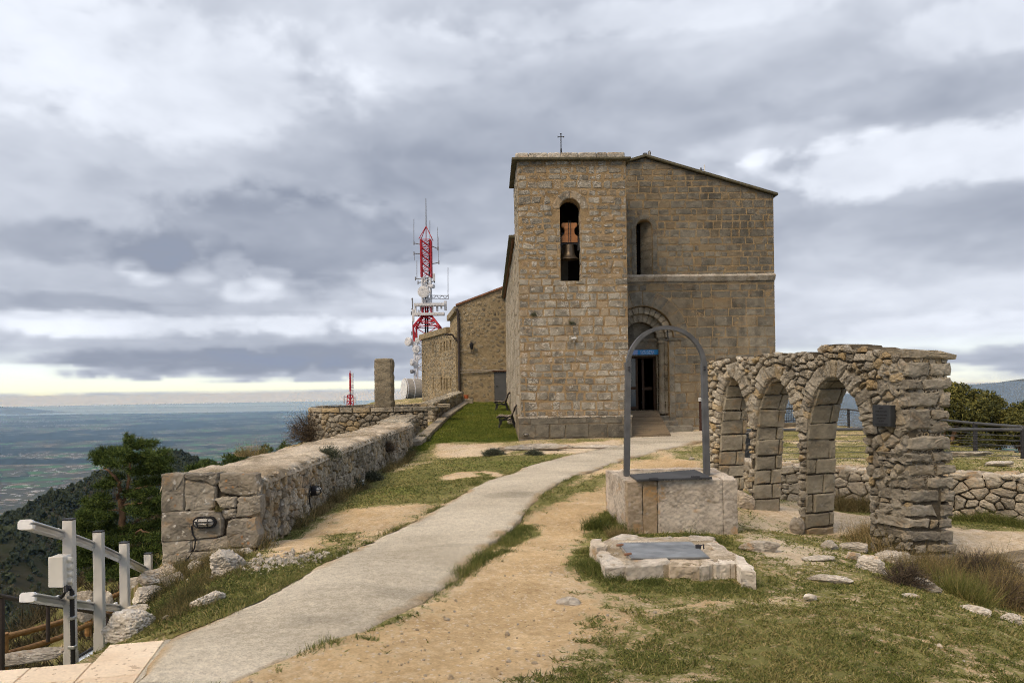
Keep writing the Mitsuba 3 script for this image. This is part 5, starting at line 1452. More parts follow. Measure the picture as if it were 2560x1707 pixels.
lerp = lambda a, b, t: a * (1 - t) + b * t
inn = lambda p, q, d: p + (q - p) / np.linalg.norm(q - p) * d
t1, t2, t3 = (537 - 370) / 1220, (700 - 370) / 1220, (1428 - 370) / 1220
for i, (a, b, tone) in enumerate([(0, t1 - .0025, (0.55, 0.86)), (t1 + .0025, t2 - .003, (0.45, 0.93)), (t2 + .004, t3 - .0025, (0.75, 0.3)), (t3 + .0025, 1, (0.85, 0.4))]):
    p, q = lerp(FL, FR, a), lerp(FL, FR, b)
    p2, q2 = lerp(BL, BR, a), lerp(BL, BR, b)
    dz = (0, 0.0, 0.0, 0.0)[i]
    addblock('front_slab', [p, q, inn(q, q2, 0.17), inn(p, p2, 0.17)], -0.25, ZT + dz, M_WELL, well, tone, i)
f1, f2 = inn(FL, BL, 0.172), BL
for i, (a, b) in enumerate([(0.0, 0.62), (0.63, 1.0)]):
    p, q = lerp(f1, f2, a), lerp(f1, f2, b)
    addblock('side_slab', [p, p + [0.17, 0], q + [0.17, 0], q], -0.25, ZT - 0.004, M_WELL, well, (0.75, 0.4), 7 + i, 0.02 if i else 0.012)
addblock('side_slab', [inn(FR, BR, 0.172), BR, BR - [0.17, 0], inn(FR, BR, 0.172) - [0.17, 0]], -0.35, ZT - 0.002, M_WELL, well, (0.9, 0.3), 12)
addblock('back_slab', [inn(BL, BR, 0.172), inn(BR, BL, 0.172), inn(BR, BL, 0.172) - [0, 0.2], inn(BL, BR, 0.172) - [0, 0.2]], -0.25, ZT + 0.004, M_WELL, well, (0.8, 0.4), 15)
cc = np.array([1.42, 9.40]), np.array([2.38, 10.56])
add('filling', bx([cc[0][0], cc[0][1], -0.2], [cc[1][0], cc[1][1], ZT - 0.012]), M_CAP, well)
lid = [HP(*s4(*p), ZT + 0.03) for p in [(425, 158), (1150, 104), (1345, 190), (505, 215)]]
lv = np.array(lid)
lidk = add('lid', trimesh.convex.convex_hull(np.vstack([lv, lv - [0, 0, 0.022]])), 'm_hatch_dark', well, label='dark metal lid')
for p in [(690, 206), (1158, 186)]:
    c = HP(*s4(*p), ZT + 0.035)
    add('hinge', cat([tube([c - [0.05, 0.01, 0], c + [0.05, 0, 0]], 0.012, 8), bx(c - [0.04, 0.02, 0.012], c + [0.04, 0.04, 0.0])]), 'm_iron', lidk)
hoop = thing('steel_hoop', 'tall grey steel hoop standing on the well, with a hook under its top', 'hoop')
PL, PR = P(1567, 1186, 9.87), P(1766, 1182, 9.92)
SL_, SR_ = P(1571, 916, 9.87), P(1758.5, 915, 9.92)
apex = P(1661, 819.5, 9.9)


def bar(path, wr, wd, shell=None):
    """A flat bar swept along a path in the hoop's plane: wr in the plane, wd across it."""
    p = np.array(path); t = np.gradient(p, axis=0); t /= np.linalg.norm(t, axis=1, keepdims=True)
    yv = np.array([-0.03, 1.0, 0])
    s = np.cross(t, yv); s /= np.linalg.norm(s, axis=1, keepdims=True)
    o = [(-1, -1), (1, -1), (1, -0.7), (0.45, -0.55), (0.45, 0.55), (1, 0.7), (1, 1), (-1, 1)] if shell else [(-1, -1), (1, -1), (1, 1), (-1, 1)]
    n_ = len(o)
    V = np.stack([p + a * wr / 2 * s + b * wd / 2 * yv for a, b in o] + [p + o[0][0] * wr / 2 * s + o[0][1] * wd / 2 * yv], 1)
    f = grid_faces(len(p), n_ + 1)
    k_ = np.arange(1, n_ - 1)
    e = (len(p) - 1) * (n_ + 1)
    f = np.vstack([f, np.stack([0 * k_, k_, k_ + 1], 1), np.stack([0 * k_ + e, e + k_ + 1, e + k_], 1)])
    return V.reshape(-1, 3), f


cx_ = (SL_ + SR_) / 2
rad_x, rad_z = (SR_ - SL_)[0] / 2 + 0.005, apex[2] - cx_[2]
th_ = np.linspace(math.pi, 0, 60)
arcp = np.stack([cx_[0] + rad_x * np.cos(th_), cx_[1] + (SR_ - SL_)[1] / 2 * np.cos(th_), cx_[2] + rad_z * np.sin(th_)], -1)
add('arch', bar(arcp, 0.045, 0.085), 'm_steel_grey', hoop)
lp_ = np.linspace(PL - [0, 0, 0.03], SL_ + [0, 0, 0.05], 4); rp_ = np.linspace(PR - [0, 0, 0.03], SR_ + [0, 0, 0.05], 4)
add('post', bar(lp_ + [-0.004, -0.003, 0], 0.062, 0.096, True), 'm_steel_grey', hoop)
add('post', bar(rp_[::-1] + [0.004, -0.003, 0], 0.062, 0.096, True), 'm_steel_grey', hoop)
for c in (SL_, SR_):
    for dz in (-0.012, -0.045):
        add('bolt', tube([c + [0, -0.07, dz], c + [0, -0.04, dz]], 0.012, 8), 'm_iron', hoop)
hk = apex + [0.035, 0, -0.03]
add('hook', tube([hk, hk + [0, 0, -0.06], hk + [0.012, 0, -0.10], hk + [0.0, 0, -0.125], hk + [-0.025, 0, -0.12], hk + [-0.03, 0, -0.105]], 0.009, 8), 'm_iron', hoop)

plat = thing('hatch_platform', 'low platform of pale rough stones round a galvanised metal hatch in front of the well', 'platform')
ZP = 0.11
pfr2 = lambda a, b, d: np.stack([np.asarray(a) + 0 * np.asarray(d), np.asarray(b) + 0 * np.asarray(d), ZP + np.asarray(d) + 0 * np.asarray(a)], -1)
hq = lambda pts: np.array([HP(*s4(*p), ZP)[:2] for p in pts])
outline = hq([(20, 960), (150, 905), (340, 860), (900, 872), (1340, 870), (1490, 1005), (1600, 1055), (1720, 1135), (1800, 1240), (1600, 1165), (1200, 1178), (860, 1180), (360, 1190), (150, 1190), (70, 1080)])
v, f = trimesh.creation.triangulate_polygon(Polygon(outline).buffer(0), engine='earcut')
m_ = trimesh.creation.extrude_polygon(Polygon(outline).buffer(0), 0.4, engine='earcut')
v, f = trimesh.remesh.subdivide_to_size(np.array(m_.vertices), np.array(m_.faces), 0.05, max_iter=20)
v = v - [0, 0, 0.4 - ZP]
v[:, 2] += 0.022 * (nfbm(v * 8, 3, 111) - 0.5) + 0.004
add('mortar_bed', (v, f), M_CAP, plat)
TOPS = [[(60, 1060), (180, 1060), (345, 1120), (352, 1195), (160, 1212), (100, 1130)], [(355, 1130), (600, 1120), (850, 1115), (862, 1180), (600, 1197), (380, 1200)], [(872, 1120), (1200, 1125), (1208, 1190), (880, 1188)], [(1222, 1118), (1340, 1118), (1355, 1172), (1235, 1200)],
        [(1370, 1110), (1560, 1090), (1605, 1162), (1380, 1176)], [(1590, 1085), (1690, 1105), (1790, 1195), (1815, 1250), (1700, 1235), (1620, 1178)], [(-5, 885), (95, 882), (168, 950), (160, 1010), (55, 1045), (-25, 990)], [(60, 1028), (150, 1018), (185, 1052), (75, 1056)],
        [(145, 905), (250, 872), (340, 850), (520, 862), (530, 886), (330, 896)], [(540, 870), (900, 870), (900, 890), (545, 890)], [(910, 868), (1080, 857), (1090, 895), (915, 893)], [(1090, 854), (1340, 862), (1360, 902), (1100, 905)], [(1365, 905), (1500, 1000), (1430, 1020), (1270, 940)],
        [(1510, 1015), (1612, 1052), (1540, 1108), (1340, 1100), (1300, 1025)]]
pst = [Polygon(hq(q)).buffer(0.006) for q in TOPS]
for p, big in [(p, i in (0, 1, 2, 3, 4, 5, 6)) for i, p in enumerate(pst)]:
    lay(plat, [p], pfr2, M_ROCK, r, name='stone', proud=0.014 if big else 0.010, chamfer=0.022, back=0.30, dome=0.0, jit=0.010, n=16, tilt=0.05, tone=lambda x, z, r: [r.uniform(0.3, 0.9), r.uniform(0.3, 0.9)])
small = rubble(Polygon(outline).buffer(-0.06).difference(unary_union([p.buffer(0.02) for p in pst] + [Polygon(hq([(270, 915), (1130, 900), (1340, 1090), (410, 1105)])).buffer(0.03)])), r, size=0.11, aspect=1.5, gap=0.03)
lay(plat, small[::2], pfr2, M_ROCK, r, most=40, proud=0.02, back=0.05, chamfer=0.015, tone=lambda x, z, r: [r.uniform(0.2, 0.8), r.uniform(0.3, 1)])
hv = np.array([HP(*s4(*p), ZP + 0.026) for p in [(285, 922), (1115, 906), (1325, 1088), (425, 1100)]])
add('hatch_frame', trimesh.convex.convex_hull(np.vstack([hv, hv - [0, 0, 0.05]])), 'm_conduit', plat)
hv = np.array([HP(*s4(*p), ZP + 0.036) for p in [(308, 926), (1105, 911), (1308, 1080), (438, 1090)]])
hk_ = add('hatch', trimesh.convex.convex_hull(np.vstack([hv, hv - [0, 0, 0.012]])), 'm_hatch_galv', plat, label='grey galvanised hatch')
for p in [(312, 948), (402, 1050)]:
    c = HP(*s4(*p), ZP + 0.042)
    add('hinge', cat([tube([c - [0.03, 0.02, 0], c + [0.03, 0.01, 0]], 0.012, 8), bx(c - [0.03, 0.015, 0.01], c + [0.0, 0.015, 0.004])]), 'm_rooftile', hk_)
c = HP(*s4(1190, 968), ZP + 0.05)
add('padlock', cat([rbx(c - [0.025, 0.012, 0.02], c + [0.025, 0.012, 0.02], 0.005), tube([c + [0.02, 0, 0.01], c + [0.05, 0, 0.02], c + [0.05, 0, -0.02]], 0.007, 6)]), 'm_iron', hk_)

# ------------------------------------------------------------------ rubble wall behind the arcade and the ledge on the right
r = rng(57)


def line_frame(line, zoff=0.0):
    d = resample(np.array(line, float), 200)
    S = np.concatenate([[0], np.cumsum(np.linalg.norm(np.diff(d, axis=0), axis=1))])
    t = np.gradient(d, axis=0); t /= np.linalg.norm(t, axis=1, keepdims=True)
    nn = np.stack([-t[:, 1], t[:, 0]], -1)
    nn *= np.sign(-(nn * d).sum(1).mean())

    def fr(s, z, h):
        s, z, h = np.asarray(s, float), np.asarray(z, float), np.asarray(h, float)
        g = lambda a: np.interp(s, S, a)
        return np.stack([g(d[:, 0]) + h * g(nn[:, 0]), g(d[:, 1]) + h * g(nn[:, 1]), z + 0 * s], -1)
    return fr, S[-1]


rw = thing('low_rubble_wall', 'low rubble retaining wall of grey stones behind the arcade', 'wall')
fr, Ls = line_frame(LOWWALL)
sg_ = np.linspace(0, Ls, 80)
co = np.stack([fr(sg_, 0 * sg_ + z, 0 * sg_ - h) for z, h in [(-1.6, 0.03), (0.17, 0.03), (0.17, 0.42), (-1.6, 0.42)]], 1)
add('core', (co.reshape(-1, 3), grid_faces(80, 4)), M_MORTARD, rw)
lay(rw, rubble(box(0, -0.75, Ls, 0.20), r, size=0.20, aspect=1.45, gap=0.012, var=0.7, rnd=0.025, relax=0), fr, M_RUBBLE, r, most=240, proud=0.04, chamfer=0.024, back=0.08, dome=0.01, tilt=0.10, tone=lambda x, z, r: [np.clip(r.normal(0.45, 0.25), 0, 1), 0.8 * r.random()])
capf = lambda s, w, h: fr(s, 0.185 + np.asarray(h), -np.asarray(w))
lay(rw, rubble(box(0, -0.03, Ls, 0.44), r, size=0.3, aspect=1.4, gap=0.02), capf, M_ROCK, r, most=60, name='cap_stone', proud=0.03, back=0.06, tilt=0.06, tone=lambda x, z, r: [r.uniform(0.0, 0.55), r.random()])
lg = thing('stone_ledge', 'low kerb of rough stone blocks beside the track at the right edge', 'kerb')
fr2, L2_ = line_frame([(7.9, 10.75), (6.2, 9.95), (4.75, 9.25)])
sg_ = np.linspace(0, L2_, 40)
zl0 = -0.50
co = np.stack([fr2(sg_, 0 * sg_ + z, 0 * sg_ - h) for z, h in [(-1.9, 0.03), (zl0, 0.03), (zl0 - 0.02, 0.5), (-1.6, 0.5)]], 1)
add('core', (co.reshape(-1, 3), grid_faces(40, 4)), M_MORTARG, lg)
lay(lg, ashlar(box(0, -1.35, L2_, zl0 + 0.01), r, h=(0.22, 0.34), w=(0.28, 0.6), gap=0.03, skew=0.02), fr2, M_RUBBLE, r, name='block', proud=0.04, chamfer=0.035, back=0.2, dome=0.02, tilt=0.06, n=14, tone=lambda x, z, r: [np.clip(r.normal(0.4, 0.2), 0, 1), 0.8 * r.random()])

# ------------------------------------------------------------------ rocks
def rock(base, size, seed, rot=0.0, sub=5, sink=0.35, layer=1.0):
    """A weathered limestone block: broken planes, beds, pits."""
    m_ = trimesh.creation.icosphere(subdivisions=sub)
    d = np.array(m_.vertices)
    rr_ = rng(9000 + seed)
    R_ = np.full(len(d), 1.15)
    for _ in range(11):  # broken faces: cuts by random planes
        nn_ = rr_.normal(size=3) * [1, 1, 1.25]; nn_ /= np.linalg.norm(nn_)
        c_ = d @ nn_
        R_ = np.minimum(R_, np.where(c_ > 0.05, rr_.uniform(0.62, 1.0) / np.maximum(c_, 0.05), 9))
    v = d * R_[:, None]
    v += d * (0.30 * (nfbm(v * 1.6 + seed * 7.3, 4, seed) - 0.5) + 0.16 * (nfbm(v * [5, 5, 9] + seed, 4, seed + 3) - 0.5))[:, None]
    pit = nfbm(v * [7, 7, 11] + seed * 3, 3, seed + 5)
    v -= d * (0.16 * np.clip((pit - 0.56) * 5, 0, 1))[:, None]
    v = v * np.asarray(size) / 2
    c, s = math.cos(rot), math.sin(rot)
    v[:, :2] = v[:, :2] @ np.array([[c, s], [-s, c]])
    return v + np.asarray(base) + [0, 0, size[2] * (0.5 - sink)], np.array(m_.faces)


def put_rock(u, v, wpx, hpx, label, seed, deep=0.75, rot=0.2, tone=(0.75, 0.4), sink=0.42, sub=5, z=None, Y=None):
    b = G(u, v) if Y is None else D(u, v, Y)
    k_ = b[1] / 1900.0
    sub = min(sub, 5 if wpx > 60 else 4)
    size = (wpx * k_ * 0.92, wpx * k_ * deep * 0.85, hpx * k_ * 1.25)
    vv, ff = rock(b, size, seed, rot, sub, sink)
    add('rock', (vv, ff), M_ROCK, smooth=True, uv=np.tile(tone, (len(vv), 1)), label=label, category='rock')


put_rock(527, 1308, 112, 62, 'large white rock with orange lichen below the end of the long wall', 3, tone=(0.95, 0.6), rot=0.5)
put_rock(548, 1275, 60, 30, 'flat pale rock close under the wall corner, behind the large white rock', 4, tone=(0.55, 0.5))
put_rock(454, 1306, 44, 26, 'small white rock left of the large white rock by the wall end', 5, tone=(0.85, 0.6))
put_rock(484, 1385, 84, 36, 'long white rock in the grass between the wall end and the path', 6, deep=0.5, rot=0.6, tone=(0.9, 0.5))
put_rock(344, 1372, 80, 48, 'pale rock with an orange underside left of the wall foot', 7, tone=(0.85, 0.7))
put_rock(366, 1340, 95, 52, 'grey brown rock touching the foot of the wall end', 8, tone=(0.30, 0.8))
put_rock(405, 1338, 60, 34, 'dull buff rock half buried under the wall end', 9, tone=(0.25, 0.7))
put_rock(300, 1450, 122, 62, 'big pitted white rock between the metal posts and the path', 10, tone=(0.9, 0.55), rot=0.1)
put_rock(322, 1412, 74, 34, 'pale hollowed rock just above the big pitted white rock', 11, tone=(0.7, 0.4))
put_rock(214, 1512, 62, 44, 'rough brownish rock at the corner of the tiled paving', 12, tone=(0.3, 0.75))
put_rock(382, 1419, 26, 9, 'tiny white stone in the grass beside the big pitted white rock', 13, sub=3)
put_rock(1304, 1390, 56, 26, 'single pale stone lying alone on the bare sandy ground', 14, tone=(0.75, 0.5), deep=0.7)
put_rock(1996, 1313, 82, 46, 'bright white rock with orange lichen below the nearest pier', 15, tone=(0.95, 0.7), rot=-0.4)
put_rock(2052, 1290, 90, 34, 'layered pale rock slab in the grass right of the white lichen rock', 16, tone=(0.5, 0.4), rot=-0.3, deep=.5)
put_rock(1957, 1284, 42, 30, 'upright grey rock left of the layered slab', 17, tone=(0.35, 0.3))
put_rock(1902, 1330, 120, 16, 'low buff rock ridge running left of the white lichen rock', 18, tone=(0.5, 0.6), deep=.4, rot=-.3)
put_rock(2087, 1382, 66, 24, 'pair-like white rock low in the grass under the dry bushes', 19, tone=(0.9, 0.4))
put_rock(2110, 1352, 120, 34, 'broad pale outcrop in front of the dry bushes', 20, tone=(0.6, 0.55), rot=-0.4, deep=.45)
put_rock(2165, 1340, 44, 22, 'small pale rock at the right end of the broad outcrop', 21, tone=(0.6, 0.5), sub=3)
put_rock(1861, 1373, 32, 13, 'small flat white stone alone in the middle of the right hand grass', 22, sub=3, tone=(0.8, 0.5))
put_rock(2238, 1412, 80, 30, 'slanting white rock near the lower right corner', 23, tone=(0.85, 0.5), rot=-0.7, deep=.5)
put_rock(2318, 1432, 70, 30, 'white rock at the right edge, lowest of the rocks there', 24, tone=(0.8, 0.6), rot=-0.6, deep=.5)
put_rock(2292, 1356, 48, 34, 'pale rounded rock among the tall dry grass on the right', 25, tone=(0.7, 0.4))
put_rock(1830, 1222, 36, 32, 'rounded grey rock resting against the middle pier', 26, tone=(0.35, 0.3), sink=0.15)
put_rock(1704, 1166, 62, 44, 'smooth buff boulder behind the right corner of the well', 27, tone=(0.7, 0.8), sink=0.2)
put_rock(1962, 1262, 70, 26, 'cracked pale rock pair at the foot of the nearest pier opening', 28, tone=(0.6, 0.4))
put_rock(1908, 1258, 44, 24, 'triangular pale rock left of the nearest opening', 29, tone=(0.6, 0.4))
put_rock(2055, 1262, 60, 30, 'light stone lying at the foot of the plaque pier', 30, tone=(0.8, 0.4))
put_rock(1745, 1262, 110, 24, 'low pale ledge of rock beside the right end of the hatch platform', 31, tone=(0.65, 0.5), deep=.35)
put_rock(1880, 1285, 90, 12, 'thin flat rock shelf in the bare soil before the middle opening', 32, tone=(0.55, 0.5), deep=.4, sub=3)
put_rock(1205, 1034, 210, 16, 'long white rock outcrop in front of the bell tower', 33, tone=(0.9, 0.4), deep=.14, rot=0.0, sink=.25)
put_rock(1370, 1028, 120, 8, 'low pale outcrop at the foot of the tower nearest the path', 34, tone=(0.8, 0.4), deep=.2, rot=0, sub=3)
put_rock(1588, 1055, 16, 8, 'small pale stone on the sand beyond the well', 35, sub=3)
put_rock(1850, 1033, 30, 12, 'white stone on the grass seen through the arches', 36, sub=3)
put_rock(2205, 1050, 150, 16, 'long pale rock shelf under the wire fence', 37, tone=(0.75, 0.4), deep=.3, rot=-.1, sink=.2)
put_rock(2300, 1068, 90, 12, 'flat pale rock shelf near the fence corner post', 38, tone=(0.7, 0.4), deep=.3, sink=.2, sub=3)
put_rock(1172, 974, 14, 15, 'pale rock leaning on the foot of the church side wall', 39, tone=(0.6, 0.3), sub=3, sink=.15)
put_rock(70, 1512, 170, 26, 'long pale rock bank on the slope below the wooden rail', 40, tone=(0.7, 0.4), Y=13.5, deep=.35, rot=.5)
put_rock(196, 1395, 60, 56, 'brown angular boulder on the slope behind the metal posts', 41, tone=(0.15, 0.6), Y=13)
put_rock(238, 1385, 40, 50, 'pale boulder on the slope just right of the brown angular one', 42, tone=(0.6, 0.5), Y=13.6)
put_rock(312, 1352, 50, 36, 'grey boulder on the slope in the gap before the last metal post', 43, tone=(0.3, 0.4), Y=12)
add('paper_scrap', tube([HP(1341, 1221, 0.045), HP(1341, 1221, 0.047)], 0.05, 12), 'm_white', label='small white paper scrap lying on the concrete path', category='paper')

# ------------------------------------------------------------------ tiles, metal railing, handrails, car on the left
tsrc = lambda a, b: (a / 5.345, 1480 + b / 5.345)
pav = number('tiled_paving')
labels[pav] = {'kind': 'structure'}
O_ = HP(*tsrc(1240, 950), 0.02)[:2]
e1 = HP(*tsrc(2040, 880), 0.02)[:2] - O_
e2 = HP(*tsrc(1015, 1192), 0.02)[:2] - O_
r = rng(61)
for i in range(-4, 1):
    for j in range(-1, 4):
        if j == -1 and i != 0:
            continue
        a = O_ + i * e1 + j * e2 * (1.0 if j >= 0 else 1.12)
        ww, hh = e1, e2 * (1.0 if j >= 0 else 1.12)
        g_ = 0.012
        q = [a + ww * g_ + hh * g_, a + ww * (1 - g_) + hh * g_, a + ww * (1 - g_) + hh * (1 - g_), a + ww * g_ + hh * (1 - g_)]
        c = np.mean(q, 0)
        qi = [p + (c - p) * 0.012 for p in q]
        z0 = 0.028 + r.normal(0, 0.0015)
        m_ = trimesh.convex.convex_hull(np.vstack([np.c_[q, np.full(4, -0.03)], np.c_[q, np.full(4, z0 - 0.004)], np.c_[qi, np.full(4, z0)]]))
        add('tile', m_, 'm_tile', pav, uv=np.tile([r.random(), r.random()], (len(m_.vertices), 1)))
bed = np.vstack([O_ - e2 * 1.12, O_ + e1 - e2 * 1.12, O_ + e1 + e2 * 4, O_ - e1 * 4 + e2 * 4, O_ - e1 * 4, O_])
m_ = trimesh.creation.extrude_polygon(Polygon(bed), 0.5, engine='earcut')
add('tile_bed', (np.array(m_.vertices) - [0, 0, 0.482], np.array(m_.faces)), 'm_kerb', pav)
sb = [O_ + e1 * 1.004 - e2 * 1.12, O_ + e1 * 1.10 - e2 * 1.15, O_ + e1 * 1.11 + e2 * 4, O_ + e1 * 1.004 + e2 * 4]
m_ = trimesh.creation.extrude_polygon(Polygon(sb), 0.3, engine='earcut')
v, f = trimesh.remesh.subdivide_to_size(np.array(m_.vertices), np.array(m_.faces), 0.08, max_iter=20)
add('concrete_strip', (v - [0, 0, 0.272], f), 'm_path', pav, uv=np.tile([0.5, 0.5], (len(v), 1)))

rail = thing('metal_railing', 'row of pale square metal posts carrying two sloping aluminium rails', 'railing')
PO = [(150, 1195, 1530, 6.1), (219.5, 1223, 1490, 6.9), (279.5, 1248, 1440, 7.67), (336, 1273, 1375, 8.97), (405, 1300, 1390, 10.3)]
pc_ = []
for i, (u, vt, vb, Y) in enumerate(PO):
    t_, b_ = D(u, vt, Y), D(u, vb, Y)
    b_[2] -= 0.15
    w_ = 0.05
    tilt_ = np.array([0, 0, 0])
    pk = add('post', beam([t_[0], Y + 0.05, b_[2]], [t_[0], Y + 0.05, t_[2] - 0.004], 0.078, 0.055, up=(0, -1, 0), r=0.004), 'm_offwhite', rail)
    add('cap', rbx([t_[0] - 0.041, Y + 0.02, t_[2] - 0.003], [t_[0] + 0.041, Y + 0.08, t_[2] + 0.008], 0.003), 'm_black', pk)
    add('sleeve', beam([t_[0], Y + 0.05, b_[2]], [t_[0], Y + 0.05, D(u, 1500 if i == 0 else 1455, Y)[2]], 0.084, 0.061, up=(0, -1, 0)), 'm_offwhite', pk) if i < 2 else None
    pc_.append((t_[0], Y))
CH_ = np.array([(-0.065, -0.04), (-0.065, 0.025), (-0.045, 0.045), (0.045, 0.045), (0.062, 0.03), (0.062, 0.018), (0.035, 0.016), (0.035, 0.0), (0.062, -0.004), (0.062, -0.04), (0.045, -0.046), (-0.045, -0.046)]) * 0.64


def rail_mesh(pts):
    p = np.array(pts); t = np.gradient(p, axis=0); t /= np.linalg.norm(t, axis=1, keepdims=True)
    s = np.cross(t, [0, 0, 1.0]); s /= np.linalg.norm(s, axis=1, keepdims=True)
    u_ = np.cross(s, t)
    c = np.vstack([CH_, CH_[:1]])
    V = p[:, None] + c[None, :, :1] * s[:, None] + c[None, :, 1:] * u_[:, None]
    n_ = len(c)
    f = grid_faces(len(p), n_)
    k_ = np.arange(1, n_ - 2)
    e = (len(p) - 1) * n_
    return V.reshape(-1, 3), np.vstack([f, np.stack([0 * k_, k_, k_ + 1], 1), np.stack([0 * k_ + e, e + k_ + 1, e + k_], 1)])


for pts in ([(62, 1205, 5.35), (150, 1230, 6.17), (219, 1255, 6.98), (280, 1283, 7.75), (336, 1310, 9.05), (404, 1342, 10.4)], [(66, 1371, 5.35), (150, 1384, 6.17), (219, 1392, 6.98), (280, 1396, 7.75), (318, 1403, 8.6)]):
    q = np.array([D(u, v, Y + 0.10) for u, v, Y in pts])
    ra = add('rail', rail_mesh(q), 'm_alu', rail)
    t_ = (q[1] - q[0]) / np.linalg.norm(q[1] - q[0])
    vv, ff = rail_mesh([q[0] - t_ * 0.03, q[0] + t_ * 0.02])
    cN = vv.mean(0)
    add('end_cap', (cN + (vv - cN) * 1.10 + 0.006 * (nfbm(vv * 40, 2, 5)[:, None] - 0.5), ff), 'm_white', ra)
    for p in q[1:4]:
        add('bracket', rbx(p + [-0.066, -0.045, 0.015], p + [-0.04, 0.01, 0.06], 0.008), 'm_white', rail)
jb = thing('junction_box', 'white electrical box with round knockouts on the nearest metal post', 'junction box')
bxp = D(144, 1310, 6.0)
bl, bh = D(120, 1345, 6.02), D(166, 1276, 6.02)
add('body', rbx([bl[0], 5.99, bl[2]], [bh[0] - 0.045, 6.10, bh[2]], 0.006), 'm_box', jb)
add('lid', rbx([bl[0] - 0.004, 5.972, bl[2] - 0.003], [bh[0] - 0.042, 5.989, bh[2] + 0.003], 0.005), 'm_box', jb)
for k_ in range(4):
    z_ = bl[2] + (bh[2] - bl[2]) * (0.14 + 0.24 * k_)
    add('knockout', tube([[bh[0] - 0.05, 6.045, z_], [bh[0] - 0.012, 6.045, z_]], [0.024, 0.018], 12), 'm_box', jb)
cb = thing('cable_conduit', 'dark flexible conduit clipped down the side of the nearest metal post', 'conduit')
xs_ = pc_[0][0] + 0.053
cq = [D(150, 1346, 6.02), D(156, 1352, 6.02), np.array([xs_ - 0.01, 6.06, D(165, 1349, 6.05)[2]]), np.array([xs_, 6.08, D(167, 1358, 6.08)[2]]), np.array([xs_, 6.08, D(167, 1420, 6.08)[2]]), np.array([xs_, 6.08, -0.45])]
add('tube', tube(cq, 0.017, 8), 'm_black', cb)
cq2 = [D(150, 1346, 6.0), D(151, 1358, 5.98), D(144, 1368, 6.0), D(134, 1374, 6.06), D(125, 1377, 6.15)]
add('tube', tube(cq2, 0.015, 8), 'm_black', cb)
for v_ in (1370, 1418, 1485):
    z_ = D(167, v_, 6.08)[2]
    add('clip', rbx([xs_ - 0.028, 6.055, z_ - 0.012], [xs_ + 0.022, 6.105, z_ + 0.012], 0.004), 'm_alu', cb)

s1c = lambda a, b: (a / 2.583, 1100 + b / 2.583)
wr = thing('wooden_railing', 'rustic railing of brown timber poles on the slope behind the metal posts', 'railing')
for pts in ([(20, 1272, 15), (200, 1228, 16), (375, 1180, 17), (480, 1138, 18), (560, 1104, 19)], [(20, 1384, 15), (200, 1335, 16), (375, 1278, 17), (480, 1230, 18), (580, 1186, 19)], [(560, 1104, 19), (690, 1026, 20), (800, 975, 21), (915, 930, 22)], [(580, 1188, 19), (750, 1084, 20), (890, 1015, 21)]):
    add('pole', tube([P(*s1c(a, b), Y) for a, b, Y in pts], 0.055, 10), 'm_wood_rail', wr)
for (a, b0, b1, Y) in [(26, 1245, 1480, 14.9), (570, 1085, 1260, 19.05), (905, 915, 1030, 22)]:
    add('post', tube([P(*s1c(a, b0), Y), P(*s1c(a, b1), Y)], 0.075, 10), 'm_wood_rail', wr)
hr = thing('iron_handrail', 'thin dark iron handrail descending at the left edge of the picture', 'handrail')
q = [P(*s1c(-60, 985), 6.0), P(*s1c(5, 1006), 6.4), P(*s1c(165, 1040), 7.1), P(*s1c(380, 1072), 8.0), P(*s1c(560, 1104), 8.8), P(*s1c(760, 1140), 9.6)]
add('rail', tube(q, 0.019, 10), 'm_pipe', hr)
for (a, b0, b1, Y) in [(9, 1006, 1500, 6.43), (695, 1128, 1190, 9.35), (310, 1062, 1300, 7.7)]:
    add('post', tube([P(*s1c(a, b0), Y), P(*s1c(a, b1), Y)], 0.017 if a > 20 else 0.024, 10), 'm_pipe', hr)
# the white car standing on the road below, only its roof corner showing
car = thing('white_car', 'white car parked below the tiled paving, only its rounded roof edge showing', 'car')
cc_ = P(*tsrc(640, 950), 10.5) - [0, 0, 0.56]
prof_c = [(-2.0, -0.95), (-1.95, -0.55), (-1.35, -0.45), (-0.75, -0.06), (-0.3, 0.0), (0.9, 0.0), (1.5, -0.08), (1.95, -0.5), (2.0, -0.95)]
yy = np.array([-0.80, -0.74, -0.62, 0.62, 0.74, 0.80])
dip = np.array([-0.12, -0.03, 0.0, 0.0, -0.03, -0.12])
V = np.array([[(p[0], y, p[1] + d * (p[1] > -0.5)) for y, d in zip(yy, dip)] for p in resample(np.array(prof_c, float), 40)])
bod = np.array([cc_[0] + 0.10, cc_[1] + 1.6, cc_[2] + 0.03])
turn = lambda v: np.stack([-np.asarray(v)[..., 1], np.asarray(v)[..., 0], np.asarray(v)[..., 2]], -1) + bod
add('body', (turn(V.reshape(-1, 3)), grid_faces(40, 6)), 'm_carwhite', car, smooth=True)
lb_ = rbx([-2.05, -0.82, -1.35], [2.05, 0.82, -0.5], 0.1)
add('lower_body', (turn(np.array(lb_.vertices)), np.array(lb_.faces)), 'm_carwhite', car)
add('roof_seal', tube(turn([[-1.3, 0.74, -0.42], [-0.75, 0.72, -0.03], [0.2, 0.72, 0.01], [0.9, 0.72, 0.0], [1.5, 0.74, -0.1]]), 0.022, 6), 'm_black', car)
add('rear_window', trimesh.convex.convex_hull(turn([[-1.30, -0.6, -0.40], [-1.30, 0.6, -0.40], [-0.82, 0.55, -0.085], [-0.82, -0.55, -0.085], [-1.2, 0, -0.45]])), 'm_glass_dark', car)
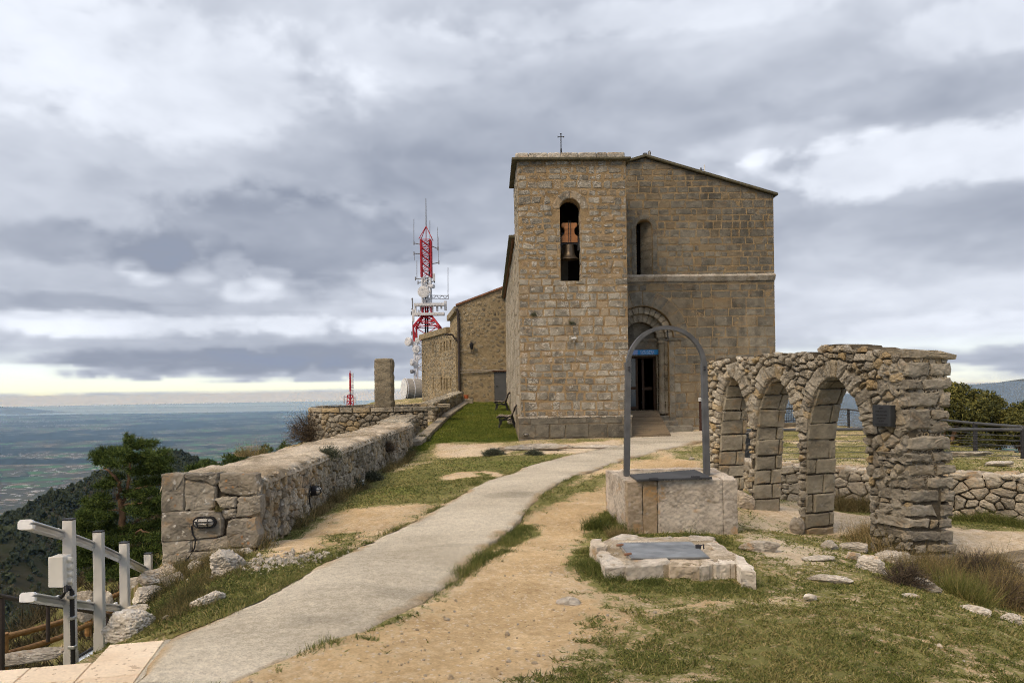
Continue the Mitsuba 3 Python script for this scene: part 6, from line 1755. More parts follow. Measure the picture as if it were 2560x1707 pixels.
for sx_ in (-1.25, 1.25):
    for sy_ in (-0.72, 0.72):
        c = turn([sx_, sy_, -1.35])
        add('wheel', cat([tube([c - [0.1, 0, 0], c + [0.1, 0, 0]], 0.32, 20)]), 'm_black', car)

# ------------------------------------------------------------------ lamps
lm = thing('bulkhead_lamp', 'oval black caged lamp on the near end of the long wall, its cable hanging down', 'lamp')


def oval_lamp(par, fr_, c, w, h, d0=0.03):
    """A caged oval lamp: rim, glass, three cage bars, in the plane (x, y) of the frame, thickness along d."""
    t = np.linspace(0, 2 * np.pi, 49)[:-1]
    sx = w / 2 - h / 2
    out = np.stack([np.sign(np.cos(t)) * sx * (np.abs(np.cos(t)) > 1e-6) + h / 2 * np.cos(t), h / 2 * np.sin(t)], -1)

    def shell(scales):
        V = np.vstack([fr_(c[0] + out[:, 0] * s, c[1] + out[:, 1] * s2, np.full(48, d)) for s, s2, d in scales])
        n_ = len(scales)
        idx = np.concatenate([np.arange(48 * n_).reshape(n_, 48), np.arange(48 * n_).reshape(n_, 48)[:, :1]], 1).ravel()
        f = idx[grid_faces(n_, 49)]
        V = np.vstack([V, V[-48:].mean(0)])
        k_ = np.arange(48)
        f = np.vstack([f, np.stack([(n_ - 1) * 48 + k_, (n_ - 1) * 48 + (k_ + 1) % 48, np.full(48, 48 * n_)], 1)])
        return V, f
    add('rim', shell([(1, 1, -0.02), (1, 1, d0 + 0.02), (0.97, 0.95, d0 + 0.035), (0.86, 0.74, d0 + 0.03), (0.86, 0.74, d0)]), 'm_black', par)
    V, f = shell([(0.86, 0.75, d0), (0.84, 0.7, d0 + 0.04), (0.74, 0.55, d0 + 0.065), (0.5, 0.3, d0 + 0.075)])
    add('glass', (V, f), 'm_lampglass', par, smooth=True)
    g = lambda x, y, d: fr_(np.array([x]), np.array([y]), np.array([d]))[0]
    for x in (-0.22, 0.22):
        add('cage_bar', tube([g(c[0] + x * w, c[1] + y * h / 2, d0 + 0.03 + 0.055 * (1 - abs(y) ** 2)) for y in np.linspace(-0.9, 0.9, 9)], 0.0045, 6), 'm_black', par)
    add('cage_bar', tube([g(c[0] + y * w / 2 * 0.95, c[1] + 0.12 * h, d0 + 0.03 + 0.055 * (1 - abs(y) ** 4)) for y in np.linspace(-1, 1, 13)], 0.0045, 6), 'm_black', par)


(a0, z0), (a1, z1) = wall_px(s7([(412, 578), (626, 578)]), WO, -WN)
(_, zt_), (_, zb_) = wall_px(s7([(520, 526), (520, 634)]), WO, -WN)
oval_lamp(lm, plane_frame(WO - WT * 0.03, -WN, -WT), ((a0 + a1) / 2, (zt_ + zb_) / 2), abs(a1 - a0), zt_ - zb_)
wp = wall_px(s7([(418, 585), (390, 620), (400, 690), (430, 745), (418, 830), (370, 905), (318, 960)]), WO, -WN)
add('cable', tube([WO - WT * 0.05 - WN * a + [0, 0, z] for a, z in wp], 0.008, 6), 'm_black', lm)
l2 = thing('bulkhead_lamp', 'small round caged lamp low on the path side of the long wall', 'lamp')
(a0, z0), = wall_px([(776, 1226)], WO, WT)
oval_lamp(l2, plane_frame(WO + WN * 0.04, WT, WN), (a0, z0), 0.22, 0.13)
add('cable', tube([WO + WN * 0.05 + WT * (a0 - 0.1 + x) + [0, 0, z0 + z] for x, z in [(0, 0.03), (-0.12, 0.09), (-0.2, -0.02), (-0.15, -0.2)]], 0.009, 6), 'm_black', l2)
l3 = thing('bulkhead_lamp', 'small grey lamp at the left foot of the bell tower', 'lamp')
(a0, z0), = wall_px([(1314, 1086)], TO, CAX)
oval_lamp(l3, plane_frame(TO - CIN * 0.09, CAX, -CIN), (a0, z0), 0.17, 0.09)
fl_ = thing('small_floodlight', 'small white floodlight fixed on the middle of the bell tower front', 'floodlight')
(a0, z0), = wall_px([(1434, 848)], TO, CAX)
c = TO + CAX * a0 + [0, 0, z0] - CIN * 0.12
add('housing', beam(c - CAX * 0.08 + [0, 0, 0.02], c + CAX * 0.08 + [0, 0, 0.03], 0.09, 0.05, r=0.01), 'm_white', fl_)
add('bracket', cat([beam(c + CIN * 0.13 + [0, 0, -0.05], c + [0, 0, 0], 0.04, 0.03), bx(c - [0.03, 0.0, 0.1], c + [0.03, 0.06, -0.02])]), 'm_conduit', fl_)
rf = thing('roof_floodlights', 'pair of floodlights standing on the peak of the church gable', 'floodlight')
Yf = FO[1] + 0.25
b0, b1 = P(1608, 393.5, Yf), P(1618, 382, Yf)
add('housing', rbx([b0[0], Yf, b0[2]], [b1[0], Yf + 0.12, b1[2]], 0.015), 'm_steel_grey', rf)
lc = P(1623.5, 384, Yf)
tt = np.linspace(0, 2 * np.pi, 25)
add('lamp_head', tube([lc + [0.045 * math.cos(a), 0, 0.085 * math.sin(a)] for a in tt], 0.014, 6, caps=False), 'm_pipe', rf)
add('lamp_glass', rbx(lc - [0.035, 0.01, 0.07], lc + [0.035, 0.02, 0.07], 0.01), 'm_lampglass', rf)
add('base', rbx(P(1618, 396.5, Yf) - [0.02, 0, 0], P(1626.5, 391, Yf) + [0.0, 0.12, 0], 0.005), 'm_steel_grey', rf)
ra_ = thing('roof_antenna', 'white pole antenna with a small bracket on the sloping church roof', 'antenna')
Yf = FO[1] + 0.9
add('pole', tube([P(1761.2, 440, Yf), P(1761.2, 412.5, Yf)], 0.022, 8), 'm_white', ra_)
add('bracket', cat([tube([P(1752.5, 436, Yf), P(1752.5, 424, Yf)], 0.022, 6), tube([P(1752.5, 424.5, Yf), P(1760.5, 424.5, Yf)], 0.012, 6), tube([P(1752.5, 424, Yf), P(1752.5, 419, Yf)], [0.035, 0.015], 8)]), 'm_iron', ra_)
add('box', rbx(P(1747.5, 426.5, Yf), P(1751, 422.5, Yf) + [0, 0.05, 0], 0.004), 'm_white', ra_)
#PART6
# ------------------------------------------------------------------ masts
r = rng(71)
MY = 90.0
mp = lambda a, b: P(1000 + a / 2.8, 480 + b / 2.8, MY)
mast = thing('lattice_mast', 'tall red and white lattice mast crowded with antennas behind the rubble annex', 'mast')
mx_ = mp(186, 600)[0]
px_m = MY / 2068 / 2.8


def lattice(z0, z1, h0, h1, rows, leg, brace, cx=None):
    cx = mx_ if cx is None else cx
    out = []
    cor = [(-1, -1), (1, -1), (1, 1), (-1, 1)]
    at = lambda c, z: np.array([cx + c[0] * lerp(h0, h1, (z - z0) / (z1 - z0)), MY + c[1] * lerp(h0, h1, (z - z0) / (z1 - z0)), z])
    zs_ = np.linspace(z0, z1, rows + 1)
    for c in cor:
        out.append(tube([at(c, z0), at(c, z1)], leg * 0.9, 6))
    for a, b in zip(cor, cor[1:] + cor[:1]):
        for k_ in range(rows):
            out.append(tube([at(a, zs_[k_]), at(b, zs_[k_ + 1])], brace * 0.72, 4))
            out.append(tube([at(b, zs_[k_]), at(a, zs_[k_ + 1])], brace * 0.72, 4))
            out.append(tube([at(a, zs_[k_ + 1]), at(b, zs_[k_ + 1])], brace * 0.72, 4))
    return cat(out)


Z = lambda b: mp(186, b)[2]
hwu, hwl = 36 * px_m, 90 * px_m
add('lower_section', lattice(Z(1480), Z(1315), hwl * 0.95, hwl * 0.92, 2, 0.14, 0.06), 'm_mast_red', mast)
add('lower_section', lattice(Z(1315), Z(1050), hwl * 0.92, hwl * 0.9, 3, 0.13, 0.06), 'm_mast_white', mast)
add('cage_section', lattice(Z(1050), Z(945), hwl * 0.9, hwl * 0.98, 1, 0.13, 0.06), 'm_mast_red', mast)
add('cage_section', lattice(Z(945), Z(870), hwl * 0.98, hwu * 0.9, 2, 0.12, 0.06), 'm_mast_red', mast)
add('upper_section', lattice(Z(870), Z(810), hwu * 0.85, hwu * 0.85, 1, 0.10, 0.05), 'm_mast_red', mast)
add('upper_section', lattice(Z(810), Z(600), hwu * 0.8, hwu * 0.8, 4, 0.10, 0.05), 'm_mast_white', mast)
add('upper_section', lattice(Z(600), Z(338), hwu * 0.95, hwu * 0.95, 5, 0.11, 0.055), 'm_mast_red', mast)
tip = mp(183, 240)
add('spire', cat([tube([[mx_ + sx_ * hwu * 1.25, MY + sy_ * hwu * 1.25, Z(335)], tip], 0.045, 6) for sx_ in (-1, 1) for sy_ in (-1, 1)] + [tube([[mx_, MY, Z(338)], tip], 0.05, 6)]), 'm_mast_red', mast)
add('rod', tube([tip, mp(181, 45)], [0.07, 0.035], 6), 'm_mast_grey', mast)
add('cable_ladder', cat([tube([mp(a, 600), mp(a, 1000)], 0.07, 5) for a in (178, 190, 196)] + [tube([mp(205, 340), mp(205, 600)], 0.08, 5)]), 'm_black', mast)
add('platform', cat([bx(mp(105, 800 + dy) - [0, 1.0, 0.05], mp(315, 790 + dy) + [0, 0.0, 0.12]) for dy in (0, 66)] + [tube([mp(80 + 0, 745 + dy), mp(90, 775 + dy)], 0.05, 5) for dy in (0, 70)]), 'm_mast_white', mast)
for a, b, c_, d_ in [(98, 360, 150, 368), (98, 432, 150, 434), (222, 380, 265, 398), (222, 505, 272, 494), (108, 608, 160, 608), (126, 636, 172, 628), (205, 635, 242, 625), (80, 850, 110, 855), (82, 990, 110, 995)]:
    add('arm', cat([tube([mp(a, b), mp(c_, d_)], 0.055, 5), tube([mp(a, b - 14), mp(a, b + 12)] if a < 186 else [mp(c_, d_ - 14), mp(c_, d_ + 12)], 0.06, 5)]), 'm_mast_grey', mast)
for a, b0, b1 in [(97, 365, 190), (209, 335, 200), (264, 400, 245), (270, 490, 315), (336, 735, 530), (100, 430, 480), (118, 605, 480), (145, 335, 318), (223, 335, 312)]:
    add('whip_antenna', tube([mp(a, b0), mp(a, b1)], 0.028, 5), 'm_mast_grey', mast)
add('truss_arm', cat([tube([mp(215, b), mp(338, b + 2)], 0.04, 5) for b in (724, 746)] + [tube([mp(215 + 20 * i, 724 + 22 * (i % 2)), mp(235 + 20 * i, 746 - 22 * (i % 2))], 0.03, 4) for i in range(6)] + [tube([mp(338, 715), mp(338, 752)], 0.04, 5)]), 'm_mast_grey', mast)
for a, b, hw_, hh_ in [(175, 640, 7, 30), (198, 680, 6, 26), (150, 690, 7, 26), (110, 830, 7, 26), (132, 850, 6, 22), (262, 812, 7, 24), (290, 800, 6, 20), (178, 770, 8, 20), (200, 760, 7, 22), (320, 797, 9, 34), (238, 600, 8, 28), (95, 868, 6, 44), (228, 820, 7, 22), (150, 822, 8, 18)]:
    add('panel_antenna', rbx(mp(a - hw_, b + hh_) - [0, 0.4, 0], mp(a + hw_, b - hh_) + [0, -0.1, 0], 0.03), 'm_mast_white', mast)
add('tall_pole', tube([mp(87, 742), mp(92, 1110)], 0.07, 6), 'm_mast_grey', mast)


def dish(par, c, rad, n, depth, name='dish', mt='m_mast_white', drum=None):
    n = np.asarray(n, float); n /= np.linalg.norm(n)
    pr = [(0, 0.02), (rad * 0.6, 0.04), (rad, 0.0), (rad, -depth * (0.25 if drum is None else 1)), (rad * (0.55 if drum is None else 0.97), -depth), (0, -depth)]
    m_ = trimesh.creation.revolve(np.array(pr)[::-1], sections=36)
    M = trimesh.geometry.align_vectors([0, 0, 1], n)
    v = np.array(m_.vertices) @ M[:3, :3].T + c
    return add(name, (v, np.array(m_.faces)), mt, par)


dish(mast, mp(172, 708) - [0, 1.3, 0], 40 * px_m, (-0.1, -1, 0), 0.8)
dish(mast, mp(62, 1050) - [0, 1.0, 0], 30 * px_m, (-0.55, -0.75, 0.1), 0.8)
dish(mast, mp(242, 668) - [0, 1.0, 0], 15 * px_m, (0.8, -0.6, 0), 0.6)
for a, b, rr_, n_ in [(122, 1105, 26, (-0.3, -1, 0)), (90, 1195, 24, (-0.9, -0.5, 0)), (110, 1200, 22, (0.3, -1, 0)), (134, 1045, 18, (0, -1, 0)), (90, 1258, 14, (-0.7, -0.7, 0)), (138, 1100, 22, (0.6, -.8, 0)), (140, 1165, 16, (0.2, -1, 0))]:
    dish(mast, mp(a, b) - [0, 1.6, 0], rr_ * px_m, n_, 0.5, mt='m_mast_white' if rr_ > 15 else 'm_mast_grey')
bd_ = thing('drum_dish', 'big white drum shaped dish antenna at the foot of the lattice mast', 'dish antenna')
dn = np.array([-0.90, -0.43, 0.03])
dc = P(1010, 973, MY - 4)
dk = dish(bd_, dc, 27 * (MY - 4) / 2068, dn, 1.9, name='shroud', mt='m_conduit', drum=1)
dish(bd_, dc + dn * 0.03, 26.4 * (MY - 4) / 2068, dn, 0.03, name='face', mt='m_white')
add('rim', cat([tube([dc - dn * (0.1 + 0.75 * k_) + (27.3 * (MY - 4) / 2068) * (math.cos(a) * np.array([-dn[1], dn[0], 0]) + math.sin(a) * np.array([0, 0, 1.0])) for a in np.linspace(0, 2 * np.pi, 33)], 0.05, 5, caps=False) for k_ in (0, 1, 2.3)]), 'm_mast_white', bd_)
add('support', cat([tube([dc - dn * 1.0 + [0, 0, -1.0], dc - dn * 1.2 + [0, 0, -3]], 0.12, 6), tube([dc - dn * 1.9, dc - dn * 2.6], 0.2, 8)]), 'm_mast_grey', bd_)
m2 = thing('small_red_mast', 'small red mast with white panel antennas on the left horizon', 'mast')
QY = 120.0
qp = lambda a, b: P(720 + a / 5.113, 880 + b / 5.113, QY)
add('pole', cat([tube([qp(796, 700), qp(793, 268)], 0.14, 6), tube([qp(793, 268), qp(793, 238)], 0.06, 5)]), 'm_mast_red', m2)
add('base_frame', cat([tube([qp(a, 555), qp(b, 700)], 0.07, 5) for a, b in ((760, 752), (832, 838), (760, 838), (832, 752))] + [tube([qp(755, 553), qp(838, 553)], 0.08, 5), tube([qp(755, 625), qp(840, 625)], 0.06, 5)]), 'm_mast_red', m2)
for y in (265, 335, 405, 475):
    add('panel_antenna', rbx(qp(812, y + 64) - [0, 0.3, 0], qp(838, y + 2), 0.02), 'm_mast_white', m2)
for a0, b0, a1, b1 in [(848, 572, 872, 655), (712, 560, 728, 655), (780, 500, 800, 540)]:
    add('panel_antenna', rbx(qp(a0, b1) - [0, 0.3, 0], qp(a1, b0), 0.02), 'm_mast_white', m2)
add('arm', cat([tube([qp(728, 574), qp(755, 574)], 0.04, 5), tube([qp(838, 585), qp(850, 585)], 0.04, 5), tube([qp(790, 470), qp(778, 462)], 0.05, 5)]), 'm_mast_grey', m2)

# ------------------------------------------------------------------ benches, pot, bin, info post, gate, fences
r = rng(73)


def bench(label, pos, face, length, mt, ns=15, prof=None):
    """A bench of thin slats bent into an S, on two dark cast legs; face: the way the sitter looks."""
    b = thing('bench', label, 'bench', None)
    face = np.asarray(face, float) / np.linalg.norm(face)
    side = np.array([-face[1], face[0], 0])
    pr = resample(np.array([(0.52, 0.40), (0.46, 0.44), (0.3, 0.43), (0.12, 0.41), (0.0, 0.46), (-0.06, 0.58), (-0.12, 0.76), (-0.2, 0.86), (-0.27, 0.86)]), ns)
    tg = np.gradient(pr, axis=0); tg /= np.linalg.norm(tg, axis=1, keepdims=True)
    for p, t in zip(pr, tg):
        c = pos + face * p[0] + [0, 0, p[1]]
        nrm = face * -t[1] + np.array([0, 0, 1.0]) * t[0]
        add('slat', beam(c - side * length / 2, c + side * length / 2, 0.040, 0.03, up=nrm, r=0.004), mt, b)
    for s in (-0.36, 0.36):
        o = pos + side * s * length
        q = [o + face * a + [0, 0, z - 0.035] for a, z in pr]
        add('leg', cat([tube(q, 0.03, 6), tube([o + face * 0.45 + [0, 0, 0.4], o + face * 0.40 + [0, 0, 0.2], o + face * 0.47 + [0, 0, -0.05]], 0.03, 6), tube([o + face * 0.0 + [0, 0, 0.4], o + [0, 0, 0.2] - face * 0.05, o - face * 0.15 + [0, 0, -0.05]], 0.03, 6), tube([o + face * 0.42 + [0, 0, 0.25], o + face * 0.2 + [0, 0, 0.3], o + [0, 0, 0.25]], 0.025, 6)]), 'm_iron', b)
    return b


def on_ground(x, y):
    return np.array([x, y, float(H(x, y))])


bench('nearer of the two slatted benches against the left side of the church', on_ground(-0.02, 30.3), (-1, 0.03, 0), 1.7, 'm_wood_slat')
bench('farther of the two slatted benches against the left side of the church', on_ground(-0.32, 39.5), (-1, 0.03, 0), 1.7, 'm_wood_slat')
bc_ = P(1860, 1068, 24.0)
bench('brown slatted bench seen through the arches in front of the church', on_ground(bc_[0], 24.0) + [0, 0, 0.18], (0.25, 1, 0), 1.8, 'm_wood_slat_brown', 15)
bn = thing('litter_bin', 'dark metal litter bin seen through the farthest arch', 'bin')
b0 = HP(1861, 1144, 0.20)
bz = 0.50
add('body', tube([b0, b0 + [0, 0, bz]], 0.17, 20), 'm_plaque', bn)
add('rim', cat([tube([b0 + [0.175 * math.cos(a), 0.175 * math.sin(a), bz] for a in np.linspace(0, 2 * np.pi, 25)], 0.014, 6, caps=False), tube([b0 + [0, 0, -0.03], b0 + [0, 0, 0.02]], 0.185, 20)]), 'm_steel_grey', bn)
pot = thing('flower_pot', 'terracotta flower pot on a stone block at the end of the upper wall', 'pot')
pb = P(1165.5, 997, 46.2)
pr = np.array([(0, 0), (0.10, 0), (0.135, 0.17), (0.15, 0.17), (0.15, 0.22), (0.125, 0.22), (0.11, 0.18), (0, 0.18)])
m_ = trimesh.creation.revolve(pr, sections=24)
add('body', (np.array(m_.vertices) + pb, np.array(m_.faces)), 'm_pot', pot)
add('soil', tube([pb + [0, 0, 0.18], pb + [0, 0, 0.195]], 0.11, 16), 'm_browndoor', pot)
v, f = block([pb[:2] + d for d in ([-0.3, -0.25], [0.38, -0.25], [0.38, 0.25], [-0.3, 0.25])], pb[2] - 0.5, pb[2], 0.02, seed=4)
add('stone_block', (v, f), M_PALE, smooth=True, uv=np.tile([0.5, 0.4], (len(v), 1)), label='pale stone block under the terracotta pot beside the annex', category='block')
ip = thing('information_post', 'narrow rust brown post with a small white notice right of the church door', 'post')
i0 = P(1753, 1078, FO[1] - 0.35)
add('post', rbx(i0 - [0.06, 0.03, 0.1], i0 + [0.06, 0.03, 1.05], 0.01), 'm_corten', ip)
add('notice', rbx(P(1746, 1003, FO[1] - 0.42), P(1755, 994, FO[1] - 0.40), 0.002), 'm_white', ip)
add('notice_print', cat([bx(P(1748.2, 998 + k_, FO[1] - 0.4235), P(1752.5, 997 + k_, FO[1] - 0.4215)) for k_ in (0, 2.2)]), 'm_black', ip)
gate = thing('iron_gate', 'black iron gate of upright bars at the right corner of the church', 'gate')
gA, gB = np.array([9.5, 29.3]), np.array([11.0, 30.6])
zg0, zg1 = P(1960, 1056, 29.6)[2], P(1960, 984, 29.6)[2]
for i in range(17):
    p = lerp(gA, gB, i / 16)
    add('bar', tube([[p[0], p[1], zg0], [p[0], p[1], zg1 + 0.08]], [0.012, 0.010], 6), 'm_black', gate)
for z_ in (zg0 + 0.06, zg1 - 0.05):
    add('cross_rail', beam([gA[0], gA[1], z_], [gB[0], gB[1], z_], 0.02, 0.035), 'm_black', gate)
add('post', cat([tube([[p[0], p[1], -0.4], [p[0], p[1], zg1 + 0.1]], 0.03, 8) for p in (gA, gB)]), 'm_black', gate)
v, f = block([[9.1, 29.1], [9.4, 28.9], [11.6, 30.6], [11.3, 30.9]], -0.6, zg0 - 0.02, 0.03, seed=9)
add('low_stone_base', (v, f), M_MORTARG, smooth=True, label='low brown stone base under the iron gate', category='base')


def fence(label, pts, zs_, wires, posts, seed):
    fe = thing('wire_fence', label, 'fence')
    p = np.array([[x, y, z] for (x, y), z in zip(pts, zs_)])
    add('top_rail', tube(p, 0.030, 8), 'm_steel_grey', fe)
    for k_ in range(wires):
        fr_ = (k_ + 1) / (wires + 0.6)
        q = np.array([[x, y, z - fr_ * (z - float(H(x, y)))] for x, y, z in resample(p, 24)])
        add('wire', tube(q, 0.0055, 4), 'm_steel_grey', fe)
    for x, y, z in posts:
        g = float(H(x, y)) - 0.2
        add('post', rbx([x - 0.04, y - 0.03, g], [x + 0.04, y + 0.03, z + 0.02], 0.006), 'm_iron', fe)
    return fe


rz = P(2551, 1074, 16.3)[2]
fence('wire fence with a level top rail along the near side of the upper terrace', [(10.06, 16.3), (6.9, 16.3), (3.9, 16.3)], [rz, P(1980, 1075, 16.3)[2], P(1760, 1076, 16.3)[2]], 5, [(10.06, 16.3, rz), (3.95, 16.3, rz)], 1)
fb = [(10.06, 16.3, P(2551, 1071, 16.3)[2] + .03), (10.40, 18.6, P(2439, 1058, 18.6)[2]), (10.62, 20.2, P(2370, 1051, 20.2)[2]), (11.3, 25, P(2230, 1036, 25)[2]), (12.15, 29.9, P(2120.6, 1023, 29.9)[2]), (9.6, 31.5, P(1950, 1020, 31.5)[2])]
fence('wire fence running back along the edge of the drop in front of the green bush', [(a, b) for a, b, _ in fb], [c for _, _, c in fb], 6, [fb[1], fb[3], fb[4]], 2)

# ------------------------------------------------------------------ foliage
def cards(base, d, L, w, rr_, flat=0.0):
    """One thin triangle for each blade: base point, direction, length, width."""
    n = len(base)
    d = d / (np.linalg.norm(d, axis=1, keepdims=True) + 1e-9)
    s = np.cross(d, rr_.normal(size=(n, 3)) * [1, 1, 1 - flat] + [0, 0, flat])
    s /= np.linalg.norm(s, axis=1, keepdims=True) + 1e-9
    L, w = np.broadcast_to(L, (n,))[:, None], np.broadcast_to(w, (n,))[:, None]
    v = np.stack([base - s * w / 2, base + s * w / 2, base + d * L], 1).reshape(-1, 3)
    return v, np.arange(3 * n).reshape(n, 3)


def leaves(c, size, rr_, asp=0.55, up=0.4):
    n = len(c)
    a = rr_.normal(size=(n, 3)); a /= np.linalg.norm(a, axis=1, keepdims=True)
    nn = rr_.normal(size=(n, 3)) + [0, 0, up]
    b = np.cross(a, nn); b /= np.linalg.norm(b, axis=1, keepdims=True) + 1e-9
    s = np.broadcast_to(size, (n,))[:, None]
    v = np.stack([c - a * s * .5, c + b * s * asp * .5, c + a * s * .5, c - b * s * asp * .5], 1).reshape(-1, 3)
    k_ = np.arange(n) * 4
    return v, np.vstack([np.stack([k_, k_ + 1, k_ + 2], 1), np.stack([k_, k_ + 2, k_ + 3], 1)])


def rep_uv(t, k_):
    t = np.clip(t, 0, 0.999)
    return np.repeat(np.stack([t, t], -1), k_, axis=0)


def in_ball(n, rr_):
    d = rr_.normal(size=(n, 3)); d /= np.linalg.norm(d, axis=1, keepdims=True)
    return d * rr_.random((n, 1)) ** (1 / 2.4)


def grass_patch(name, x, y, L, wf, mt, seed, lean=0.6, label=None, tone=(0.5, 0.25), kind='stuff', category=None, parent=None):
    rr_ = rng(seed)
    n = len(x)
    b = np.stack([x, y, HB(x, y) - 0.004], -1)
    d = rr_.normal(size=(n, 3)) * [lean, lean, 0.2] + [0, 0, 1]
    v, f = cards(b, d, L, wf, rr_)
    return add(name, (v, f), mt, parent, uv=rep_uv(rr_.normal(*tone, n) + 0.9 * (nfbm(np.stack([x * 1.3, y * 1.3, 0 * x], -1), 4, 77) - 0.5), 3), kind=kind, label=label, category=category)


# short grass over the ground in view
r = rng(81)
N = 900000
yy_ = 4.2 / (1 - r.random(N) * (1 - 4.2 / 26))
xx_ = r.uniform(-1, 1, N) * (0.66 * yy_ + 0.3) + 0.0
gr_m, st_m = paint(xx_, yy_)
pd_ = sdist(xx_, yy_, PATH_POLY)
clump = nfbm(np.stack([xx_ * 9, yy_ * 9, 0 * xx_], -1), 3, 85)
dens = np.clip((gr_m + 0.9 * (clump - 0.5) - 0.42) * 2.0, 0, 1)
tiles_ = (yy_ < 5.55) & (xx_ < -2.15)
wellp = sdist(xx_, yy_, np.array([FL, FR, BR, BL])) < 0.0
platp = sdist(xx_, yy_, outline) < 0.02
ok = (r.random(N) < dens) & (pd_ > 0.03) & ~tiles_ & ~wellp & ~platp & (sdist(xx_, yy_, PLATEAU) < 1.5) & (gr_m < 1.12)
x_, y_ = xx_[ok], yy_[ok]
grass_patch('grass', x_, y_, np.clip(r.normal(0.023, 0.010, len(x_)), 0.008, 0.06) * (1 + 0.5 * clump[ok]), 0.0035 + 0.0011 * y_, M_GRASS, 82, lean=1.3, tone=(0.50, 0.30))
N = 240000
ly = 24.5 / (1 - r.random(N) * (1 - 24.5 / 48)); lx = r.uniform(-3.2, 0.6, N)
ok = (paint(lx, ly)[0] > 1.0)
grass_patch('lawn_grass', lx[ok], ly[ok], np.clip(r.normal(0.035, 0.012, ok.sum()), 0.015, 0.07), 0.025, M_LUSH, 83, lean=0.8, tone=(0.5, 0.25))


def tuft(label, u, v, n, rad, L, mt, seed, category='grass tuft', name='grass_tuft', lean=0.45, w=0.006, tone=(0.5, 0.25), at=None, z=None):
    g = G(u, v) if at is None else np.array(at, float)
    rr_ = rng(seed)
    a = in_ball(n, rr_) * np.array([rad, rad * 0.8, 0])
    b = g + a
    b[:, 2] = (HB(b[:, 0], b[:, 1]) if z is None else z) - 0.01
    d = rr_.normal(size=(n, 3)) * [lean, lean, 0.15] + [0, 0, 1] + a / rad * 0.5
    vv, ff = cards(b, d, np.clip(rr_.normal(L, L * 0.35, n), 0.02, None), w, rr_)
    return add(name, (vv, ff), mt, uv=rep_uv(rr_.normal(*tone, n), 3), label=label, category=category)


# taller growth along the walls, the well and the platform
def strip(name, px, n, L, mt, seed, spread=0.12, w=0.006, tone=(0.5, 0.25), lean=0.5):
    p = resample(GD(px), 200)
    rr_ = rng(seed)
    k_ = rr_.integers(0, 200, n)
    x, y = p[k_, 0] + rr_.normal(0, spread, n), p[k_, 1] + rr_.normal(0, spread, n)
    c_ = nfbm(np.stack([x * 3, y * 3, 0 * x], -1), 3, seed)
    keep = c_ > 0.42
    x, y, c_ = x[keep], y[keep], c_[keep]
    return grass_patch(name, x, y, L * np.clip(rr_.normal(1, .35, len(x)), .2, 2) * (0.4 + 1.8 * (c_ - 0.42) / 0.3), w, mt, seed, lean, tone=tone)


strip('wall_foot_grass', [(602, 1262), (640, 1235), (700, 1200), (760, 1160), (830, 1122), (900, 1075), (950, 1030)], 16000, 0.10, M_DRY, 91, 0.09, 0.007, (0.42, 0.25))
strip('well_foot_grass', [(1345, 1225), (1378, 1205), (1395, 1180), (1420, 1220), (1480, 1236), (1560, 1240), (1660, 1240)], 10000, 0.060, M_GRASS, 92, 0.06, 0.007, (0.35, 0.25))
strip('platform_foot_grass', [(1330, 1270), (1360, 1310), (1420, 1330), (1500, 1338), (1600, 1345), (1740, 1350)], 12000, 0.040, M_GRASS, 93, 0.07, 0.006, (0.35, 0.22))
strip('dry_grass', [(2010, 1235), (2060, 1275), (2140, 1300), (2200, 1310), (2290, 1320), (2352, 1345)], 15000, 0.13, M_DRY, 94, 0.16, 0.007, (0.5, 0.28))
strip('dry_grass', [(2150, 1330), (2220, 1360), (2290, 1370), (2400, 1400)], 15000, 0.13, M_DRY, 95, 0.18, 0.007, (0.5, 0.28))
strip('slope_grass', [(330, 1395), (390, 1345), (440, 1300), (540, 1290), (470, 1345), (400, 1420)], 16000, 0.06, M_DRY, 96, 0.12, 0.005, (0.35, 0.25))
strip('path_edge_grass', [(1160, 1248), (1192, 1212), (1232, 1206)], 2600, 0.035, M_GRASS, 97, 0.07, 0.006, (0.3, 0.2))
strip('path_edge_grass', [(1050, 1325), (1104, 1292), (1162, 1266)], 2000, 0.035, M_GRASS, 98, 0.05, 0.006, (0.3, 0.2))
strip('path_edge_grass', [(425, 1465), (510, 1421), (600, 1379), (700, 1321), (800, 1269), (880, 1231), (960, 1194), (1030, 1154), (1090, 1119), (1210, 1071)], 9000, 0.030, M_GRASS, 195, 0.05, 0.006, (0.45, 0.25))
strip('path_edge_grass', [(690, 1518), (800, 1473), (880, 1437), (960, 1400), (1020, 1360), (1070, 1317), (1130, 1252), (1240, 1147), (1330, 1093)], 5000, 0.030, M_GRASS, 196, 0.04, 0.006, (0.5, 0.25))
strip('low_wall_grass', [(1925, 1172), (2000, 1178)], 4000, 0.12, M_DRY, 99, 0.10, 0.010, (0.3, 0.2))
strip('low_wall_grass', [(2195, 1192), (2270, 1200), (2352, 1212)], 6000, 0.08, M_GRASS, 100, 0.10, 0.009, (0.3, 0.2))


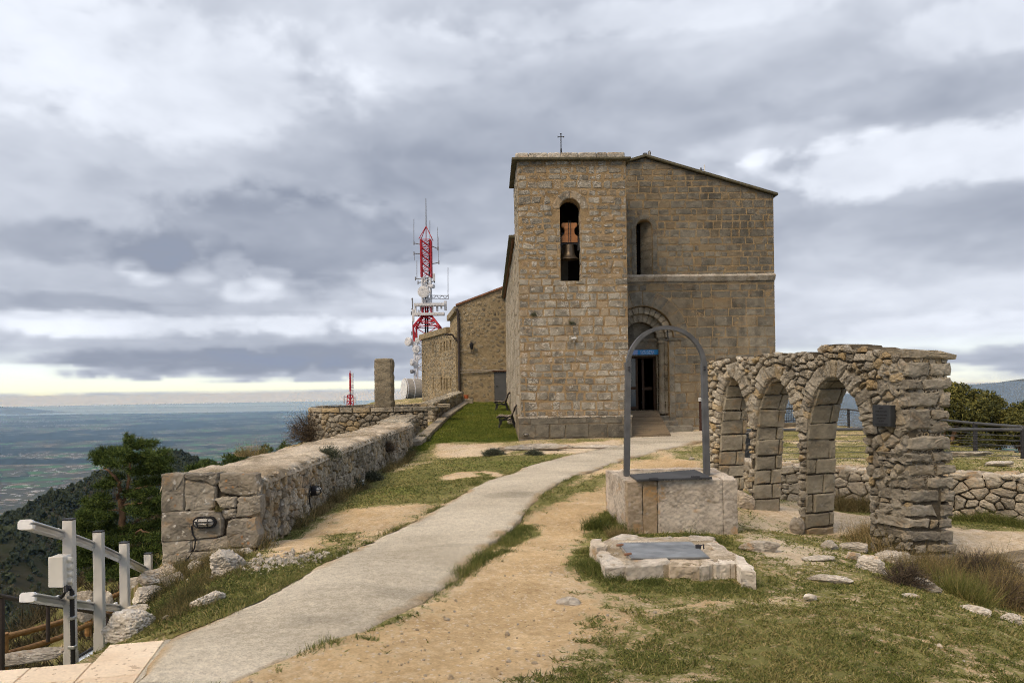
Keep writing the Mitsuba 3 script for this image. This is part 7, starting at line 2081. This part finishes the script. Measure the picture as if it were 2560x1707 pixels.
def twiggy(label, c, rad, n, L, w, mt, seed, category='shrub', name='shrub', stem=True, up=0.4, tone=(0.5, 0.28), leaf=0, leafmt=None, flat=0.8):
    """A shrub of thin twigs growing out from its foot, with optional small leaves."""
    rr_ = rng(seed)
    t = thing(name, label, category)
    c = np.asarray(c, float)
    d = rr_.normal(size=(n, 3)) + [0, 0, up * 1.5]
    d[:, 2] = np.abs(d[:, 2])
    d /= np.linalg.norm(d, axis=1, keepdims=True)
    k_ = 3
    bs, ds, ls = [], [], []
    p = c + d * rad * 0.05
    for j in range(k_):
        step = rad / k_ * (0.7 + 0.5 * rr_.random((n, 1)))
        dd = d + rr_.normal(size=(n, 3)) * 0.28
        bs.append(p.copy()); ds.append(dd); ls.append(step[:, 0] * 1.4)
        p = p + dd / np.linalg.norm(dd, axis=1, keepdims=True) * step * [1, 1, flat]
    B, Dd, Ls = np.vstack(bs), np.vstack(ds), np.concatenate(ls)
    v, f = cards(B, Dd, Ls, w, rr_)
    tips = B[n:] + Dd[n:] * Ls[n:, None] * 0.3
    e = tips[rr_.integers(0, len(tips), n * 2)]
    v2, f2 = cards(e, rr_.normal(size=(len(e), 3)) + [0, 0, 0.3], L, w * 0.7, rr_)
    V, Ff = cat([(v, f), (v2, f2)])
    add('twigs', (V, Ff), mt, t, uv=rep_uv(rr_.normal(*tone, len(Ff)), 3))
    if leaf:
        e = tips[rr_.integers(0, len(tips), leaf)] + rr_.normal(0, 0.03, (leaf, 3))
        v, f = leaves(e, L * 0.35, rr_)
        add('leaves', (v, f), leafmt, t, uv=rep_uv(rr_.normal(*tone, leaf), 4))
    return t


bsx = D(722, 985, 31.5)
twiggy('bare brown bush growing out of the foot of the round terrace', [bsx[0] + 0.05, 31.5, bsx[2] - 0.5], 1.25, 800, 0.22, 0.016, M_TWIG, 101, up=0.5, flat=1.0)
twiggy('grey green herb bush at the wall foot beside the white box', on_ground(*GD([(812, 1128)])[0]) + [0, 0, 0], 0.30, 500, 0.07, 0.008, M_HERB, 102, leaf=1500, leafmt=M_HERB)
twiggy('second grey green herb bush, just beyond the white box', on_ground(*GD([(855, 1106)])[0]), 0.27, 400, 0.07, 0.009, M_HERB, 103, leaf=1200, leafmt=M_HERB)
twiggy('dark green bush at the far end of the long wall', on_ground(*GD([(938, 1044)])[0]) + [-0.1, 0, 0], 0.32, 400, 0.08, 0.012, M_HERB, 104, leaf=1600, leafmt=M_BROAD)
twiggy('small dark bush beside the end of the concrete kerb', on_ground(*GD([(972, 1014)])[0]), 0.26, 300, 0.08, 0.014, M_HERB, 105, leaf=1200, leafmt=M_BROAD)
twiggy('low dark herbs along the white outcrop in front of the bell tower', on_ground(*GD([(1135, 1045)])[0]), 0.33, 420, 0.07, 0.014, M_HERB, 106, leaf=1300, leafmt=M_HERB, flat=0.25)
twiggy('smaller dark herbs at the right part of the white outcrop', on_ground(*GD([(1225, 1046)])[0]), 0.28, 300, 0.07, 0.014, M_HERB, 107, leaf=800, leafmt=M_HERB, flat=0.25)
wpos = lambda a, z: WO + WT * a + WN * 0.02 + [0, 0, z]
(a0, z0), = wall_px([(820, 1143)], WO, WT)
twiggy('grey green plant growing out of the upper part of the long wall', wpos(a0, z0), 0.22, 260, 0.06, 0.007, M_HERB, 108, leaf=700, leafmt=M_HERB, up=0.1)
(a0, z0), = wall_px([(964, 1128)], WO, WT)
twiggy('brown dry plant hanging on the far part of the long wall', wpos(a0, z0), 0.30, 300, 0.1, 0.01, M_TWIG, 109, up=-0.2)
twiggy('bare dark bramble at the right foot of the plaque pier', on_ground(5.0, 9.0) + [0, 0, 0.05], 0.42, 340, 0.12, 0.008, M_TWIG, 110, up=0.3, tone=(0.25, 0.2))
twiggy('dead brown bush on the ledge right of the bare bramble', on_ground(5.55, 9.1), 0.34, 300, 0.11, 0.008, M_TWIG, 111, up=0.3, tone=(0.3, 0.2))
twiggy('dry brown bush low among the rocks in the right foreground', on_ground(*GD([(2075, 1345)])[0]), 0.26, 300, 0.09, 0.007, M_TWIG, 112, tone=(0.35, 0.25))
twiggy('reddish dry bush at the right edge above the white rocks', on_ground(*GD([(2300, 1385)])[0]), 0.34, 320, 0.10, 0.007, M_TWIG, 113, tone=(0.6, 0.25))
tuft('dry grass tuft on top of the long wall, against the plain', 0, 0, 260, 0.26, 0.22, M_DRY, 121, at=D(577, 1046, 13.6), z=D(577, 1046, 13.6)[2], tone=(0.6, 0.25), w=0.008)
tuft('small dry grass tuft on the near end of the long wall', 0, 0, 160, 0.10, 0.08, M_DRY, 122, at=[-3.35, 9.35, 0], z=0.70, tone=(0.6, 0.25), w=0.005)
tuft('green tuft rooted in a joint of the wall end below its top', 0, 0, 90, 0.04, 0.08, M_DRY, 123, at=P(545, 1276, 8.95), z=P(545, 1276, 8.95)[2], tone=(0.2, 0.2), w=0.005)
tuft('dark grass clump at the left foot of the well', 1372, 1212, 900, 0.14, 0.14, M_GRASS, 124, tone=(0.2, 0.2))
tuft('straw coloured grass clump at the near corner of the well', 1420, 1232, 500, 0.12, 0.12, M_DRY, 125, tone=(0.6, 0.25))
tuft('tall green grass clump in the dry grass on the right', 2215, 1372, 1100, 0.24, 0.24, M_GRASS, 126, tone=(0.55, 0.25), w=0.007)
tuft('green grass clump at the left foot of the plaque pier', 2035, 1262, 900, 0.22, 0.16, M_GRASS, 127, tone=(0.4, 0.25))
for k_, (u, v, lb) in enumerate([(1270 + 5, 800, 'small green plant in a crack low on the left of the tower'), (1313, 712, 'small green plant in a joint under the bell opening')]):
    (a0, z0), = tpx((u * 1.0885 if u < 1260 else u * 1.0885 * 0.0 + (1334 if k_ == 0 else 1429), (790 if k_ == 0 else 811)))
    c = TO + CAX * a0 + [0, 0, z0] - CIN * 0.03
    twiggy(lb, c, 0.13, 60, 0.05, 0.012, M_HERB, 130 + k_, category='plant', name='wall_plant', leaf=160, leafmt=M_BROAD, up=-0.3)
bxw = on_ground(*GD([(835, 1122)])[0])
wb = thing('white_box', 'small broken white box between two herb bushes at the foot of the long wall', 'box')
add('shell', cat([rbx(bxw + [-0.02, -0.10, 0.0], bxw + [0.0, 0.1, 0.16], 0.003), rbx(bxw + [-0.17, -0.10, 0.0], bxw + [-0.02, -0.085, 0.16], 0.003), rbx(bxw + [-0.17, 0.085, 0.0], bxw + [-0.02, 0.10, 0.14], 0.003)]), 'm_white', wb)
add('base', rbx(bxw + [-0.17, -0.1, -0.01], bxw + [0.0, 0.1, 0.02], 0.003), 'm_white', wb)
# small white stones in the grass by the wall end
r = rng(140)
N = 700
gp = GD([(640, 1285)])[0]
sx_, sy_ = gp[0] + r.normal(0, 0.27, N), gp[1] + r.normal(0, 0.24, N)
oct_ = trimesh.creation.icosphere(subdivisions=1)
ov = np.array(oct_.vertices)
S_ = np.clip(r.gamma(2.0, 0.0048, N), 0.004, 0.026)
V = (ov[None] * S_[:, None, None] * r.uniform(0.6, 1.2, (N, 1, 3)) * (1 + 0.25 * r.normal(size=(N, len(ov), 1)))) + np.stack([sx_, sy_, HB(sx_, sy_) + S_ * 0.3], -1)[:, None]
F_ = (np.array(oct_.faces)[None] + (np.arange(N) * len(ov))[:, None, None]).reshape(-1, 3)
add('white_gravel', (V.reshape(-1, 3), F_), M_ROCK, uv=np.tile([0.85, 0.2], (N * len(ov), 1)), kind='stuff')
N = 2200
py_ = 4.3 / (1 - r.random(N) * (1 - 4.3 / 15)); px_ = r.uniform(-.62, .62, N) * py_
k_ = (paint(px_, py_)[0] < 0.5) & (sdist(px_, py_, PATH_POLY) > 0.02) & ~((py_ < 5.5) & (px_ < -2.1))
px_, py_ = px_[k_], py_[k_]
N = len(px_)
S_ = np.clip(r.gamma(1.6, 0.0034, N), 0.002, 0.022)
V = (ov[None] * S_[:, None, None] * r.uniform(0.6, 1.2, (N, 1, 3))) + np.stack([px_, py_, HB(px_, py_) + S_ * 0.2], -1)[:, None]
F_ = (np.array(oct_.faces)[None] + (np.arange(N) * len(ov))[:, None, None]).reshape(-1, 3)
add('pebbles', (V.reshape(-1, 3), F_), M_ROCK, uv=np.repeat(np.stack([0.5 * r.random(N), 0.7 + 0.3 * r.random(N)], -1), len(ov), 0), kind='stuff')

# ------------------------------------------------------------------ pine on the slope
s2 = lambda a, b, Y: P(a / 2.94, 960 + b / 2.94, Y)


def needles(centres, radii, n_tuft, n_need, L, w, seed):
    rr_ = rng(seed)
    B, Dd = [], []
    for c, rad in zip(centres, radii):
        k_ = max(4, int(n_tuft * (rad[0] / 0.4) ** 1.5))
        o = in_ball(k_, rr_) * rad
        tc = c + o
        out = o / (np.linalg.norm(o, axis=1, keepdims=True) + 1e-6)
        b = np.repeat(tc, n_need, 0)
        d = rr_.normal(size=(len(b), 3)) * 0.75 + np.repeat(out, n_need, 0) * 0.5 + [0, 0, 0.45]
        B.append(b); Dd.append(d)
    B, Dd = np.vstack(B), np.vstack(Dd)
    return (*cards(B, Dd, L * (0.6 + 0.8 * rr_.random(len(B))), w, rr_), rr_.normal(0.50, 0.26, len(B)))


def pine(label, trunk_paths, pads, Y, seed, n_tuft=62, L=0.15, w=0.024, dy=1.2):
    t = thing('pine_tree', label, 'pine tree')
    rr_ = rng(seed)
    for k_, (pts, r0, r1) in enumerate(trunk_paths):
        q = resample(np.array(pts, float), 14)
        q[1:-1] += 0.02 * rr_.normal(size=(12, 3))
        add('trunk' if k_ == 0 else 'limb', tube(q, 0.7 * np.linspace(r0, r1, 14), 9), 'm_bark', t, True)
    C, R_ = [], []
    for a, b, rx_, rz_ in pads:
        for _ in range(2):
            y_ = Y + rr_.normal(0, dy * 0.5)
            c = s2(a + rr_.normal(0, rx_ * .25), b + rr_.normal(0, rz_ * .25), y_)
            k2 = Y / 2068 / 2.94
            C.append(c); R_.append(np.array([rx_ * k2, rx_ * k2, rz_ * k2]))
    v, f, tn = needles(C, R_, n_tuft, 11, L, w, seed + 1)
    add('crown', (v, f), M_PINE, t, uv=rep_uv(tn, 3))
    return t


TY = 24.0
tr = lambda *p: [s2(a, b, TY + d) for a, b, d in p]
pine('tall dark green pine with forked reddish trunk left of the wall end', [
    (tr((905, 1500, 0), (905, 1180, 0), (898, 1000, 0), (888, 870, 0)), 0.20, 0.12), (tr((890, 880, 0), (868, 820, 0), (885, 755, -.1), (862, 690, -.2), (815, 650, -.3), (760, 618, -.4)), 0.10, 0.04),
    (tr((892, 870, 0), (935, 805, .2), (950, 700, .3), (952, 600, .3), (960, 480, .2)), 0.09, 0.03), (tr((938, 808, .2), (1040, 755, .3), (1190, 738, .5)), 0.05, 0.02), (tr((905, 890, 0), (960, 880, -.3), (1050, 876, -.6)), 0.05, 0.02),
    (tr((905, 1080, 0), (965, 1040, .3), (1030, 985, .5), (1130, 975, .6)), 0.07, 0.025), (tr((905, 1200, 0), (980, 1140, -.4), (1020, 1075, -.6), (1100, 1090, -.8)), 0.06, 0.025), (tr((900, 960, 0), (850, 920, .4), (800, 925, .6)), 0.04, 0.015), (tr((905, 1250, 0), (760, 1180, .5), (640, 1130, .8)), 0.06, 0.02)],
    [(955, 400, 40, 36), (985, 440, 60, 30), (930, 470, 60, 30), (1060, 460, 70, 34), (1120, 440, 40, 28), (1150, 500, 70, 34), (1215, 560, 55, 34), (860, 510, 80, 32), (780, 500, 80, 34), (720, 530, 55, 30), (760, 575, 80, 26), (860, 570, 80, 30), (960, 540, 80, 34), (1060, 550, 90, 34), (1150, 590, 80, 34), (1220, 640, 50, 34), (1120, 650, 90, 32), (1010, 640, 70, 30),
     (770, 735, 80, 26), (840, 700, 50, 24), (1060, 720, 80, 26), (1150, 710, 60, 26), (680, 860, 70, 26), (740, 830, 60, 26), (770, 900, 80, 28), (690, 920, 70, 28), (620, 970, 80, 28), (710, 985, 80, 26), (800, 970, 60, 26), (1020, 815, 80, 26), (1120, 800, 80, 28), (1190, 850, 60, 28), (1080, 880, 80, 26), (1150, 930, 80, 30), (1040, 950, 70, 28), (960, 920, 40, 24),
     (600, 1040, 80, 26), (690, 1060, 90, 28), (790, 1050, 80, 28), (860, 1080, 70, 28), (960, 1060, 80, 28), (1060, 1050, 80, 28), (1150, 1040, 70, 28), (620, 1120, 90, 30), (720, 1130, 90, 30), (820, 1150, 90, 30), (940, 1140, 90, 30), (1050, 1140, 90, 30), (1150, 1130, 80, 30), (520, 1150, 60, 24), (560, 1210, 90, 30), (660, 1220, 90, 32), (780, 1230, 90, 32), (900, 1230, 90, 32), (1020, 1230, 90, 32), (1140, 1220, 80, 32),
     (560, 1300, 90, 32), (680, 1310, 100, 34), (800, 1320, 100, 34), (920, 1320, 100, 34), (1040, 1310, 100, 34), (1150, 1310, 80, 34), (760, 1400, 110, 36), (900, 1400, 110, 36), (1040, 1400, 110, 36)], TY, 150)
small = [('low pine top showing just behind the near part of the long wall', 1500, 590, 30, 160), ('pine top behind the long wall, left of the dry grass tuft', 1745, 520, 30, 161), ('small round pine top right of the dry grass tuft', 1952, 476, 32, 162), ('tiny pine top below the bare bush behind the wall', 2085, 458, 34, 163)]
for lb, a, b, Y, sd in small:
    w_ = (1.0, 0.8, 0.45, 0.45)[sd - 160]
    q = [(a - 60 * w_, b + 20, 60 * w_, 26), (a, b, 60 * w_, 28), (a + 70 * w_, b + 14, 60 * w_, 26), (a - 20, b + 60, 90 * w_, 34), (a + 60, b + 80, 90 * w_, 34), (a - 90 * w_, b + 80, 80 * w_, 34), (a, b + 140, 110 * w_, 40), (a + 80, b + 160, 100 * w_, 40), (a - 100 * w_, b + 160, 100 * w_, 40)]
    base = s2(a, b + 40, Y)
    foot = base.copy(); foot[2] = min(float(H(foot[0], foot[1])) - 0.3, base[2] - 1)
    pine(lb, [([foot, lerp(foot, base, .5), base], 0.14, 0.05)], q, Y, sd, 40, 0.16, 0.028, 0.8)

# ------------------------------------------------------------------ the bush on the right
r = rng(170)
sr5 = lambda a, b, Y: P(2360 + a / 5.225, 900 + b / 5.225, Y)
BUSH = [('dense olive green bush behind the wire fence, nearest the plaque pier', [(100, 420, 110, 130), (240, 440, 110, 130), (30, 520, 100, 130), (180, 620, 160, 160), (60, 760, 140, 160), (250, 800, 140, 150), (120, 960, 150, 130), (280, 1010, 140, 120), (60, 1080, 140, 100)], 23.5),
        ('dense olive green bush behind the wire fence in front of the far mountains', [(430, 490, 100, 110), (560, 520, 120, 120), (680, 590, 110, 120), (470, 640, 150, 150), (620, 720, 150, 150), (400, 800, 130, 150), (560, 900, 150, 140), (720, 830, 120, 140), (450, 1060, 150, 120), (640, 1060, 150, 120), (780, 980, 110, 120)], 23.0),
        ('olive green bush behind the fence at the right edge of the picture', [(960, 680, 120, 130), (1060, 660, 110, 120), (860, 760, 90, 120), (980, 840, 150, 150), (1100, 850, 130, 150), (880, 960, 130, 140), (1020, 1030, 150, 130), (1140, 1040, 120, 120)], 22.5)]
for lb, lumps, Y in BUSH:
    t = thing('broadleaf_bush', lb, 'bush')
    k_ = Y / 2068 / 5.225
    C, nn_ = [], []
    for a, b, rx_, rz_ in lumps:
        n_ = 1500
        o = in_ball(n_, r) * np.array([rx_ * k_ * 1.1, rx_ * k_ * 1.2, rz_ * k_ * 1.05])
        C.append(sr5(a, b, Y + r.normal(0, 0.4)) + o + r.normal(0, 0.02, (n_, 3)))
    C = np.vstack(C)
    cl = nfbm(C * 3.2, 3, 171)
    C = C[(cl > 0.40)]
    v, f = leaves(C, np.clip(r.normal(0.075, 0.02, len(C)), 0.03, 0.14), r, 0.5, 0.5)
    tn = 0.36 + 1.1 * (nfbm(C * 1.6 + 5, 3, 172) - 0.5) + r.normal(0, 0.22, len(C))
    add('crown', (v, f), M_BROAD, t, uv=rep_uv(tn, 4))
    ft = sr5(lumps[len(lumps) // 2][0], 1150, Y)
    ft[2] = min(ft[2], float(H(ft[0], ft[1]))) - 0.2
    br_ = [tube([ft + r.normal(0, 0.06, 3) * [1, 1, 0], lerp(ft, sr5(a, b, Y), .5) + r.normal(0, 0.1, 3), sr5(a, b, Y)], [0.045, 0.03, 0.01], 6) for a, b, _, _ in lumps]
    add('trunk', cat(br_), 'm_bark', t)

# ------------------------------------------------------------------ scrub on the slope and the wooded spur
r = rng(180)
N = 1500
q = np.stack([r.uniform(-24, -4.6, N), r.uniform(7.0, 34, N)], -1)
sl = sdist(q[:, 0], q[:, 1], PLATEAU)
q = q[(sl > 1.8)]
c_ = np.c_[q, HB(q[:, 0], q[:, 1])]
B, Dd, Lb, tn = [], [], [], []
for p in c_:
    n_ = 46
    s_ = r.uniform(0.4, 1.2)
    o = r.normal(0, 0.22 * s_, (n_, 3)) * [1, 1, 0.2]
    B.append(p + o); Dd.append(r.normal(size=(n_, 3)) * [0.6, 0.6, 0.2] + [0, 0, 1]); Lb.append(s_ * r.uniform(0.4, 1.1, n_)); tn.append(r.normal(r.uniform(0.1, 0.8), 0.15, n_))
v, f = cards(np.vstack(B), np.vstack(Dd), np.concatenate(Lb), 0.035, r)
add('scrub', (v, f), M_SCRUB, uv=rep_uv(np.concatenate(tn), 3), kind='stuff')
m_ = trimesh.creation.icosphere(subdivisions=1)
ov, of = np.array(m_.vertices), np.array(m_.faces)
N = 46000
cr_ = resample(CREST, 300)
k_ = r.integers(0, 300, N)
fx, fy = cr_[k_, 0] + r.normal(0, 130, N), cr_[k_, 1] + r.normal(0, 130, N)
fx[: N // 3], fy[: N // 3] = r.uniform(-260, -30, N // 3), r.uniform(60, 420, N // 3)
fz = mountain(fx, fy)
wd = (fx / fy * 2068 > -1500) & (fx / fy * 2068 < -500) & (fy > 50) & (nfbm(np.stack([fx / 45, fy / 45, 0 * fx], -1), 3, 186) > 0.30)
fx, fy, fz = fx[wd][:15000], fy[wd][:15000], fz[wd][:15000]
N = len(fx)
hgt = r.gamma(6, 0.55, N) * np.where(fy < 200, 0.7, 1.0)
V = ov[None] * np.stack([hgt * .42, hgt * .42, hgt * .62], -1)[:, None] * (1 + 0.42 * r.normal(size=(N, len(ov), 1))) + np.stack([fx, fy, fz + hgt * 0.4], -1)[:, None]
F_ = (of[None] + (np.arange(N) * len(ov))[:, None, None]).reshape(-1, 3)
tn = np.clip(1.6 * (nfbm(np.stack([fx / 60, fy / 60, 0 * fx + 3], -1), 3, 187) - 0.35) + r.normal(0, 0.16, N), 0, 0.99)
add('forest', (V.reshape(-1, 3), F_), M_FOREST, uv=np.repeat(np.stack([tn, tn], -1), len(ov), 0), kind='stuff', smooth=False)
